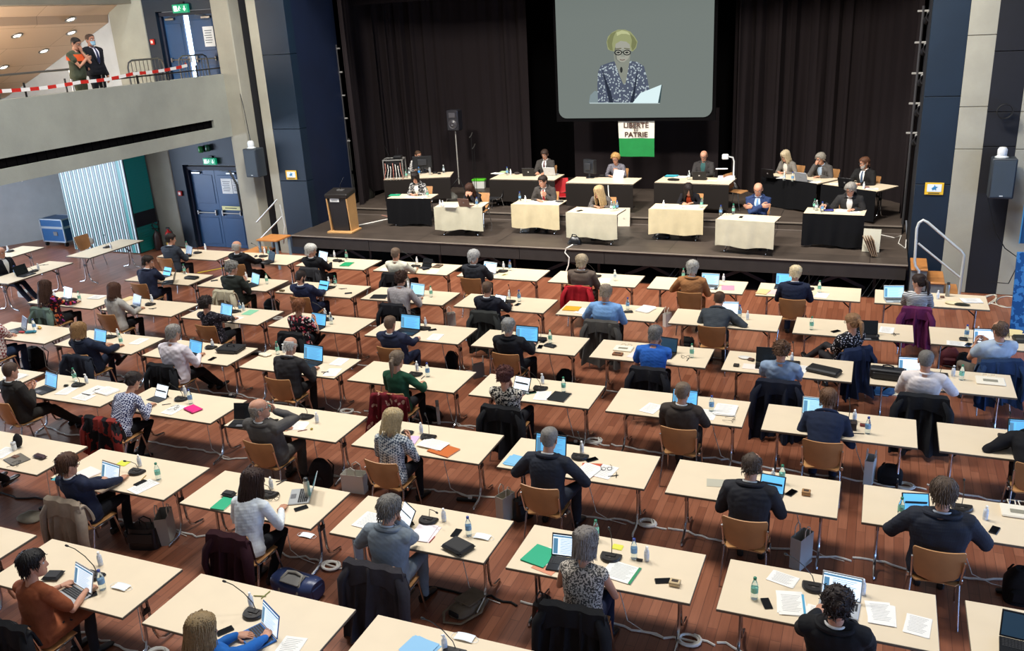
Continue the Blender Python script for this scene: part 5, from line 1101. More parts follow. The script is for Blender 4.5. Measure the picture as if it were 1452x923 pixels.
def held(kind, side):
    def f(o, d):
        _, S, E, W_, fd, pn, curl = [q for q in d['arms'] if q[0] == side][0]; rz = o.rotation_euler.z; M3 = rotm(0, 0, rz); L3 = np.array(o.location)
        if kind == 'drink':
            c = W_+fd*.085+pn*.035; mouth = d['Hc']+d['Rh']@np.array([0, .105, -.07]); ax = norm(mouth-c+np.array([0, 0, .02])); ax = norm(np.array([0, -.75, -.12])+.3*ax) if False else norm(mouth-c)
            q = Vector((0, 0, 1)).rotation_difference(Vector(M3@ax)); t = copy_of(BGREEN, 'water_bottle', 'green capped bottle raised to the mouth of the grey-suited man', 'bottle', tuple(L3+M3@(mouth-ax*.215)), 0, G_['bot']); t.rotation_euler = q.to_euler()
        else:
            c = (d['arms'][0][3]+d['arms'][1][3])/2+np.array([0, .08, .045]); t = copy_of(PHONEB, 'mobile_phone', 'phone in the hands of the man with stretched legs', 'phone', tuple(L3+M3@c), 0, G_['ph']); t.rotation_euler = (R(55), 0, rz)
    return f
TABLEWHO = {}
def hall_table(r, j, label):
    x, y = tpos(r, j); copy_of(TABLE, 'folding_table', label, 'table', (x, y, 0), 0, G_['tab_'])
FB = fabric
CH = FB('#2a2c31'); NAVYS = FB('#1b2236'); BLKS = FB('#17171a'); GREYS = FB('#5b5f66'); BRNS = FB('#4a433d')
def suit(m, shirt='#e8e6e0', tie=None): return dict(top=('jacket',), topm=m, shirt=shirt, tie=tie)
def shirt(m, **k): return dict(top=('shirt',), topm=m, shirt=k.pop('col', None), **k)
def N(s): return {'n': s}
exec_rows = []
# ---- row nearest the stage
delegate(5, -7, 'dark-haired man at the front row\'s far end', (242, 339), [('lap', 267, 356, 'blk_dark', {'rot': -25}), ('mic', 280, 358, 4), ('bg', 265, 349), ('sp', 291, 350)], hy=-35, hair='short', hc='#2a211d', arms=('rest', 'type'), **suit(FB('#333942')))
delegate(5, -6, 'bald man in black suit, front row', (336, 350), [('lap', 384, 364, 'blk_dark', {'rot': -30}), ('mic', 373, 363, 2), ('sp', 375, 355), ('bg', 381, 357), ('mouse', 363, 364)], hair='bald', hc='#a9a39a', arms=('rest', 'fwd'), legs='stretch', **suit(BLKS))
delegate(5, -5, 'white-haired man in black coat', (441, 355), [('lap', 457, 364, 'blk_white', {'rot': -20}), ('mic', 478, 369, 3), ('sp', 474, 360), ('bg', 491, 362), ('fo', 492, 375, '#1d9a63', N('green folder')), ('ph', 484, 371), ('mouse', 469, 374)], hy=-50, hair='full', hc='#c9c5bc', glasses=True, arms=('rest', 'rest'), coat=('#2b2a2c', .4, .2, 'dark grey coat over the chair'), **suit(BLKS))
delegate(5, -4, 'balding man in cream shirt', (561, 360), [('mic', 589, 377, 2), ('sp', 591, 369), ('tab', 604, 374, 'dark', {'rot': -15}), ('ph', 604, 382), ('pa', 614, 385), ('block', 621, 378, '#6f5a48', .16, .22, .03, N('brown book')), ('pa', 545, 382, .15, .21, 1, N('small white sheet'))], hair='crop', hc='#6d5a4a', coat=('#161618', .42, .2, 'black jacket over the chair'), arms=('rest', 'fwd'), **shirt(FB('#d6d3be'), col='#d6d3be'))
delegate(5, -3, 'silver-haired man in charcoal suit', (672, 364), [('lap', 694, 380, 'sil_white', {'rot': -12}), ('mic', 713, 384, 2), ('sp', 714, 376), ('bb', 723, 377), ('mouse', 705, 387), ('pens', 715, 390, 2, '#8f8a2a', N('yellow marker pens'))], hair='full', hc='#a8a6a2', hy=-15, arms=('rest', 'fwd'), bw=1.1, **suit(CH))
delegate(5, -2, 'fair-haired delegate in brown-grey blazer', (825, 371), [('mic', 845, 391, 2), ('pa', 857, 398), ('bw', 872, 391)], hair='full', hc='#a8977c', bw=1.1, s=1.06, coat=('#a01722', .46, .2, 'red puffer jacket over the chair', dict(quilt=.09, w=.54)), arms=('rest', 'rest'), **suit(FB('#5d5046')))
delegate(5, -1, 'grey-haired man in tan jacket', (982, 380), [('lap', 1007, 397, 'sil_blue', N('laptop with pale blue screen')), ('bg', 969, 389), ('sp', 1026, 394), ('mouse', 1015, 410), ('pa', 1032, 408, .24, .31, 1, '#d98fa6', N('pink folder'))], hair='full', hc='#9b978f', arms=('wide', 'rest'), bw=1.05, **suit(FB('#9a6a41')))
delegate(5, 0, 'pale blond man in navy suit', (1128, 387), [('lap', 1113, 397, 'blk_blue'), ('bg', 1162, 407), ('pa', 1165, 419), ('pa', 1094, 414, .2, .28, 1, '#e2b8b4', N('pink sheet')), ('fo', 1082, 414, '#e0c48a', .2, .29, N('tan folder')), ('mic', 1146, 409, 4)], hair='short', hc='#cdbb97', glasses=True, hy=-10, hp=20, arms=('rest', 'write'), **suit(NAVYS))
delegate(5, 1, 'ponytailed woman in striped top', (1303, 400), [('lap', 1268, 415, 'sil_blue', {'rot': 12}), ('sp', 1330, 418), ('thermos', 1343, 420), ('block', 1336, 422, '#6a4432', .07, .05, .03, N('brown tape roll box')), ('pa', 1378, 427, .3, .22, 9, N('thick stack of cream documents')), ('lump', 1363, 433, '#2a2b22', .13, .05, .02, N('black headset straps')), ('lump', 1350, 431, '#ded2a8', .14, .07, .025, N('cream cloth'))], fem=True, hair='pony', hc='#2b1d17', hy=55, arms=('type', 'rest'), topm=pattern('stripe', ['#c9c9c6', '#3c3c40'], 12), top=('sweater',), coat=('#5a1c46', .62, .25, 'purple scarf and coat over the chair', dict(w=.46)))
# ---- row two
delegate(4, -7, 'man in profile resting chin on hand', (210, 371), [('tab', 235, 386, 'blue', {'rot': -10}), ('lap', 246, 393, 'blk_dark', {'rot': -55}), ('bg', 261, 382), ('case', 272, 395, '#121214', .32, .16, .05, N('black sleeve case'))], hy=-55, hair='short', hc='#2b221d', arms=('rest', 'chin'), **suit(FB('#20263a')))
delegate(4, -6, 'man with curly grey hair in dark suit', (329, 380), [('lap', 361, 396, 'blk_blue', {'rot': -25}), ('mic', 347, 399, 3), ('sp', 349, 391), ('bg', 378, 396), ('ph', 304, 398)], hy=-30, hair='curly', hc='#7d7972', arms=('rest', 'hold'), coat=('#b7ad92', .5, .2, 'beige jacket over the chair'), **suit(FB('#262a25')))
delegate(4, -5, 'bearded man reading papers in navy suit', (426, 393), [('tab', 457, 406, 'blue', {'rot': -10}), ('pa', 441, 413, .21, .3, 3, N('papers being read')), ('mic', 468, 407, 1), ('sp', 466, 398), ('bg', 475, 399), ('pens', 487, 410, 4, N('loose pens and cables')), ('ph', 494, 416), ('block', 400, 413, '#6b5b3a', .1, .07, .03, N('small brown box'))], hair='crop', hc='#2a1f1a', hy=-20, hp=28, beard='#2a1f1a', arms=('rest', 'write'), **suit(FB('#232a44')))
delegate(4, -4, 'curly-haired man in checked shirt', (569, 395), [('lap', 591, 411, 'sil_blue', {'rot': -8}), ('bg', 611, 414), ('sp', 579, 404), ('fo', 538, 421, '#1b1c1e', .32, .24, N('black folder'))], hair='curly', hc='#3a251a', arms=('rest', 'type2'), coat=('#17171c', .45, .2, 'black jacket over the chair'), **shirt(pattern('check', ['#aaa5a3', '#8f8787'], 60), col='#b9b4b2'))
delegate(4, -3, 'close-cropped man with white tablet', (691, 409), [('tab', 707, 427, 'white', {'rot': -15}), ('mic', 723, 427, 4), ('sp', 722, 417), ('bb', 736, 420), ('ph', 734, 432), ('case', 722, 433, '#1b1b1c', .12, .08, .03, N('small black case'))], hair='crop', hc='#5b4636', arms=('rest', 'type2'), coat=('#2e2f2d', .7, .2, 'dark grey raincoat over the chair', dict(w=.54)), **suit(FB('#20212a')))
delegate(4, -2, 'man in pale blue shirt', (859, 415), [('fo', 811, 438, '#e0a92e', .3, .24, N('yellow folder')), ('pa', 826, 441), ('bb', 890, 431), ('case', 891, 443, '#101010', .16, .07, .03, N('black keys and cable')), ('pa', 916, 439, .24, .32, 9, N('white binder of papers'))], hair='short', hc='#8b7c6c', hp=25, bw=1.18, s=1.08, arms=('wide', 'rest'), coat=('#4a4743', .72, .22, 'grey coat over the chair', dict(w=.6)), **shirt(FB('#7fa9d8'), col='#86aedb'))
delegate(4, -1, 'man in slate grey suit, brown hair', (1020, 424), [('lap', 1033, 438, 'sil_white', {'rot': 4}), ('bb', 1049, 442), ('sp', 1060, 447)], hair='crop', hc='#4b3423', arms=('rest', 'wide'), hp=20, **suit(FB('#3a3f44')))
delegate(4, 0, 'woman in dotted black top, legs crossed', (1209, 457), [('lap', 1229, 466, 'blk_off', {'rot': 8}), ('bg', 1151, 459), ('ph', 1185, 470), ('pa', 1257, 468), ('pens', 1268, 474, 3, N('pens and brown case')), ('mouse', 1244, 477)], yaw=38, fem=True, hair='pony', hc='#8a6646', glasses='#2a2022', hy=10, legs='cross', topm=pattern('dot', ['#141418', '#d9d3d6'], 34), top=('blouse',), sleeve=.75, arms=('lap', 'lap'), low=mat('#1b1719', .8), coat=('#1d2842', .7, .2, 'navy coat over the chair'), D=.35)
delegate(4, 1, 'balding man in light grey shirt', (1418, 469), [('lap', 1398, 478, 'blk_white', {'rot': 6}), ('bb', 1371, 471), ('sp', 1387, 470), ('case', 1366, 482, '#101010', .12, .09, .035, N('black pouch')), ('pa', 1356, 487, .26, .2, 1, N('white sheet under wallet')), ('ph', 1373, 489, 'b', N('blue phone')), ('pa', 1437, 472, .2, .3, 4, '#ead9a0', N('cream folder'))], hair='thin', hc='#5a4638', glasses=True, yaw=20, hy=5, hp=18, bw=1.12, s=1.08, arms=('hold', 'hold'), low=FB('#6b6055'), legs='wide', coat=('#1f3350', .62, .2, 'navy jacket over the chair', dict(w=.58)), **shirt(FB('#a9b6c2'), col='#a9b6c2', sleeve=.5))
# ---- row three
delegate(3, -7, 'woman in orange floral blouse', (64, 407), [('lap', 95, 416, 'sil_white', {'rot': -15}), ('sp', 77, 418), ('bg', 112, 421, N('green bottle amid gloves')), ('lump', 104, 426, '#2b2a2a', .11, .06, .03, N('dark gloves')), ('pa', 137, 422, .3, .21, 7, N('thick white document stack'))], fem=True, hair='long', hc='#3b2418', topm=pattern('flower', ['#2a1420', '#d8643a', '#a03a8a', '#c8302e', '#e0a06a', '#2a1420'], 16), top=('blouse',), arms=('rest', 'fwd'), low=mat('#141418', .85), coat=('#5d6f63', .5, .2, 'grey-green jacket over the chair'))
delegate(3, -6, 'woman with brown bob in pale blazer', (162, 411), [('lap', 193, 427, 'sil_dark', {'rot': -20}), ('mic', 213, 431, 3), ('sp', 215, 423), ('pens', 216, 438, 3), ('pa', 181, 424, .2, .28, 3, '#e6cf9a', N('cream envelope'))], fem=True, hair='bob', hc='#4a2e20', arms=('rest', 'type2'), **suit(FB('#a8a49c')))
delegate(3, -5, 'woman in black lace top', (292, 431), [('lap', 320, 440, 'blk_blue', {'rot': -12}), ('mic', 333, 441, 3), ('bb', 340, 435), ('sp', 345, 435), ('pa', 354, 443, .21, .3, 1, '#86c7a0', N('green sheet')), ('mouse', 328, 450), ('pa', 334, 452, .2, .25, 1, N('white sheet'))], fem=True, hair='curly', hc='#2c2320', bw=1.1, arms=('type', 'type'), topm=pattern('flower', ['#1b1a20', '#3a3842', '#77717c', '#2a2830'], 30), top=('blouse',))
delegate(3, -4, 'auburn woman in rose floral blouse', (424, 434), [('lap', 451, 454, 'blk_blue', {'rot': -6}), ('mic', 465, 452, 2), ('sp', 461, 443), ('bw', 469, 452)], fem=True, hair='pixie', hc='#7a4a2c', arms=('rest', 'hold'), legs='cross', sleeve=.7, topm=pattern('flower', ['#141216', '#c8515c', '#e8b8b0', '#a42a38', '#d8d0c8', '#141216'], 20), top=('blouse',), coat=('#17171a', .45, .2, 'black jacket over the chair'))
delegate(3, -3, 'man in blue suit before a large laptop', (553, 459), [('lap', 582, 459, 'blk_big', {'rot': -3}), ('mic', 602, 465, 2), ('sp', 603, 456), ('ph', 613, 468), ('pa', 617, 478)], hair='crop', hc='#5f4a3a', bw=1.08, arms=('type', 'fwd'), **suit(FB('#262c42')))
delegate(3, -2, 'grey-cropped man in black jacket', (721, 463), [('lap', 747, 476, 'blk_big', N('large laptop with pale screen')), ('mic', 766, 480, 4), ('bg', 780, 478), ('ph', 771, 484), ('case', 780, 491, '#17181c', .2, .11, .03, N('dark spectacle case')), ('ph', 766, 492, N('second phone'))], hair='short', hc='#86847f', arms=('rest', 'type2'), legs='wide', bw=1.1, **suit(FB('#1a1b1f'), shirt='#1a1b1f'))
delegate(3, -1, 'man in royal blue polo', (929, 474), [('lap', 945, 490, 'blk_dark', {'rot': -8}), ('bg', 981, 498), ('gl', 972, 508), ('pens', 977, 510, 1), ('tote', 884, 495, .3, .22, N('white carrier bag')), ('block', 876, 503, '#8a5a3a', .16, .1, .03, N('photo printed snack box')), ('pa', 902, 503, .2, .28, 1, '#f0d9d4', N('pale pink sheet'))], hair='short', hc='#6f6b66', hy=-5, hp=15, bw=1.1, arms=('rest', 'chin'), coat=('#1b1b20', .55, .2, 'black jacket over the chair', dict(w=.54)), **shirt(FB('#2a5fb0'), col='#2a5fb0', sleeve=.55))
delegate(3, 0, 'curly brown-haired man in grey-blue shirt', (1108, 498), [('lap', 1089, 505, 'blk_off', {'rot': 5}), ('mic', 1124, 514, 4), ('sp', 1123, 507), ('lump', 1056, 508, '#d9d4cc', .1, .06, .015, N('white earphones')), ('block', 1044, 519, '#131313', .08, .08, .03, N('black cube')), ('case', 1065, 511, '#5b3a28', .1, .07, .03, N('brown wallet')), ('pa', 1065, 520, .24, .2, 1, '#f3ddd2', N('pink tinted sheet')), ('case', 1168, 528, '#1b1b1a', .46, .22, .07, N('black padded laptop sleeve')), ('pa', 1135, 523, .2, .28, 1, N('cream sheet'))], hair='curly', hc='#5c412e', hp=30, bw=1.08, arms=('rest', 'rest'), coat=('#161a28', .78, .2, 'long navy coat over the chair', dict(w=.6)), **shirt(FB('#8496ac'), col='#8496ac', sleeve=.6))
delegate(3, 1, 'man in white shirt by black briefcase', (1313, 511), [('briefcase', 1258, 536, '#15151a', .46, .18, .15, {'rot': -4}), ('lap', 1292, 519, 'blk_white', {'rot': 5}), ('mic', 1333, 531, 1), ('sp', 1352, 526), ('bg', 1364, 529), ('tote', 1404, 541, .36, .27, N('cream folder with handles'))], hair='crop', hc='#6d6862', bw=1.12, s=1.08, hp=22, arms=('rest', 'wide'), coat=('#191b1f', .74, .2, 'long black coat over the chair', dict(w=.62)), **shirt(FB('#e3d9d3'), col='#e9e2dc'))
# ---- row four
delegate(2, -7, 'person in plaid shirt', (-14, 448), [('lap', 33, 459, 'blk_dark', {'rot': -25}), ('bb', 48, 461), ('case', 31, 472, '#c03030', .13, .05, .03, N('red pouch')), ('case', 44, 472, '#2f7f95', .2, .08, .04, N('teal pencil case')), ('case', 56, 466, '#d7a63a', .13, .06, .04, N('yellow pouch'))], arms=('rest', 'chin'), hair='short', hc='#3a2b22', low=FB('#24344f'), **shirt(pattern('check', ['#8c4a4a', '#d8cfc8'], 22), col=None))
delegate(2, -6, 'long-haired blond delegate in navy suit', (112, 469), [('lap', 141, 477, 'blk_blue', {'rot': -8}), ('mic', 157, 477, 3), ('sp', 167, 472), ('bg', 171, 482), ('pa', 197, 484), ('lump', 167, 493, '#6a4a34', .05, .035, .03, N('small brown purse')), ('pens', 160, 491, 1)], hair='wavy', hc='#8d6b45', arms=('type', 'type2'), legs='cross', coat=('#202530', .55, .2, 'quilted dark jacket over the chair', dict(quilt=.08, w=.6)), **suit(FB('#1d2436')))
delegate(2, -5, 'stout man in white shirt', (246, 472), [('lap', 276, 493, 'blk_blue', {'rot': -12}), ('mic', 299, 492, 3), ('sp', 301, 487), ('briefcase', 328, 497, '#1c1b1d', .42, .3, .07, {'rot': 6, 'n': 'black laptop bag'}), ('ph', 301, 509)], hair='short', hc='#8b857d', bw=1.2, s=1.08, belly=.04, arms=('rest', 'fwd'), legs='stretch', coat=('#17181b', .55, .2, 'black jacket over the chair', dict(w=.54)), **shirt(FB('#dcd3d6'), col='#e4dde0'))
delegate(2, -4, 'white-fringed man typing in black suit', (412, 490), [('lap', 444, 503, 'blk_big', {'rot': -6}), ('bg', 393, 494), ('sp', 402, 494), ('lump', 376, 504, '#e6dcc4', .12, .07, .02, N('cream cloth bag')), ('pa', 471, 528), ('pens', 462, 527, 2), ('pa', 481, 513, N('second set of papers'))], hair='bald', hc='#b7b2aa', arms=('rest', 'type2'), hp=20, bw=1.05, glasses=True, **suit(FB('#2a2829')))
delegate(2, -3, 'ponytailed woman in green sweater', (563, 510), [('mic', 589, 530, 1), ('sp', 591, 519), ('bb', 606, 525), ('pens', 597, 536, 1)], fem=True, hair='pony', hc='#6b5a48', arms=('rest', 'wide'), top=('sweater',), topm=FB('#1f4a34'), hp=10, coat=('#7a1e26', .52, .22, 'burgundy flowered scarf over the chair', dict(w=.56, m=pattern('flower', ['#6a1820', '#7a2028', '#c8a08a', '#6a1820', '#7a1c24'], 15), sleeves=False)))
delegate(2, -2, 'woman in black-and-white print blouse', (716, 534), [('tab', 738, 546, 'white', {'rot': -10}), ('mic', 766, 550, 2), ('sp', 769, 537), ('bg', 799, 546), ('fo', 793, 563, '#18191b', .26, .3, N('black folder')), ('ph', 753, 557, 'g', N('green phone')), ('pa', 769, 561, N('white notes'))], fem=True, hair='curly', hc='#4a2621', bw=1.1, sleeve=.7, arms=('rest', 'chin'), hp=25, topm=pattern('speck', ['#191a1c', '#cfc6b4'], 38), top=('blouse',), coat=('#1c1c1e', .62, .2, 'black coat over the chair', dict(w=.58)))
delegate(2, -1, 'man in brown-grey suit turning pages', (968, 556), [('lap', 971, 566, 'blk_blue'), ('bb', 1009, 573), ('pa', 923, 579), ('pa', 1028, 582, .25, .32, 9, N('white binder')), ('pa', 1003, 588, .21, .3, 1, N('loose sheet')), ('gl', 1040, 597)], hair='crop', hc='#6d5b4a', hy=-8, hp=15, arms=('rest', 'fwd'), **suit(FB('#3d352f')))
delegate(2, 0, 'brown-haired man in midnight blue suit', (1174, 565), [('lap', 1157, 578, 'sil_blue'), ('sp', 1212, 589), ('bb', 1231, 604), ('block', 1210, 609, '#2a1a14', .07, .07, .1, N('dark brown mug box')), ('block', 1224, 604, '#7a2320', .08, .05, .03, N('dark red box')), ('mic', 1203, 598, 4), ('pens', 1221, 614, 1)], hair='short', hc='#6a4c36', arms=('rest', 'rest'), **suit(FB('#1a2338')))
delegate(2, 1, 'black-sleeved person at the right border', (1466, 592), [('lap', 1452, 610, 'blk_blue', {'rot': 5}), ('mic', 1429, 619, 4), ('sp', 1437, 605)], hair='short', hc='#3a2b22', arms=('wide', 'rest'), **suit(FB('#16161a')))
# ---- row five
delegate(1, -5, 'man holding phone, legs stretched', (3, 532), [('lap', 71, 540, 'blk_blue', {'rot': -12}), ('mic', 111, 545, 0), ('bg', 105, 532), ('sp', 122, 537), ('pa', 95, 554), ('pa', 133, 554, .21, .3, 3, N('printed agenda')), ('pa', 119, 563, .3, .2, 2, N('wide printed sheet')), ('pa', 152, 555, .3, .22, 8, N('thick white file')), ('pens', 140, 552, 3), ('case', 94, 548, '#35332a', .07, .05, .03, N('small dark pouch'))], yaw=-8, hair='crop', hc='#4a382c', lean=-2, bw=1.08, legs='stretch', arms=('phone', 'phone'), extra=held('phone', -1), **suit(FB('#2a2724')))
delegate(1, -4, 'woman in navy checked blouse', (189, 540), [('tab', 226, 557, 'white', {'rot': -8}), ('mic', 257, 565, 0), ('sp', 262, 554), ('bb', 269, 563), ('pa', 246, 581), ('gl', 251, 580), ('case', 274, 581, '#e0187a', .26, .17, .03, {'n': 'bright pink tablet case', 'rot': -20}), ('pens', 238, 573, 1)], fem=True, hair='bun', hc='#2f2622', hp=28, arms=('rest', 'type2'), legs='tuck', topm=pattern('check', ['#1a2450', '#c5c8d6'], 44), top=('blouse',), coat=('#7a2a24', .5, .25, 'red and black jacket over the chair', dict(w=.60, m=pattern('speck', ['#19171a', '#8a2f28'], 4.5))))
delegate(1, -3, 'grey-suited man drinking from bottle', (368, 580), [('lap', 348, 585, 'blk_off', {'rot': 15}), ('mic', 434, 590, 0), ('sp', 449, 592), ('pa', 418, 604, .3, .22, 3, N('open white notebook')), ('ph', 387, 597), ('block', 442, 609, '#e0c81e', .03, .03, .02, N('yellow eraser')), ('pens', 428, 610, 1, '#7a2420', N('red pen'))], hair='bald', hc='#8f877c', hy=-45, hp=-8, bw=1.14, s=1.08, belly=.03, arms=('rest', 'drink'), glasses=True, extra=held('drink', 1), **suit(FB('#54504c')))
delegate(1, -2, 'blond woman in honeycomb sweater', (557, 595), [('mic', 607, 619, 4), ('sp', 597, 607), ('pa', 615, 630, .34, .22, 6, {'n': 'open white booklet', 'z': TS+.013, 'rot': -12}), ('fo', 629, 639, '#c9682a', .34, .25, {'n': 'orange folder', 'rot': -14}), ('pa', 582, 624, .15, .2, 3, '#d6b8d8', N('lilac booklet')), ('case', 578, 614, '#1c1c1e', .16, .08, .03, N('black spectacle case'))], fem=True, hair='bob', hc='#b09a72', glasses=True, hy=-25, hp=18, arms=('rest', 'hold'), topm=pattern('check', ['#cdd0ce', '#4c5866'], 40), top=('sweater',), bw=1.05)
delegate(1, -1, 'man with elbow-patched suit', (779, 622), [('lap', 781, 634, 'blk_big', N('wide laptop with blue screen')), ('mic', 822, 647, 4), ('sp', 825, 634), ('ph', 839, 652), ('pa', 733, 654, .26, .22, 4, '#7cb9dc', N('light blue folder')), ('pa', 833, 667, .21, .29, 3, {'z': TS+.008}), ('pa', 838, 666, .24, .31, 1, '#c2502f', N('red paper folder')), ('pa', 858, 669, N('second bundle of papers')), ('gl', 860, 667), ('pens', 870, 674, 2)], hair='crop', hc='#77726b', bw=1.05, s=1.08, arms=('wide', 'wide'), legs='wide', **suit(FB('#2a2d36')))
delegate(1, 0, 'balding man in dark grey suit', (1066, 660), [('tab', 1094, 690, 'blue', {'rot': -5}), ('sp', 1096, 674), ('bg', 1109, 673), ('ph', 1122, 699), ('block', 1143, 701, '#a77c4e', .09, .08, .05, N('small wooden box')), ('pa', 1018, 685, .26, .17, 1, '#b8b3a0', N('landscape photograph')), ('case', 1072, 669, '#3a2a22', .14, .06, .03, N('dark brown wallet'))], hair='thin', hc='#4d4036', bw=1.08, s=1.08, arms=('rest', 'fwd'), hp=18, **suit(FB('#2b2b2f')))
delegate(1, 1, 'broad man in pinstripe suit', (1338, 700), [('tab', 1300, 717, 'blue', {'rot': 12, 'n': 'propped tablet with blue screen'}), ('bg', 1278, 720), ('sp', 1398, 727), ('mic', 1364, 719, 4), ('ph', 1410, 752), ('tote', 1445, 727, .34, .25, N('cream card folder'))], hair='full', hc='#544539', bw=1.3, s=1.12, belly=.04, arms=('wide', 'wide'), hp=20, topm=pattern('pin', ['#23262f', '#3c414e'], 30), top=('jacket',), shirt='#cfd4dc')
# ---- row six
delegate(0, -5, 'black-trousered person at the left border', (-60, 600), [('lump', 27, 634, '#1c1a1c', .07, .06, .1, N('black headphones')), ('block', 21, 638, '#dfe2e4', .05, .05, .12, N('white carton')), ('case', 24, 652, '#6e675c', .3, .22, .012, N('grey writing pad')), ('case', 22, 649, '#6a4630', .1, .07, .025, N('brown wallet')), ('case', 57, 649, '#3a1a1e', .2, .08, .04, N('dark red pencil case')), ('gl', 27, 659), ('pa', 5, 642)], legs='stretch', arms=('lap', 'lap'), hair='short', hc='#2b211c', **suit(BLKS))
delegate(0, -4, 'short-haired woman in navy blazer', (96, 659), [('lap', 155, 671, 'gold_white', {'rot': -8}), ('mic', 194, 668, 3), ('sp', 197, 653), ('bg', 223, 669), ('pa', 203, 690), ('ph', 199, 685), ('pa', 120, 673, .26, .3, 4, '#f0e2dc', N('pink tinted papers')), ('pens', 203, 676, 1, '#b09040', N('gold pencil')), ('pa', 174, 657, .14, .12, 2, '#d8d94a', N('yellow note')), ('pa', 86, 676, .12, .2, 2, '#3f9fa6', N('teal card'))], fem=True, hair='pixie', hc='#4a3020', hy=-15, arms=('rest', 'fwd'), glasses=True, coat=('#9a8a78', .62, .2, 'beige trench coat over the chair', dict(w=.56)), **suit(FB('#20263a')))
delegate(0, -3, 'woman in white blouse', (359, 682), [('lap', 440, 690, 'sil_teal', {'rot': -62}), ('thermos', 437, 705, '#d9d4c6', N('cream thermos bottle')), ('mic', 382, 700, 3), ('sp', 384, 685), ('ph', 427, 721), ('fo', 317, 715, '#1fa878', .18, .25, N('green folder')), ('case', 325, 703, '#1b1b1c', .16, .1, .05, N('black pencil case')), ('pens', 398, 684, 2), ('gl', 388, 710)], fem=True, hair='long', hc='#33211a', glasses=True, hy=-30, arms=('rest', 'fwd'), legs='tuck', topm=FB('#dfe4e6'), top=('blouse',), coat=('#33151c', .5, .2, 'maroon and blue jackets over the chair', dict(w=.5)))
delegate(0, -2, 'man in light grey suit', (552, 722), [('tab', 572, 732, 'white', {'rot': -35}), ('mic', 607, 737, 1), ('sp', 629, 730), ('bb', 664, 747), ('ph', 647, 756), ('case', 650, 778, '#151314', .28, .22, .06, {'n': 'black leather organiser', 'rot': -20}), ('mask', 684, 762), ('pa', 601, 756, .22, .3, 4, '#efe4e6', N('pale printed papers')), ('pens', 615, 764, 1, '#b03a3a', N('red pencil')), ('pa', 523, 738, .24, .3, 3, N('white papers by the elbow'))], hair='full', hc='#6c6862', arms=('wide', 'chin'), hp=15, hy=-8, bw=1.05, s=1.06, coat=('#39363a', .78, .22, 'long dark grey coat over the chair', dict(w=.66)), **suit(FB('#7d878f'), shirt='#dfe4ea'))
delegate(0, -1, 'grey-haired woman in tweed vest', (830, 771), [('lap', 806, 777, 'blk_white', {'rot': 5}), ('mic', 866, 789, 4), ('sp', 917, 785), ('bb', 899, 779), ('bg', 845, 752), ('fo', 766, 789, '#1fa87c', .27, .31, N('bright green folder')), ('pa', 783, 790, .22, .3, 5, N('white papers under green folder')), ('pa', 780, 799, .24, .31, 1, '#d98f70', N('salmon sheet')), ('pa', 881, 812, .3, .28, 4, '#ecece6', '#2a8a5a', N('white notebook')), ('ph', 940, 824, {'rot': -68}), ('block', 957, 829, '#cdb48a', .10, .08, .045, N('small gift box')), ('block', 907, 795, '#101010', .06, .03, .02, N('black plug')), ('pa', 876, 776, .1, .08, 2, '#e0dd50', N('yellow sticker'))], fem=True, hair='wavy', hc='#77706a', bw=1.1, s=1.05, arms=('rest', 'rest'), hp=18, topm=pattern('speck', ['#4a4642', '#c2b8aa'], 60), top=('vest',), low=FB('#1c2238'), coat=('#18181a', .70, .2, 'black coat over the chair', dict(w=.60)))
delegate(0, 0, 'curly-haired man in black suit', (1187, 858), [('lap', 1193, 835, 'sil_white', {'rot': -4}), ('mic', 1154, 831, 2), ('bg', 1070, 835), ('ph', 1087, 856, {'rot': 22}), ('pa', 1110, 821, .25, .18, 2, N('small white brochure')), ('pa', 1122, 857, .23, .3, 4, '#f2efe8', '#4d9fc4', N('printed report with blue edge')), ('pa', 1249, 870, .21, .29, 4, N('stapled printed report')), ('pa', 1301, 887, .2, .27, 2, N('white letter')), ('sp', 1224, 832), ('pa', 1158, 872, .2, .24, 2, N('sheet under the hand'))], hair='curly', hc='#2e2522', bw=1.15, s=1.08, hp=25, arms=('fwd', 'rest'), **suit(FB('#1a1a1c')))
# ---- row seven
delegate(-1, -3, 'woman in rust brown dress', (47, 800), [('lap', 116, 822, 'sil_white', {'rot': -14, 'n': 'silver laptop showing a page'}), ('mic', 134, 815, 2), ('sp', 141, 792), ('bb', 143, 823), ('ph', 126, 845, {'rot': -38}), ('mask', 172, 833), ('case', 76, 818, '#17171a', .17, .15, .04, N('black mouse case'))], fem=True, hair='pixie', hc='#15110f', hy=-40, hp=2, arms=('type', 'type2'), topm=FB('#8a4a2c'), top=('dress',), sleeve=.75, low=mat('#191517', .8), legs='sit', s=1.04, coat=('#17171a', .45, .2, 'black jacket with grey scarf over the chair', dict(w=.52)))
delegate(-1, -2, 'bespectacled blond woman at the bottom edge', (286, 893), [('lap', 381, 880, 'blue_base', {'rot': -28}), ('mic', 360, 869, 2), ('sp', 355, 850), ('ph', 319, 895, {'rot': -32}), ('pa', 409, 920), ('pens', 372, 846, 2, '#88883a', N('yellow tagged cable clips'))], fem=True, hair='long', hc='#8a7350', glasses=True, hy=-45, hp=8, arms=('rest', 'fwd'), topm=FB('#1f5fa8'), top=('blouse',), D=.24)
for it in (('mic', 644, 925, 2), ('sp', 630, 911), ('pa', 595, 920, .26, .2, 5, '#8fc2e6', N('blue document folder')), ('mask', 659, 905, N('white folded cards'))):
    it = list(it); kw = it.pop() if isinstance(it[-1], dict) else {}; item(it[0], it[1], it[2], 'empty place at the bottom centre', *it[3:], **{**kw, 'prep': 'at'})
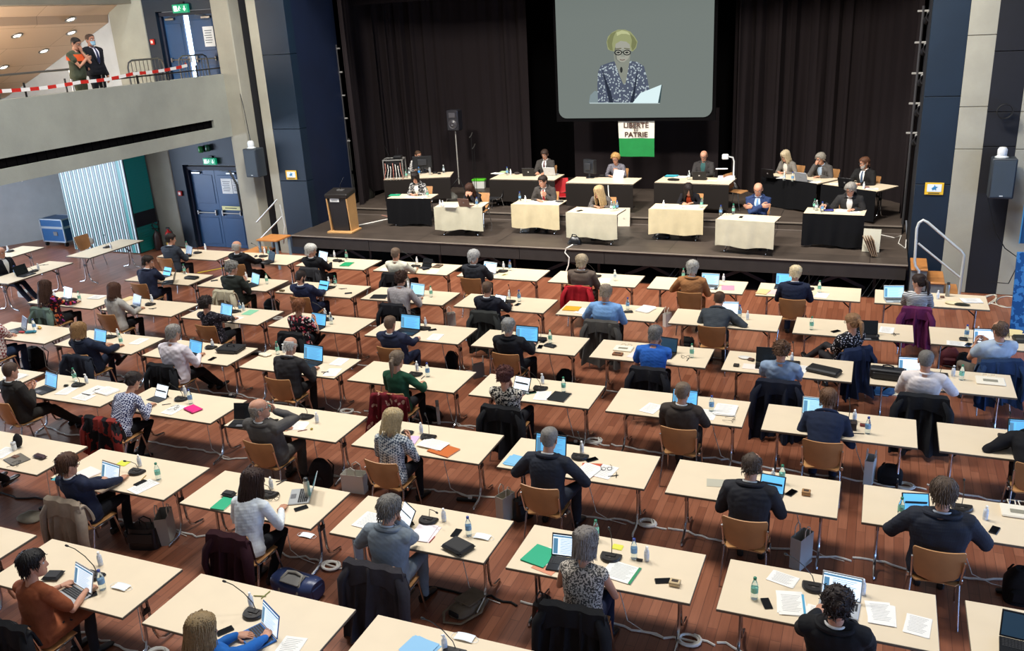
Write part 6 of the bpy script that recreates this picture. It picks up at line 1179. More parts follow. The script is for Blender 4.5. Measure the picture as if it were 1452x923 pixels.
item('lap', 1452, 893, 'empty place at the bottom right', 'blk_dark', rot=-5, prep='at')
item('pa', 22, 535, 'empty table at the left border, row five', .3, .22, 9, prep='on', n='thick stack of papers')
item('case', 1452, 484, 'table at the right border, row two', '#2a2a24', .3, .2, .08, prep='on', n='dark camera bag')
# tables, with the person they stand before
WHO = {(5, -7): "dark-haired man at the front row's far end", (5, -6): 'bald man in black suit, front row', (5, -5): 'white-haired man in black coat', (5, -4): 'balding man in cream shirt', (5, -3): 'silver-haired man in charcoal suit', (5, -2): 'fair-haired delegate in brown-grey blazer', (5, -1): 'grey-haired man in tan jacket', (5, 0): 'pale blond man in navy suit', (5, 1): 'ponytailed woman in striped top', (4, -7): 'man in profile resting chin on hand', (4, -6): 'man with curly grey hair in dark suit', (4, -5): 'bearded man reading papers in navy suit', (4, -4): 'curly-haired man in checked shirt', (4, -3): 'close-cropped man with white tablet', (4, -2): 'man in pale blue shirt', (4, -1): 'man in slate grey suit, brown hair', (4, 0): 'woman in dotted black top, legs crossed', (4, 1): 'balding man in light grey shirt', (3, -7): 'woman in orange floral blouse', (3, -6): 'woman with brown bob in pale blazer', (3, -5): 'woman in black lace top', (3, -4): 'auburn woman in rose floral blouse', (3, -3): 'man in blue suit before a large laptop', (3, -2): 'grey-cropped man in black jacket', (3, -1): 'man in royal blue polo', (3, 0): 'curly brown-haired man in grey-blue shirt', (3, 1): 'man in white shirt by black briefcase', (2, -7): 'person in plaid shirt', (2, -6): 'long-haired blond delegate in navy suit', (2, -5): 'stout man in white shirt', (2, -4): 'white-fringed man typing in black suit', (2, -3): 'ponytailed woman in green sweater', (2, -2): 'woman in black-and-white print blouse', (2, -1): 'man in brown-grey suit turning pages', (2, 0): 'brown-haired man in midnight blue suit', (2, 1): 'black-sleeved person at the right border', (1, -5): 'man holding phone, legs stretched', (1, -4): 'woman in navy checked blouse', (1, -3): 'grey-suited man drinking from bottle', (1, -2): 'blond woman in honeycomb sweater', (1, -1): 'man with elbow-patched suit', (1, 0): 'balding man in dark grey suit', (1, 1): 'broad man in pinstripe suit', (0, -5): 'black-trousered person at the left border', (0, -4): 'short-haired woman in navy blazer', (0, -3): 'woman in white blouse', (0, -2): 'man in light grey suit', (0, -1): 'grey-haired woman in tweed vest', (0, 0): 'curly-haired man in black suit', (-1, -3): 'woman in rust brown dress', (-1, -2): 'bespectacled blond woman at the bottom edge'}
for (r, j), w in WHO.items(): hall_table(r, j, 'cream folding table of the '+w)
hall_table(-1, -1, 'cream folding table with blue folder at the bottom centre'); hall_table(0, 1, 'cream folding table cut off at the bottom right'); hall_table(1, -6, 'cream folding table with paper stack at the left border'); hall_table(-1, -4, 'bare cream folding table at the left border, bottom rows'); hall_table(4, 2, 'cream folding table with camera bag at the right border')
# side tables by the left wall, set lengthwise
for (x, y, lab) in ((-18.22, 16.25, 'pale folding table standing lengthwise before the striped booth'), (-20.5, 15.1, 'pale folding table at the left edge by the grey wall'), (-18.27, 14.0, 'folding table of the bald man by the side')):
    copy_of(TABLE, 'folding_table', lab, 'table', (x, y, 0), PI/2, 'folding tables by the left wall')
def side_items(lst, who, **k):
    for it in lst:
        it = list(it); kw = it.pop() if isinstance(it[-1], dict) else {}; item(it[0], it[1], it[2], who, *it[3:], **{**kw, **k})
p = at(3, 359, 1.2); person('bald man by the side', p[0]-.1, p[1], 0, R(-90), lean=2, D=.3, bw=1.05, hair='bald', hc='#6a5a4c', hy=0, arms=('lap', 'lap'), legs='stretch', vx=.012, label='bald man in dark suit at the side table', low=FB('#1c2233'), **suit(FB('#1a1b22')))
copy_of(CHAIR, 'shell_chair', 'wooden shell chair of the bald man at the side table', 'chair', (p[0]-.1, p[1], 0), R(-90), G_['chair'])
side_items([('bb', 21, 384), ('lap', 32, 383, 'blk_off', {'rot': 90}), ('mic', 48, 384, 3, {'rot': 90}), ('sp', 54, 378), ('pens', 62, 376, 2)], 'bald man by the side')
side_items([('mic', 152, 350, 4, {'rot': 90}), ('sp', 157, 349)], 'empty side table before the booth', prep='on')
side_items([('mic', 14, 356, 3, {'rot': 90}), ('sp', 11, 353)], 'side table at the grey wall', prep='on')
p = at(128, 357, .45); copy_of(CHAIR, 'shell_chair', 'empty wooden chair behind the side table before the booth', 'chair', (p[0]-.1, p[1]+.1, 0), R(-90), G_['chair'])
item('lump', 128, 347, 'empty wooden chair before the booth', '#d9d6cc', .12, .1, .1, z=.52, n='white cloth bag', prep='on')
# ---------------------------------------------------------------- floor bags, coats, cables
fitem('leather', 209, 772, 'shiny black leather bag on the floor behind the navy blazer woman', '#0e0d0e', .40, .26, .26, rot=15)
fitem('paperbag', 238, 764, 'leaning grey-white paper bag beside the black leather bag', '#a9a49c', .30, .14, .36, rot=-60)
fitem('coatheap', 46, 735, 'crumpled beige scarf on the floor at the left', '#8f8776', .28, .2, .08)
fitem('duffel', 424, 842, 'blue shiny sports bag on the floor behind the white blouse woman', '#2c3960', .56, .30, .24, rot=-6)
fitem('satchel', 664, 862, 'olive shoulder bag lying under the black organiser', '#7a6d5c', .26, .46, .11, rot=-18)
fitem('leather', 770, 880, 'black handbag with red cloth inside, under the green folder', '#191415', .24, .16, .24, rot=70)
p = at(770, 880, .20); single('red_cloth', crumple_mesh(1, 4, (.07, .06, .06)), fabric('#b3202a'), 'red cloth peeking out of the black handbag', 'cloth', (p[0], p[1]+.02, .2))
fitem('leather', 742, 733, 'black handbag beside the elbow-patched man', '#15120f', .26, .16, .27, rot=60)
fitem('paperbag', 718, 735, 'tall beige paper bag beside the black handbag', '#c4bcab', .22, .12, .34, rot=70)
fitem('paperbag', 1135, 800, 'grey-white paper bag leaning by the dark grey suit man', '#b9b9b6', .26, .12, .38, rot=65)
fitem('paperbag', 1232, 683, 'narrow white paper bag behind the midnight blue suit man', '#dfe3e0', .22, .10, .34, rot=80)
fitem('backpack', 1261, 684, 'black backpack lying beside the narrow white paper bag', '#151416', .3, .24, .24)
fitem('backpack', 1446, 850, 'large black backpack at the right border behind the pinstripe man', '#121113', .34, .26, .36)
fitem('soft', 1250, 556, 'blue cloth bag under the black briefcase', '#2b5a8a', .2, .13, .14)
fitem('binder', 1275, 558, 'cream papers on the floor under the briefcase table', '#e6dcc0', .3, .22, .02)
fitem('backpack', 1345, 517, 'dark red backpack under the light grey shirt man\'s table', '#4a1a20', .3, .22, .3)
fitem('backpack', 1365, 525, 'black backpack beside the dark red backpack', '#17171a', .22, .2, .3)
fitem('backpack', 52, 520, 'black backpack on the floor beside the plaid shirt', '#101012', .4, .3, .4)
fitem('backpack', 457, 688, 'black backpack under the drinking man\'s table', '#1c1416', .3, .24, .38)
fitem('tote', 1, 1, '', ) if False else None
fitem('paperbag', 505, 695, 'cream shopping bag behind the white blouse woman\'s table', '#e4dfd2', .32, .16, .26, rot=5)
fitem('leather', 528, 690, 'brown leather bag beside the cream shopping bag', '#4a3220', .24, .14, .2, rot=40)
fitem('soft', 610, 592, 'black handbag under the green sweater woman\'s table', '#131214', .2, .13, .16)
fitem('binder', 622, 597, 'slim white binder leaning beside the black handbag, row four', '#d8d8d4', .05, .25, .3, rot=30)
fitem('backpack', 641, 521, 'black backpack behind the blue suit man\'s table', '#121113', .22, .18, .3)
fitem('backpack', 802, 548, 'black rucksack under the table with the dark spectacle case', '#17161a', .3, .2, .3)
fitem('paperbag', 639, 461, 'pale plastic bag standing behind the checked shirt man', '#cfcac0', .2, .12, .26, rot=40)
fitem('backpack', 386, 440, 'black backpack under the curly grey-haired man\'s table', '#131214', .34, .22, .26)
fitem('paperbag', 331, 476, 'cream shopping bag under the black lace woman\'s table', '#d2c8b0', .22, .12, .28, rot=10)
fitem('backpack', 974, 490, 'black bag behind the royal blue polo table', '#121215', .26, .2, .16)
fitem('soft', 791, 625, 'black shoe bag behind the elbow-patched man', '#141215', .14, .1, .12)
fitem('paperbag', 484, 760, 'small white paper bag beside the light grey suit man', '#d9dde0', .2, .12, .28, rot=-60) if False else None
fitem('paperbag', 512, 795, 'blue-white paper bag beside the light grey suit man', '#c6d2da', .22, .12, .28, rot=-50)
fitem('paperbag', 679, 535, 'grey flat bag leaning at the black jacket man\'s chair', '#8d8b88', .05, .2, .26, rot=-40)
fitem('paperbag', 946, 462, 'white papers bag hanging low under the pale blue shirt table', '#dcd8d0', .16, .08, .26, rot=60)
fitem('soft', 1410, 565, 'black soft bag under the cream folder table', '#15151a', .26, .18, .14)
fitem('paperbag', 38, 420, 'white bag lying under the bald man\'s side table', '#e4e4e0', .34, .2, .14)
item('mask', 435, 760, 'white blouse woman\'s table', z=.0, n='torn white sheet', prep='under')
# white extension cables along each row with coils, black power strips
WCAB = mat('#f0ece2', .5); BCAB = mat('#161415', .6)
def run(x0, x1, y, seed, coil=None):
    r = np.random.RandomState(seed); n = 26; xs_ = np.linspace(x0, x1, n); ys = y+.05*np.cumsum(r.randn(n))*.5; ys = ys-np.linspace(0, ys[-1]-y, n); P = [np.array([a, c, .011]) for a, c in zip(xs_, ys)]
    if coil is not None:
        k = int(n*coil); c = loop_pts(.10, 3.2, .012, seed)+np.array([P[k][0], P[k][1], 0]); P = P[:k]+list(c)+P[k+1:]
    return P
k = 0
for (r, j), w in sorted(WHO.items()):
    if r > 4 or r < -1: continue
    x, y = tpos(r, j); k += 1; b = MB(); b.tube(run(x-.95, x+1.07, y-.05+.1*RNG.rand(), k, .86 if k % 2 else None), .012, 6)
    single('extension_cable', b, WCAB if (r > 0 or k % 3) else BCAB, '%s floor cable by the table of the %s' % ('white' if (r > 0 or k % 3) else 'black', w), 'cable', group=G_['cable'])
    if r <= 3:
        q = RNG.rand()*.5-.1; b = MB(); b.tube([(x+q, y+.33, .71), (x+q+.02, y+.28, .62), (x+q+.10, y+.16, .32), (x+q+.22, y+.04, .05), (x+q+.4, y-.02, .012), (x+q+.62, y-.06, .011)], .005 if r < 2 else .006, 6)
        single('microphone_cable', b, WCAB, 'thin cable hanging off the table of the '+w, 'cable', group='hanging microphone cables')
    if k % 3 == 0:
        t = thing('power_strip', 'black power strip by the table of the '+w, 'power strip', (x+.55, y-.12, 0), R(10), 'power strips on the floor'); part('housing', MB().box((0, 0, .022), (.26, .05, .04), bev=.008), BLACK, t); part('plug', MB().box((.05, 0, .058), (.05, .04, .036), bev=.008), mat('#e2e0da', .5), t)
# ================================================================ on the stage
GS = ' on stage'
def stable(x0, y0, x1, y1, z, label, proto, d):
    c = np.array([(x0+x1)/2, (y0+y1)/2]); a = math.atan2(y1-y0, x1-x0); c = c+np.array([-math.sin(a), math.cos(a)])*d/2; copy_of(proto, 'stage_table', label, 'table', (c[0], c[1], z), a, 'tables on the stage'); return c, a
BEIGE = mat('#cdbd98', .85, bump=.25, bscale=30, spec=.15, var=.07, vscale=4); PALE = mat('#c2bba2', .85, bump=.25, bscale=30, spec=.15, var=.07, vscale=4); BLKC = mat('#121214', .92, bump=.3, bscale=20, spec=.1); SKIRT = mat('#1c1714', .55, spec=.3)
def cloth(x0, y0, x1, y1, z0, z1, mtl, label, amp=.012, seed=0, name='tablecloth', cat='tablecloth', off=.022):
    a = math.atan2(y1-y0, x1-x0); n = np.array([math.sin(a), -math.cos(a)]); L_ = math.hypot(x1-x0, y1-y0); k = 40; r = np.random.RandomState(seed); ph = r.rand(4)*6; rings = []
    for t in np.linspace(0, 1, 10):
        z = z1+(z0-z1)*t; s = np.linspace(0, 1, k); w = amp*(.25+t)*(np.sin(s*17+ph[0])+.6*np.sin(s*31+ph[1]+t)+.5*np.sin(s*7+ph[2])); zz = z+.02*t*np.sin(s*9+ph[3])
        b = np.array([x0, y0])+(np.array([x1, y1])-np.array([x0, y0]))*s[:, None]+n*(off+amp*1.6*t+w)[:, None]; q = b+n*.008; rings.append(np.concatenate([np.c_[b, zz], np.c_[q, zz][::-1]]))
    b = MB().loft(rings)
    return single(name, b, mtl, label, cat, group='cloths hung before the stage tables')
FR = {1: (-11.78, 19.62, -10.55, 19.76), 2: (-9.98, 18.82, -8.74, 18.96), 3: (-8.17, 19.40, -6.93, 19.40), 4: (-6.53, 18.72, -5.29, 18.62), 5: (-4.75, 19.33, -3.51, 19.33), 6: (-3.10, 18.53, -1.87, 18.38), 7: (-1.40, 19.35, -.17, 19.28)}
SW_ = {1: 'woman in patterned jacket on stage', 2: 'woman with hand on face on stage', 3: 'man with red tie on stage', 4: 'blond woman in grey blazer on stage', 5: 'woman in dark blazer and orange top', 6: 'man with crossed arms in blue suit', 7: 'grey-haired person reaching for a bottle'}
for k, q in FR.items():
    stable(*q, SH, 'small stage table of the '+SW_[k], STABLE, .6)
    blk = k in (1, 7); cloth(*q, SH+(.06 if blk else .16), SH+.735, BLKC if blk else (PALE if k in (2, 4, 6) else BEIGE), ('black' if blk else 'beige')+' cloth before the '+SW_[k], amp=.016 if blk else .009, seed=k)
def stager(k, who, uv, z0, ty, yaw=180, lab=None, proto=CHAIR, s=1.0, **kw):
    yw = R(yaw); x, y, lean = seat_from_head(uv[0], uv[1], z0, s, 0, ty, yw); lean = kw.pop('lean', lean)
    person(who, x, y, z0, yw, lean=lean, s=s, vx=.012, label=lab or who, group='people seated on the stage', **kw)
    copy_of(proto, 'shell_chair', 'chair of the '+who, 'chair', (x, y, z0), yw, 'chairs on the stage')
def fy(k, add=.86): q = FR[k]; return (q[1]+q[3])/2+add
stager(1, SW_[1], (588.7, 252), SH, fy(1), hy=20, fem=True, hair='wavy', hc='#1d1614', glasses=True, shirt='#e9e6e0', top=('jacket',), topm=pattern('speck', ['#1d1e22', '#a9a7a4'], 26), arms=('rest', 'rest'), lab='dark-haired woman in patterned jacket, behind the black-clothed table by the lectern')
stager(2, SW_[2], (666, 268), SH, fy(2, .9), fem=True, hair='long', hc='#3c2419', hp=25, topm=FB('#1c1a1e'), top=('sweater',), arms=('face', 'face'), lab='long-haired woman leaning her face on her hands on stage')
stager(3, SW_[3], (769.6, 257), SH, fy(3), hy=-30, hair='short', hc='#2a1f1a', arms=('hold', 'rest'), s=1.05, **suit(FB('#45413e'), tie='#9a1420'))
stager(4, SW_[4], (849, 272), SH, fy(4), hy=-25, fem=True, hair='long', hc='#b59b72', arms=('rest', 'rest'), s=1.03, **suit(FB('#5f5a57'), shirt='#131214'))
stager(5, SW_[5], (976, 268), SH, fy(5), hp=32, hy=15, fem=True, hair='long', hc='#1c1412', arms=('rest', 'write'), **suit(FB('#1b1a1f'), shirt='#d8552a'))
stager(6, SW_[6], (1075, 268.5), SH, fy(6, .95), hp=25, hair='bald', hc='#5a4636', arms=('crossed', 'crossed'), s=1.06, bw=1.05, tie='#5f86b0', top=('jacket',), topm=FB('#27375c'), shirt='#b9cfe6', lab='balding man in blue suit with crossed arms on stage')
stager(7, SW_[7], (1206, 268.5), SH, fy(7), hy=-25, hp=22, hair='full', hc='#8a857d', glasses=True, arms=('rest', 'reach'), s=1.03, **suit(FB('#2a2929'), shirt='#dcdad4'))
RR = {1: (-12.71, 21.12, -10.94, 21.72), 2: (-9.65, 21.50, -7.80, 21.52), 3: (-7.38, 21.20, -5.60, 21.18), 4: (-5.14, 21.48, -3.28, 21.36), 5: (-2.66, 22.6, -1.28, 21.66), 6: (-1.18, 21.62, .02, 20.86)}
RW = {1: 'operator in checked shirt at the control desk', 2: 'dark-suited man between two laptops', 3: 'curly blond woman under the flag', 4: 'balding man in grey jacket and dark T-shirt', 5: 'grey-blond woman and man in grey jacket', 6: 'bearded man in black suit at the right end'}
for k, q in RR.items():
    W_ = math.hypot(q[2]-q[0], q[3]-q[1]); stable(*q, RH, 'back table of the '+RW[k], table_proto(round(W_, 2), .85), .85)
    cloth(*q, RH+(.03 if k > 4 else .12), RH+.70 if k < 5 else RH+.735, BLKC if k > 4 else SKIRT, 'dark cloth before the '+RW[k], amp=.012 if k > 4 else .003, seed=20+k, off=.02)
stager(1, RW[1], (593, 220), RH, 22.75, hy=35, hair='crop', hc='#4a3526', topm=pattern('check', ['#d6d2cc', '#3a3c44'], 26), top=('shirt',), arms=('rest', 'rest'), yaw=200, lab='young operator in checked shirt behind the monitor')
stager(2, RW[2], (772.4, 219), RH, 22.75, hp=25, hair='short', hc='#33241c', beard=None, arms=('type', 'type'), **suit(FB('#3d3936'), tie='#4a1c24'))
stager(3, RW[3], (872.8, 224.5), RH, 22.45, hp=18, fem=True, hair='curly', hc='#b08a54', glasses=True, topm=pattern('speck', ['#55535a', '#77747c'], 40), top=('blouse',), arms=('hold', 'rest'), lab='curly blond woman reading a sheet under the flag')
stager(4, RW[4], (998, 221), RH, 22.65, hp=22, hair='bald', hc='#5b4636', glasses=True, arms=('type', 'type'), **suit(FB('#33302f'), shirt='#1f4a48'))
stager(5, 'grey-blond woman in grey blazer', (1113.6, 221), RH, 23.15, hp=22, hy=-5, yaw=150, fem=True, hair='bob', hc='#b9a98a', glasses=True, arms=('rest', 'rest'), **suit(FB('#76716a'), shirt='#d8d2c4'))
stager(5, 'grey-haired man with hand over mouth', (1163.3, 225), RH, 22.7, hp=15, yaw=150, hair='full', hc='#8c857a', glasses=True, arms=('rest', 'face'), **suit(FB('#4e4b49'), shirt='#9fb2c4'))
stager(6, RW[6], (1225.7, 231), RH, 21.9, hy=-25, yaw=150, hair='short', hc='#5a3a28', glasses=True, beard='#a09a92', arms=('rest', 'fwd'), **suit(FB('#1b1a1a'), tie='#3c5068'))
copy_of(CHAIRO, 'shell_chair', 'empty orange chair beside the control desk', 'chair', tuple(at(651, 261, RH)), R(172), 'chairs on the stage')
copy_of(CHAIRR, 'shell_chair', 'empty red chair beside the man with red tie', 'chair', tuple(at(795, 300, SH)), R(200), 'chairs on the stage')
ZS = SH+.733; ZR = RH+.733
for lst, who, z in (([('fo', 560, 277, '#1f9a72', .30, .22, {'n': 'green folder', 'rot': 15}), ('bg', 606, 274), ('pa', 582, 279, .2, .28, 2), ('pa', 600, 280, .2, .25, 2, N('second bundle of papers'))], SW_[1], ZS),
    ([('lap', 659, 287, 'bronze', {'rot': 175}), ('sp', 624, 288, N('leftmost white gel bottle')), ('sp', 628, 289), ('bb', 676, 287), ('pa', 640, 293, .3, .2, 3, N('white sheets'))], SW_[2], ZS),
    ([('bb', 737, 279), ('sp', 745, 282), ('pa', 763, 285, .25, .2, 4, N('open booklet')), ('pa', 783, 286, .22, .3, 3, N('white agenda')), ('case', 793, 286, '#26262a', .2, .14, .02, N('dark tablet cover'))], SW_[3], ZS),
    ([('bw', 867, 293), ('bg', 871, 293), ('bb', 875, 292), ('ph', 822, 299), ('pa', 840, 299, .3, .2, 2)], SW_[4], ZS),
    ([('sp', 941, 289), ('bg', 995, 288), ('pa', 979, 293, .34, .24, 6, N('open white binder')), ('pa', 962, 294, .2, .28, 1, N('sheet being written on'))], SW_[5], ZS),
    ([('bb', 1022, 299), ('bg', 1040, 297), ('ph', 1051, 308), ('pa', 1063, 308, .26, .18, 2), ('gl', 1034, 305)], SW_[6], ZS),
    ([('bg', 1155, 290), ('bw', 1158, 292), ('bb', 1166, 294), ('case', 1175, 299, '#2a2f7a', .2, .14, .03, N('dark blue notebook')), ('pa', 1194, 299, .26, .2, 4), ('pa', 1212, 301, .2, .2, 2, N('loose pages'))], SW_[7], ZS),
    ([('bw', 580, 244), ('bs', 594, 243), ('thermos', 610, 248, '#b9bab8', N('steel cup flask')), ('bw', 629, 240, N('far clear bottle')), ('bg', 576, 247), ('case', 617, 246, '#121214', .14, .09, .05, N('black device')), ('case', 623, 247, '#15151a', .10, .08, .04, N('smaller black device'))], RW[1], ZR),
    ([('lap', 750, 244, 'blk_off', {'rot': 185}), ('lap', 780, 243, 'sil_white', {'rot': 174}), ('bb', 719, 243), ('sp', 724, 244), ('pa', 706, 246, .3, .22, 4), ('lump', 733, 247, '#3b3433', .08, .05, .03, N('crumpled dark scarf')), ('pa', 714, 244, .2, .28, 3, '#b9cf9a', N('green-edged booklet'))], RW[2], ZR),
    ([('block', 853, 250, '#141416', .16, .12, .04, N('black control box')), ('pens', 860, 250, 2), ('block', 884, 252, '#1a1a1c', .12, .1, .04, N('small black speaker'))], RW[3], ZR),
    ([('lap', 992, 249, 'blk_off', {'rot': 182}), ('bw', 977, 249), ('pa', 952, 250, .3, .24, 10, '#3fa6b8', N('stack of turquoise files')), ('pa', 966, 251, .3, .22, 6), ('lump', 955, 256, '#141416', .16, .06, .03, N('black cables')), ('pa', 1010, 256, .25, .2, 2, N('flat sheets'))], RW[4], ZR),
    ([('lap', 1090, 246, 'blk_off', {'rot': 150}), ('lap', 1137, 251, 'sil_dark', {'rot': 150, 'n': 'grey laptop'}), ('bw', 1112, 250), ('bb', 1124, 251), ('pa', 1105, 252, .26, .2, 4), ('pa', 1156, 258, .2, .24, 3, N('white folded papers'))], RW[5], ZR),
    ([('lap', 1199, 259, 'blk_off', {'rot': 150}), ('sp', 1225, 263), ('pa', 1236, 268, .24, .2, 5), ('pa', 1184, 261, .24, .2, 3, N('small white papers')), ('case', 1228, 266, '#7a2a30', .14, .1, .02, N('dark red booklet'))], RW[6], ZR)):
    for it in lst:
        it = list(it); kw = it.pop() if isinstance(it[-1], dict) else {}; item(it[0], it[1], it[2], who, *it[3:], z=z, grp=GS, **{**kw, **({'rot': 180} if it[0] == 'mic' else {})})
# sheet in the presiding woman's hand
p = aty(878, 247, 22.0); single('held_sheet', MB().box((0, 0, 0), (.27, .004, .24), rot=rotm(R(-25), R(6), 0)), mat('#eceae4', .8), 'white sheet held up by the curly blond woman under the flag', 'paper', (p[0], p[1]-.06, p[2]), smooth=False)
# monitors
def monitor(u, v, z, w, h, rz, label, thick=.04, c='#17181b'):
    p = at(u, v, z); t = thing('computer_monitor', label, 'monitor', (p[0], p[1], z), R(rz)); part('foot', MB().lathe([(.002, .018), (.11, .016), (.12, .0)], 18), mat(c, .5), t); part('stand', MB().box((0, .02, .09), (.06, .03, .18), bev=.008), mat(c, .5), t)
    part('housing', MB().box((0, 0, .12+h/2), (w, thick, h), bev=.012), mat(c, .45), t); part('screen', MB().box((0, -thick/2-.001, .12+h/2), (w*.92, .003, h*.88)), SD, t, smooth=False); part('rear_cover', MB().box((0, thick/2+.015, .12+h/2), (w*.5, .05, h*.5), bev=.015), mat('#232428', .6), t); return t
monitor(600, 245, ZR, .56, .36, 200, 'black computer monitor before the operator on stage'); monitor(837, 252, ZR, .38, .36, 152, 'bulky dark monitor seen from behind beside the curly blond woman', .12)
# document camera
p = at(1030, 254, ZR); t = thing('document_camera', 'white document camera at the right of the balding man\'s table', 'camera', (p[0], p[1], ZR), R(8)); WHT = mat('#e2e2de', .4)
part('base', MB().box((0, 0, .03), (.42, .40, .06), bev=.012), WHT, t); part('stage_glass', MB().box((0, 0, .0615), (.36, .32, .004)), mat('#cfc7dd', .2, emit=.3, ecol='#e8defa'), t, smooth=False); part('arm', MB().tube([(.17, .1, .06), (.17, .1, .42), (.14, .07, .52), (.02, 0, .56)], .02, 10), WHT, t); part('camera_head', MB().box((-.04, -.02, .56), (.16, .14, .12), bev=.02), WHT, t); part('lamp_arm', MB().box((-.12, .05, .25), (.3, .05, .03), bev=.01), WHT, t)
t = thing('shell_chair', 'wooden chair with dark bag at the end of the document camera table', 'chair', tuple(at(1043, 296, RH)), R(250)); stamp(CHAIR, t)
fitem('soft', 1040, 272, 'black bag hanging by the document camera table', '#1a1614', .16, .1, .22, z=RH+.05)
# rack with radio gear on the control desk
p = at(561, 251, ZR); t = thing('equipment_rack', 'small steel rack of radio receivers on the control desk', 'rack', (p[0], p[1], ZR), R(18)); f = MB()
for sx in (-.27, .27):
    for sy in (-.22, .22): f.box((sx, sy, .26), (.03, .03, .52), bev=.004)
for z in (.015, .505):
    for sy in (-.22, .22): f.box((0, sy, z), (.54, .03, .03), bev=.004)
    for sx in (-.27, .27): f.box((sx, 0, z), (.03, .44, .03), bev=.004)
part('frame', f, mat('#b5b3ae', .35, .7), t)
for i in range(4): part('receiver', MB().box((0, 0, .09+i*.105), (.49, .38, .08), bev=.006).box((-.15, -.193, .09+i*.105), (.08, .01, .03), bev=.003).box((.1, -.193, .09+i*.105), (.12, .01, .04), bev=.003), mat('#18181b', .45), t)
part('antenna', MB().tube([(-.1, 0, .52), (-.22, 0, .86)], .006, 6), BLACK, t); part('antenna', MB().tube([(.1, .05, .52), (.12, .06, .80)], .006, 6), BLACK, t); part('mixer', MB().box((.12, 0, .56), (.24, .24, .08), bev=.02), mat('#1b1b1d', .4), t)
for i in range(7):
    x = -.22+i*.07; part('patch_cable', MB().tube([(x, -.2, .42-.04*(i % 3)), (x+.03, -.30, .25), (x-.04+.02*i, -.33, .0), (x-.02, -.30, -.25), (x+.1*(i % 2), -.34, -.68)], .009, 6), mat('#d8d4cc' if i % 3 else '#b06a5a', .5), t)
# lectern
t = thing('lectern', 'lectern with black front, beech sides and flexible microphone', 'lectern', (-12.67, 18.86, SH), R(4)); BEECH = mat('#c99a63', .4, var=.08, vscale=5)
part('base', MB().box((0, 0, .025), (.72, .55, .05), bev=.01), BEECH, t); fp = MB(); fp.loft([np.array([(-w, -.20+o, z), (w, -.20+o, z), (w, .16, z), (-w, .16, z)]) for z, w, o in ((.05, .22, .06), (.95, .27, -.02))]); part('front_panel', fp, mat('#1d1a1a', .55, bump=.1), t, 'black front', smooth=False)
for s in (-1, 1):
    sp_ = MB(); q = np.array([(-.16, .05), (.24, .05), (.22, .98), (-.24, .90)]); sp_.prism(q, 0, .03, M3=np.array([[0, 0, 1], [1, 0, 0], [0, 1, 0]]), off=(s*.285-.015, 0, 0)); part('side_panel', sp_, BEECH, t, smooth=False)
part('top', MB().box((0, .0, 1.0), (.64, .52, .12), rot=rotm(R(9)), bev=.02), mat('#24211f', .4), t); part('plate', MB().box((-.06, -.225, .86), (.26, .01, .09), bev=.003).box((-.06, -.231, .87), (.2, .004, .012), 1).box((-.06, -.231, .845), (.15, .004, .01), 1), [mat('#d9d9d4', .5), mat('#55585c', .5)], t, smooth=False); part('gooseneck', MB().tube([(0, .05, 1.06), (.02, .0, 1.2), (.16, -.06, 1.38), (.2, -.08, 1.42)], .008, 8), BLACK, t); part('mic_base', MB().box((0, .05, 1.07), (.2, .12, .04), bev=.01), mat('#55524f', .4), t)
# speaker on a pole, microphone stands
p = aty(650, 246, 22.9); p[2] = RH; t = thing('speaker_stand', 'thin speaker pole before the left curtain', 'stand', (p[0], p[1], RH)); zs = aty(648, 185, p[1])[2]-RH
part('pole', MB().tube([(0, 0, .3), (0, 0, zs)], .018, 8), mat('#c9c5bd', .3, .6), t)
for a in (90, 210, 330): part('leg', MB().tube([(0, 0, .5), (.4*math.cos(R(a)), .4*math.sin(R(a)), .02)], .014, 6), BLACK, t)
t = thing('loudspeaker', 'black loudspeaker on the thin pole before the left curtain', 'speaker', (p[0], p[1], RH+zs)); part('cabinet', MB().box((0, 0, .29), (.36, .32, .58), bev=.03), mat('#232227', .5), t); part('woofer', MB().lathe([(.002, .01), (.05, .03), (.11, .0), (.135, .008), (.14, -.01)], 18).xf(rotm(R(90)), (.02, -.165, .2)), mat('#3a383c', .4), t); part('horn', MB().box((.0, -.162, .44), (.2, .02, .14), bev=.02), mat('#4a484c', .4), t)
for i, (u, v) in enumerate(((668, 192), (672, 208))):
    pp = aty(u, v, 23.2); t = thing('boom_microphone', ['upper', 'lower'][i]+' shiny clip of the microphone stand right of the loudspeaker', 'microphone stand', (pp[0], pp[1], RH)); h = pp[2]-RH; part('stand', MB().tube([(0, 0, 0), (0, 0, h)], .008, 6), BLACK, t); part('clip', MB().tube([(-.06, 0, h-.06), (0, 0, h), (.05, -.02, h+.09)], .014, 6), STEEL, t); part('foot', MB().lathe([(.002, .02), (.13, .015), (.14, 0)], 16), BLACK, t)
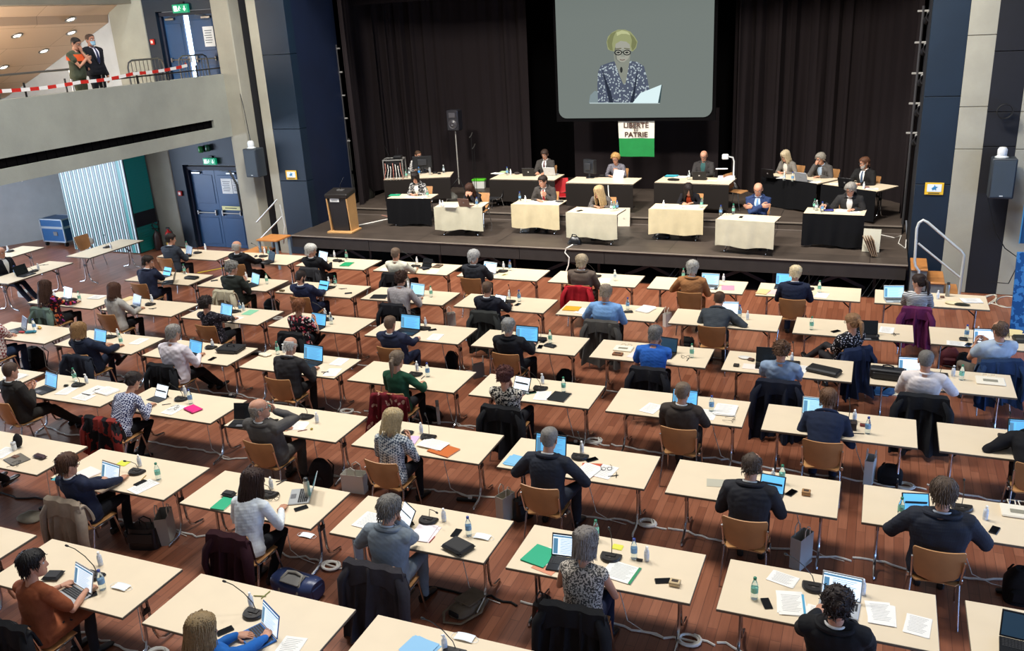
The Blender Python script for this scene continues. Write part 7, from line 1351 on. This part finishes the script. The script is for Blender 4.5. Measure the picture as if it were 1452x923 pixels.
# green lidded crate, propped boards, bins
p = at(681, 266, RH); t = thing('storage_box', 'white plastic box with bright green lid beside the orange chair', 'box', (p[0], p[1], RH), R(6)); b = MB(); b.loft([np.array([(-w, -d, z), (w, -d, z), (w, d, z), (-w, d, z)]) for z, w, d in ((0, .17, .13), (.22, .19, .15))]); part('tub', b, mat('#d8d8d0', .45), t); part('lid', MB().box((0, 0, .25), (.42, .34, .06), bev=.015), mat('#58c32a', .4), t)
p = at(912, 297, SH); t = single('propped_panel', MB().box((0, 0, .22), (.30, .02, .46), rot=rotm(R(-10)), bev=.003).box((0, -.04, .22), (.02, .01, .03)), mat('#c9c2b0', .7), 'beige panel leaning at the riser right of the curly blond woman', 'panel', (p[0], 20.6, SH), R(6))
p = at(1243, 350, SH); t = single('propped_panel', MB().box((0, 0, .24), (.34, .02, .48), rot=rotm(R(-12)), bev=.003), mat('#bfbaa6', .7), 'pale panel leaning at the right end of the stage', 'panel', (.0, 19.15, SH), R(-6)); bx = MB()
for i in range(4): bx.box((-.02+.04*i, 0, .2), (.018, .42, .36), rot=rotm(0, R(-24+3*i), 0), bev=.003)
single('leaning_boards', bx, mat('#8a715a', .7), 'brown boards leaning beside the black-clothed table at the right', 'boards', (-.05, 18.85, SH), R(10), smooth=False)
for u, v, lab, c, who in ((739, 331, 'white waste bin under the red tie man\'s stage table', '#d0d0c8', 0), ):
    p = at(u, v, SH); single('waste_bin', MB().lathe([(.11, 0), (.13, .28), (.125, .28), (.10, .01), (.002, .012)], 18), mat(c, .5), lab, 'bin', (p[0], p[1]+.25, SH))
fitem('soft', 816, 346, 'black bag under the blond woman\'s stage table', '#131417', .16, .1, .16, z=SH)
fitem('soft', 939, 337, 'black bag under the orange top woman\'s stage table', '#151417', .2, .12, .14, z=SH)
fitem('coatheap', 642, 282, 'grey crumpled plastic bag behind the long-haired woman on stage', '#77766f', .22, .18, .16, z=SH+.2)
p = at(700, 300, SH); garment(p[0]+.1, p[1]-.25, R(150), '#131215', .7, .3, 'black coat hanging on the chair right of the long-haired woman on stage', w=.5, seed=3, z=SH)
copy_of(CHAIRB, 'shell_chair', 'black chair under the coat right of the long-haired woman', 'chair', (p[0]+.1, p[1]-.25, SH), R(150), 'chairs on the stage')
# cables on the stage
def cab(name, pts, r, m, label): return single(name, MB().tube(pts, r, 6), m, label, 'cable', group='cables on the stage')
A2 = lambda u, v, z: np.array(at(u, v, z+.012))
cab('stage_cable', [A2(505, 300, RH-.2), A2(520, 296, RH-.19), A2(545, 296, RH-.19), A2(560, 292, RH-.19), A2(575, 294, RH-.19), A2(590, 290, RH-.19)]+[A2(560+14*math.cos(a), 291+4*math.sin(a), RH-.19) for a in np.linspace(0, 18, 50)], .012, WCAB, 'heap of pale cables on the riser left of the control desk')
cab('stage_cable', [A2(505, 320, SH), A2(525, 316, SH), A2(548, 311, SH), A2(566, 309, SH)], .016, WCAB, 'white cable on the stage floor right of the lectern')
cab('stage_cable', [A2(536, 292, SH+.1), A2(542, 300, SH), A2(553, 307, SH), A2(541, 305, SH)], .012, mat('#b98a78', .5), 'pinkish cable loop at the riser left of the black-clothed table')
cab('stage_cable', [A2(812, 347, SH), A2(803, 352, SH), np.array(aty(801, 358, SY-.03)), np.array(aty(807, 365, SY-.03)), np.array(aty(806, 376, SY-.03)), np.array(aty(803, 384, SY-.05))], .014, WCAB, 'white cable running over the stage edge under the blond woman')
p = aty(863, 262, 21.15); cab('stage_cable', [np.array(p)+[0, -.05, .0], np.array(p)+[.02, -.08, -.25], np.array(p)+[.12, -.1, -.5], np.array(p)+[.3, -.14, -.70]], .012, WCAB, 'white cable hanging from the back table of the curly blond woman')
cab('stage_cable', [A2(1232, 331, SH), A2(1250, 333, SH), A2(1268, 337, SH), A2(1278, 334, SH), A2(1274, 345, SH), A2(1284, 352, SH), A2(1285, 340, SH)], .01, WCAB, 'tangle of thin cables at the right end of the stage')
# light towers in the wings
def tower(name, label, pts, z0, y, n, grp):
    x = aty(pts[0][0], pts[0][1], y)[0]; ztop = aty(pts[0][0], pts[0][1], y)[2]; t = thing(name, label, 'light tower', (x, y, z0), 0, grp)
    part('mast', MB().tube([(0, 0, 0), (0, 0, ztop-z0)], .03, 8).tube([(.28, 0, 0), (.28, 0, ztop-z0)], .03, 8), mat('#4b4a4c', .4, .6), t); 
    for i in range(n):
        z = ztop-z0-.1-i*.62; q = MB(); q.lathe([(.02, -.14), (.08, -.12), (.10, .1), (.12, .12), (.10, .12), (.08, .06), (.002, .05)], 14).xf(rotm(R(70), 0, R(20)), (.12, -.14, z-.16)); part('spotlight', q, mat('#2c2b2e', .35, .4), t); part('crossbar', MB().box((.14, 0, z), (.5, .04, .04), bev=.006).box((.12, -.07, z-.08), (.1, .08, .12), bev=.01), mat('#b9b7b2', .35, .6), t)
    return t
tower('light_tower', 'black tower of spotlights beside the left curtain', [(464, 64)], SH, 21.3, 5, None); tower('light_tower', 'dark column of spotlights in the right wing', [(1310, 8)], SH, 20.95, 5, None)
for i, (u0, v0, u1, v1) in enumerate(((480, 183, 488, 250), (492, 196, 500, 246), (503, 200, 508, 235))):
    a, c = aty(u0, v0, 22.1), aty(u1, v1, 22.1); t = thing('steel_pole', ['left', 'middle', 'rightmost'][i]+' of three pale poles standing beside the left light tower', 'pole', (c[0], c[1], SH), 0, 'poles in the left wing'); part('tube', MB().tube([(0, 0, 0), (0, 0, a[2]-SH)], .022, 8), mat('#cfcdc6', .35, .5), t); part('collar', MB().tube([(0, 0, .9), (0, 0, 1.0)], .036, 10), BLACK, t); part('foot', MB().box((0, 0, .02), (.3, .3, .04), bev=.01), BLACK, t)
fitem('backpack', 520, 290, 'dark equipment bag in the left wing', '#15140f', .5, .35, .5, z=SH)
# ---------------------------------------------------------------- stairs and rails at the stage ends
ST = mat('#7f8689', .45, .3); WOODS = mat('#b5783f', .45, var=.1, vscale=6)
t = thing('stage_steps', 'three wooden steps on grey boxes at the right stage end', 'steps', (0, 0, 0))
for x0, x1, z in ((.75, 1.05, .77), (1.05, 1.37, .52), (1.37, 1.64, .27)):
    part('tread', MB().box(((x0+x1)/2, 18.38, z-.012), (x1-x0, .86, .03), bev=.006), WOODS, t); part('riser_box', MB().box(((x0+x1)/2, 18.38, (z-.03)/2), (x1-x0-.02, .82, z-.03), bev=.006).box(((x0+x1)/2, 17.96, (z-.03)*.55), (.14, .01, .05), 1), [ST, BLACK], t)
t = thing('stair_handrail', 'bent chrome handrail of the right stage steps', 'handrail', (0, 0, 0)); YR = 17.92; q = lambda u, v: np.array(aty(u, v, YR)); RAIL = mat('#cfd3cf', .35, .3)
part('top_rail', MB().tube([q(1303, 391), q(1303, 384), q(1298, 377), q(1297, 370), q(1300, 324), q(1303, 316), q(1309, 312), q(1315, 315), q(1363, 356), q(1367, 362), q(1366, 372), q(1360, 417)], .026, 10), RAIL, t); part('mid_rail', MB().tube([q(1302, 345), q(1362, 394)], .020, 8), RAIL, t)
t = thing('stage_steps', 'orange wooden steps on pale legs at the left stage end', 'steps', (0, 0, 0))
for x0, x1, z in ((-14.55, -13.92, .77), (-15.05, -14.45, .42)):
    part('tread', MB().box(((x0+x1)/2, 17.95, z-.02), (x1-x0, .62, .04), bev=.006), mat('#c98444', .45, var=.08), t)
    for dx in (.05, x1-x0-.05):
        for dy in (-.26, .26): part('leg', MB().box((x0+dx, 17.95+dy, (z-.04)/2), (.05, .05, z-.04)), mat('#8fa6b3', .4, .2), t, smooth=False)
t = thing('stair_handrail', 'two slanting steel bars of the left stage steps', 'handrail', (0, 0, 0)); q = lambda u, v: np.array(aty(u, v, 18.3))
part('top_rail', MB().tube([q(364, 315), q(393, 283)], .02, 8), RAIL, t); part('mid_rail', MB().tube([q(368, 340), q(400, 307)], .02, 8), RAIL, t); part('post', MB().tube([q(397, 290), q(404, 320), q(402, 345)], .018, 8), RAIL, t)
# wall speakers with small white units on top
def wallspk(x, z, label, h=.74):
    t = thing('wall_loudspeaker', label, 'speaker', (x, 18.86, z), 0, 'loudspeakers on the front wall'); part('cabinet', MB().box((0, 0, h/2), (.42, .36, h), bev=.02), mat('#2b333b', .45), t); part('grille', MB().box((0, -.185, h/2), (.37, .012, h*.9), bev=.004), mat('#39444d', .6, bump=.3, bscale=300), t); part('badge', MB().box((0, -.193, .06), (.06, .004, .02)), mat('#c9ced0', .4), t, smooth=False); part('wall_mount', MB().box((0, .24, h/2), (.14, .14, .2), bev=.01), BLACK, t)
    t2 = thing('wall_camera', 'white dome unit on top of the '+label, 'camera', (x-.05, 18.86, z+h), 0, 'white units on the wall speakers'); part('dome', MB().lathe([(.09, 0), (.10, .02), (.08, .04), (.085, .06), (.085, .15), (.06, .19), (.002, .2)], 16), mat('#d9dcdc', .35), t2); part('foot_ring', MB().lathe([(.12, 0), (.12, .015), (.09, .02)], 16), mat('#c6caca', .4), t2)
wallspk(-15.2, 2.16, 'grey wall speaker left of the stage'); wallspk(2.2, 2.03, 'grey wall speaker right of the stage', .76)
t = MB()
for k in range(4): t.tube([(.13*math.cos(a), -.02*k, .13*math.sin(a)) for a in np.linspace(0, 2*PI, 25)], .010, 6)
p = aty(1425, 158, 19.0); single('cable_coil', t, BLACK, 'black cable coil hanging on the dark wall over the right speaker', 'cable', (p[0], 19.02, p[2]))
def ysign(x, z, label):
    t = thing('wall_sign', label, 'sign', (x, WY-.07, z), 0, 'yellow signs on the navy pillars'); part('plate', MB().box((0, 0, 0), (.34, .014, .24), bev=.003), mat('#e2b52c', .45), t); part('panel', MB().box((0, -.009, .015), (.26, .006, .15)), mat('#dfe8ea', .5), t, 'pale inner panel', smooth=False)
    g = MB(); g.prism([(-.05, .0), (-.01, .03), (.0, .07), (.02, .035), (.06, .03), (.03, .0), (.04, -.04), (.0, -.02), (-.03, -.04)], 0, .004, M3=rotm(R(90)), off=(0, -.012, .01)); part('symbol', g, mat('#2f7fb0', .5), t, smooth=False); part('text_bar', MB().box((0, -.009, -.09), (.2, .004, .022)), mat('#6a5a20', .6), t, smooth=False)
ysign(-14.30, 2.16, 'yellow-framed notice on the left navy pillar'); ysign(1.07, 2.12, 'yellow-framed notice on the right navy pillar')
# blue panels and cables at the right border
p0 = at(1431, 474, 0); bpn = pattern('speck', ['#1c4f86', '#3f7fb8'], 9); t = thing('display_panel', 'blue mottled panel standing at the right border', 'panel', (p0[0]+.42, p0[1]+.1, 0), R(8)); part('board', MB().box((0, 0, .75), (.9, .04, 1.46), rot=rotm(R(-8)), bev=.004), bpn, t); part('prop', MB().tube([(0, .1, 1.2), (0, .5, .02)], .02, 6), STEEL, t)
t = thing('display_panel', 'blue board hanging above the mottled panel', 'panel', tuple(aty(1455, 345, 18.6)), 0); part('board', MB().box((.1, 0, .55), (.44, .05, 1.1), bev=.005), mat('#124a78', .5), t); part('edge', MB().box((-.12, -.03, .55), (.02, .02, 1.1)), mat('#3f86b5', .5), t, smooth=False); part('bracket', MB().box((.1, .3, .55), (.1, .56, .1)), BLACK, t)
G2 = lambda u, v: np.array(at(u, v, .012))
pts = [G2(1372, 425)]+[G2(1395+18*math.sin(a*1.0), 425+7*math.cos(a*1.3)) for a in np.linspace(0, 9, 36)]+[G2(1428+16*math.sin(a), 428+8*math.cos(a)) for a in np.linspace(0, 14, 40)]
single('cable_heap', MB().tube(pts, .014, 6), mat('#cfc6b4', .5), 'heap of pale looped cables on the floor at the right wall', 'cable')
q = lambda u, v: np.array(aty(u, v, 18.95)); single('wall_cable', MB().tube([q(1400, 280), q(1412, 330), q(1425, 352), q(1447, 368), q(1430, 402), q(1405, 400)], .01, 6), BLACK, 'black cable drooping on the wall under the right speaker', 'cable')
q = lambda u, v: np.array(atx(u, v, -15.83)); single('wall_cable', MB().tube([aty(333, 105, 19.12), aty(345, 150, 18.85), aty(356, 205, 18.85)], .01, 6), BLACK, 'thin black cable on the concrete pillar over the left speaker', 'cable')
single('lamp_bracket', MB().tube([aty(325, 242, 19.0), aty(336, 262, 18.95), aty(341, 290, 18.95), aty(343, 300, 18.95)], .03, 8), BLACK, 'black bent arm beside the lower blue door', 'bracket')
a, c = at(280, 387, .006), at(322, 379, .006); single('floor_tape', MB().box((0, 0, .003), (np.linalg.norm(c-a), .05, .004)), mat('#d8c22a', .5), 'yellow tape strip on the floor in the front row', 'tape', tuple((a+c)/2), math.atan2(c[1]-a[1], c[0]-a[0]), smooth=False)
# ---------------------------------------------------------------- the two men on the balcony
def standing(u, v, x, z0, s):
    p = atx(u, v, x); return p[1]
y1 = standing(101, 60, -16.45, 4.15, 1.05); y2 = standing(129, 57, -16.5, 4.15, 1.08)
def vest(o, d):
    b = MB().loft(d['torso'](.026, t0=.60, t1=.9)); part('orange_yoke', b, fabric('#d8582a'), o, 'orange shoulder panel')
person('officer', -16.45, y1, 4.15, R(-80), lean=6, hy=0, hp=22, hair='crop', hc='#1d1714', arms=('chin', 'crossed'), D=.2, ts=1.1, legs='stand', s=.99, bw=1.12, sleeve=.45, top=('shirt',), topm=fabric('#4a4f3e'), low=fabric('#3f4434'), vx=.012, group='men on the balcony', label='uniformed man in olive and orange with hand on chin on the balcony', glasses=True, extra=vest)
person('suited man', -16.55, y2, 4.15, R(-95), lean=0, hy=0, hp=-4, hair='crop', hc='#3a2a20', skin='d', arms=('side', 'hip'), legs='stand', s=1.02, bw=1.2, mask='#8fb6cc', vx=.012, group='men on the balcony', label='masked man in dark suit with hand on hip on the balcony', **suit(FB('#15161c'), shirt='#d8d4dc', tie='#20284a'))
# ================================================================ light
run_bakes()
w = bpy.data.worlds.new('world'); SC.world = w; w.use_nodes = True; bg = w.node_tree.nodes['Background']; bg.inputs[0].default_value = (.92, .95, 1, 1); bg.inputs[1].default_value = WORLD
def area(name, loc, tgt, sx, sy, power, col=(1, 1, 1), spread=180):
    l = bpy.data.lights.new(name, 'AREA'); l.shape = 'RECTANGLE'; l.size = sx; l.size_y = sy; l.energy = power; l.color = col; l.spread = R(spread)
    o = bpy.data.objects.new(name, l); COL.objects.link(o); o.location = loc; d = Vector(tgt)-Vector(loc); o.rotation_euler = d.to_track_quat('-Z', 'Y').to_euler(); return o
for i, (x, y) in enumerate(((-1.5, 10.5), (-7, 12.5), (-13, 11.5))): area('hall_lamp', (x, y, 16), (x, y-2, 0), 2.2, 2.2, HALL, (1, .985, .95))
for i, x in enumerate((-11.5, -6.6, -1.6)): area('stage_lamp', (x, 15.6, 9.0), (x+.4, 21.3, 1.0), 1.0, .6, STAGEP/2, (1, .94, .86), 100)
# assumed, unseen window bank in the left wall: glowing pane added for daylight
struct('window_assumed_1', MB().box((-24.59, 10.2, 1.55), (.03, 11.6, 2.3)), mat('#cfe4ff', .5, emit=WINP, ecol='#cfe2ff'))
fr = MB()
for i in range(9): fr.box((-24.55, 4.45+1.44*i, 1.55), (.08, .08, 2.4))
fr.box((-24.55, 10.2, .4), (.08, 11.6, .08)); fr.box((-24.55, 10.2, 2.72), (.08, 11.6, .08)); struct('trim_window_assumed', fr, BLACK)  # frame bars of the assumed left window
area('entrance_fill', (-23.6, 14.6, 2.0), (-16, 19, 1.6), 3, 2, ENT, (.70, .86, 1))  # added unseen area light, boosts the cool light on door, pillar and wall
struct('window_assumed_2', MB().box((7.97, 7.2, 1.75), (.03, 18, 2.6)), mat('#bfd8ff', .5, emit=6, ecol='#8fbcff'))  # assumed right window, out of view: emissive pane added for bluish side light
fr = MB()
for i in range(13): fr.box((7.93, -1.8+1.5*i, 1.75), (.06, .08, 2.7))
fr.box((7.93, 7.2, .42), (.06, 18.1, .08)); fr.box((7.93, 7.2, 3.08), (.06, 18.1, .08)); struct('trim_window_assumed_right', fr, BLACK)  # bars and rails belonging to the assumed window on the right wall
area('under_balcony_fill', (-19.6, 14.2, 3.12), (-19.6, 14.2, 0), 4, 5, 150, (.86, .93, 1))  # added fill with no fixture, brightens the side tables below the balcony
area('soffit_fill', (-19.5, 12, 4.6), (-20.5, 15, 6.2), 2, 2, BALC, (1, .9, .8))  # added upward fill, no real fixture, lifts the dark timber soffit
vs = SC.view_settings; vs.view_transform = 'Standard'; vs.look = 'None'; vs.exposure = EXPO; vs.gamma = 1; vs.use_curve_mapping = False
dup = {k: v for k, v in LABELS.items() if len(v) > 1}
if dup: print('DUPLICATE LABELS', dup)
bad = [k for k in LABELS if not 4 <= len(k.split()) <= 16]
if bad: print('LABEL LENGTH', bad)
print('TOPLEVEL', len(LABELS))
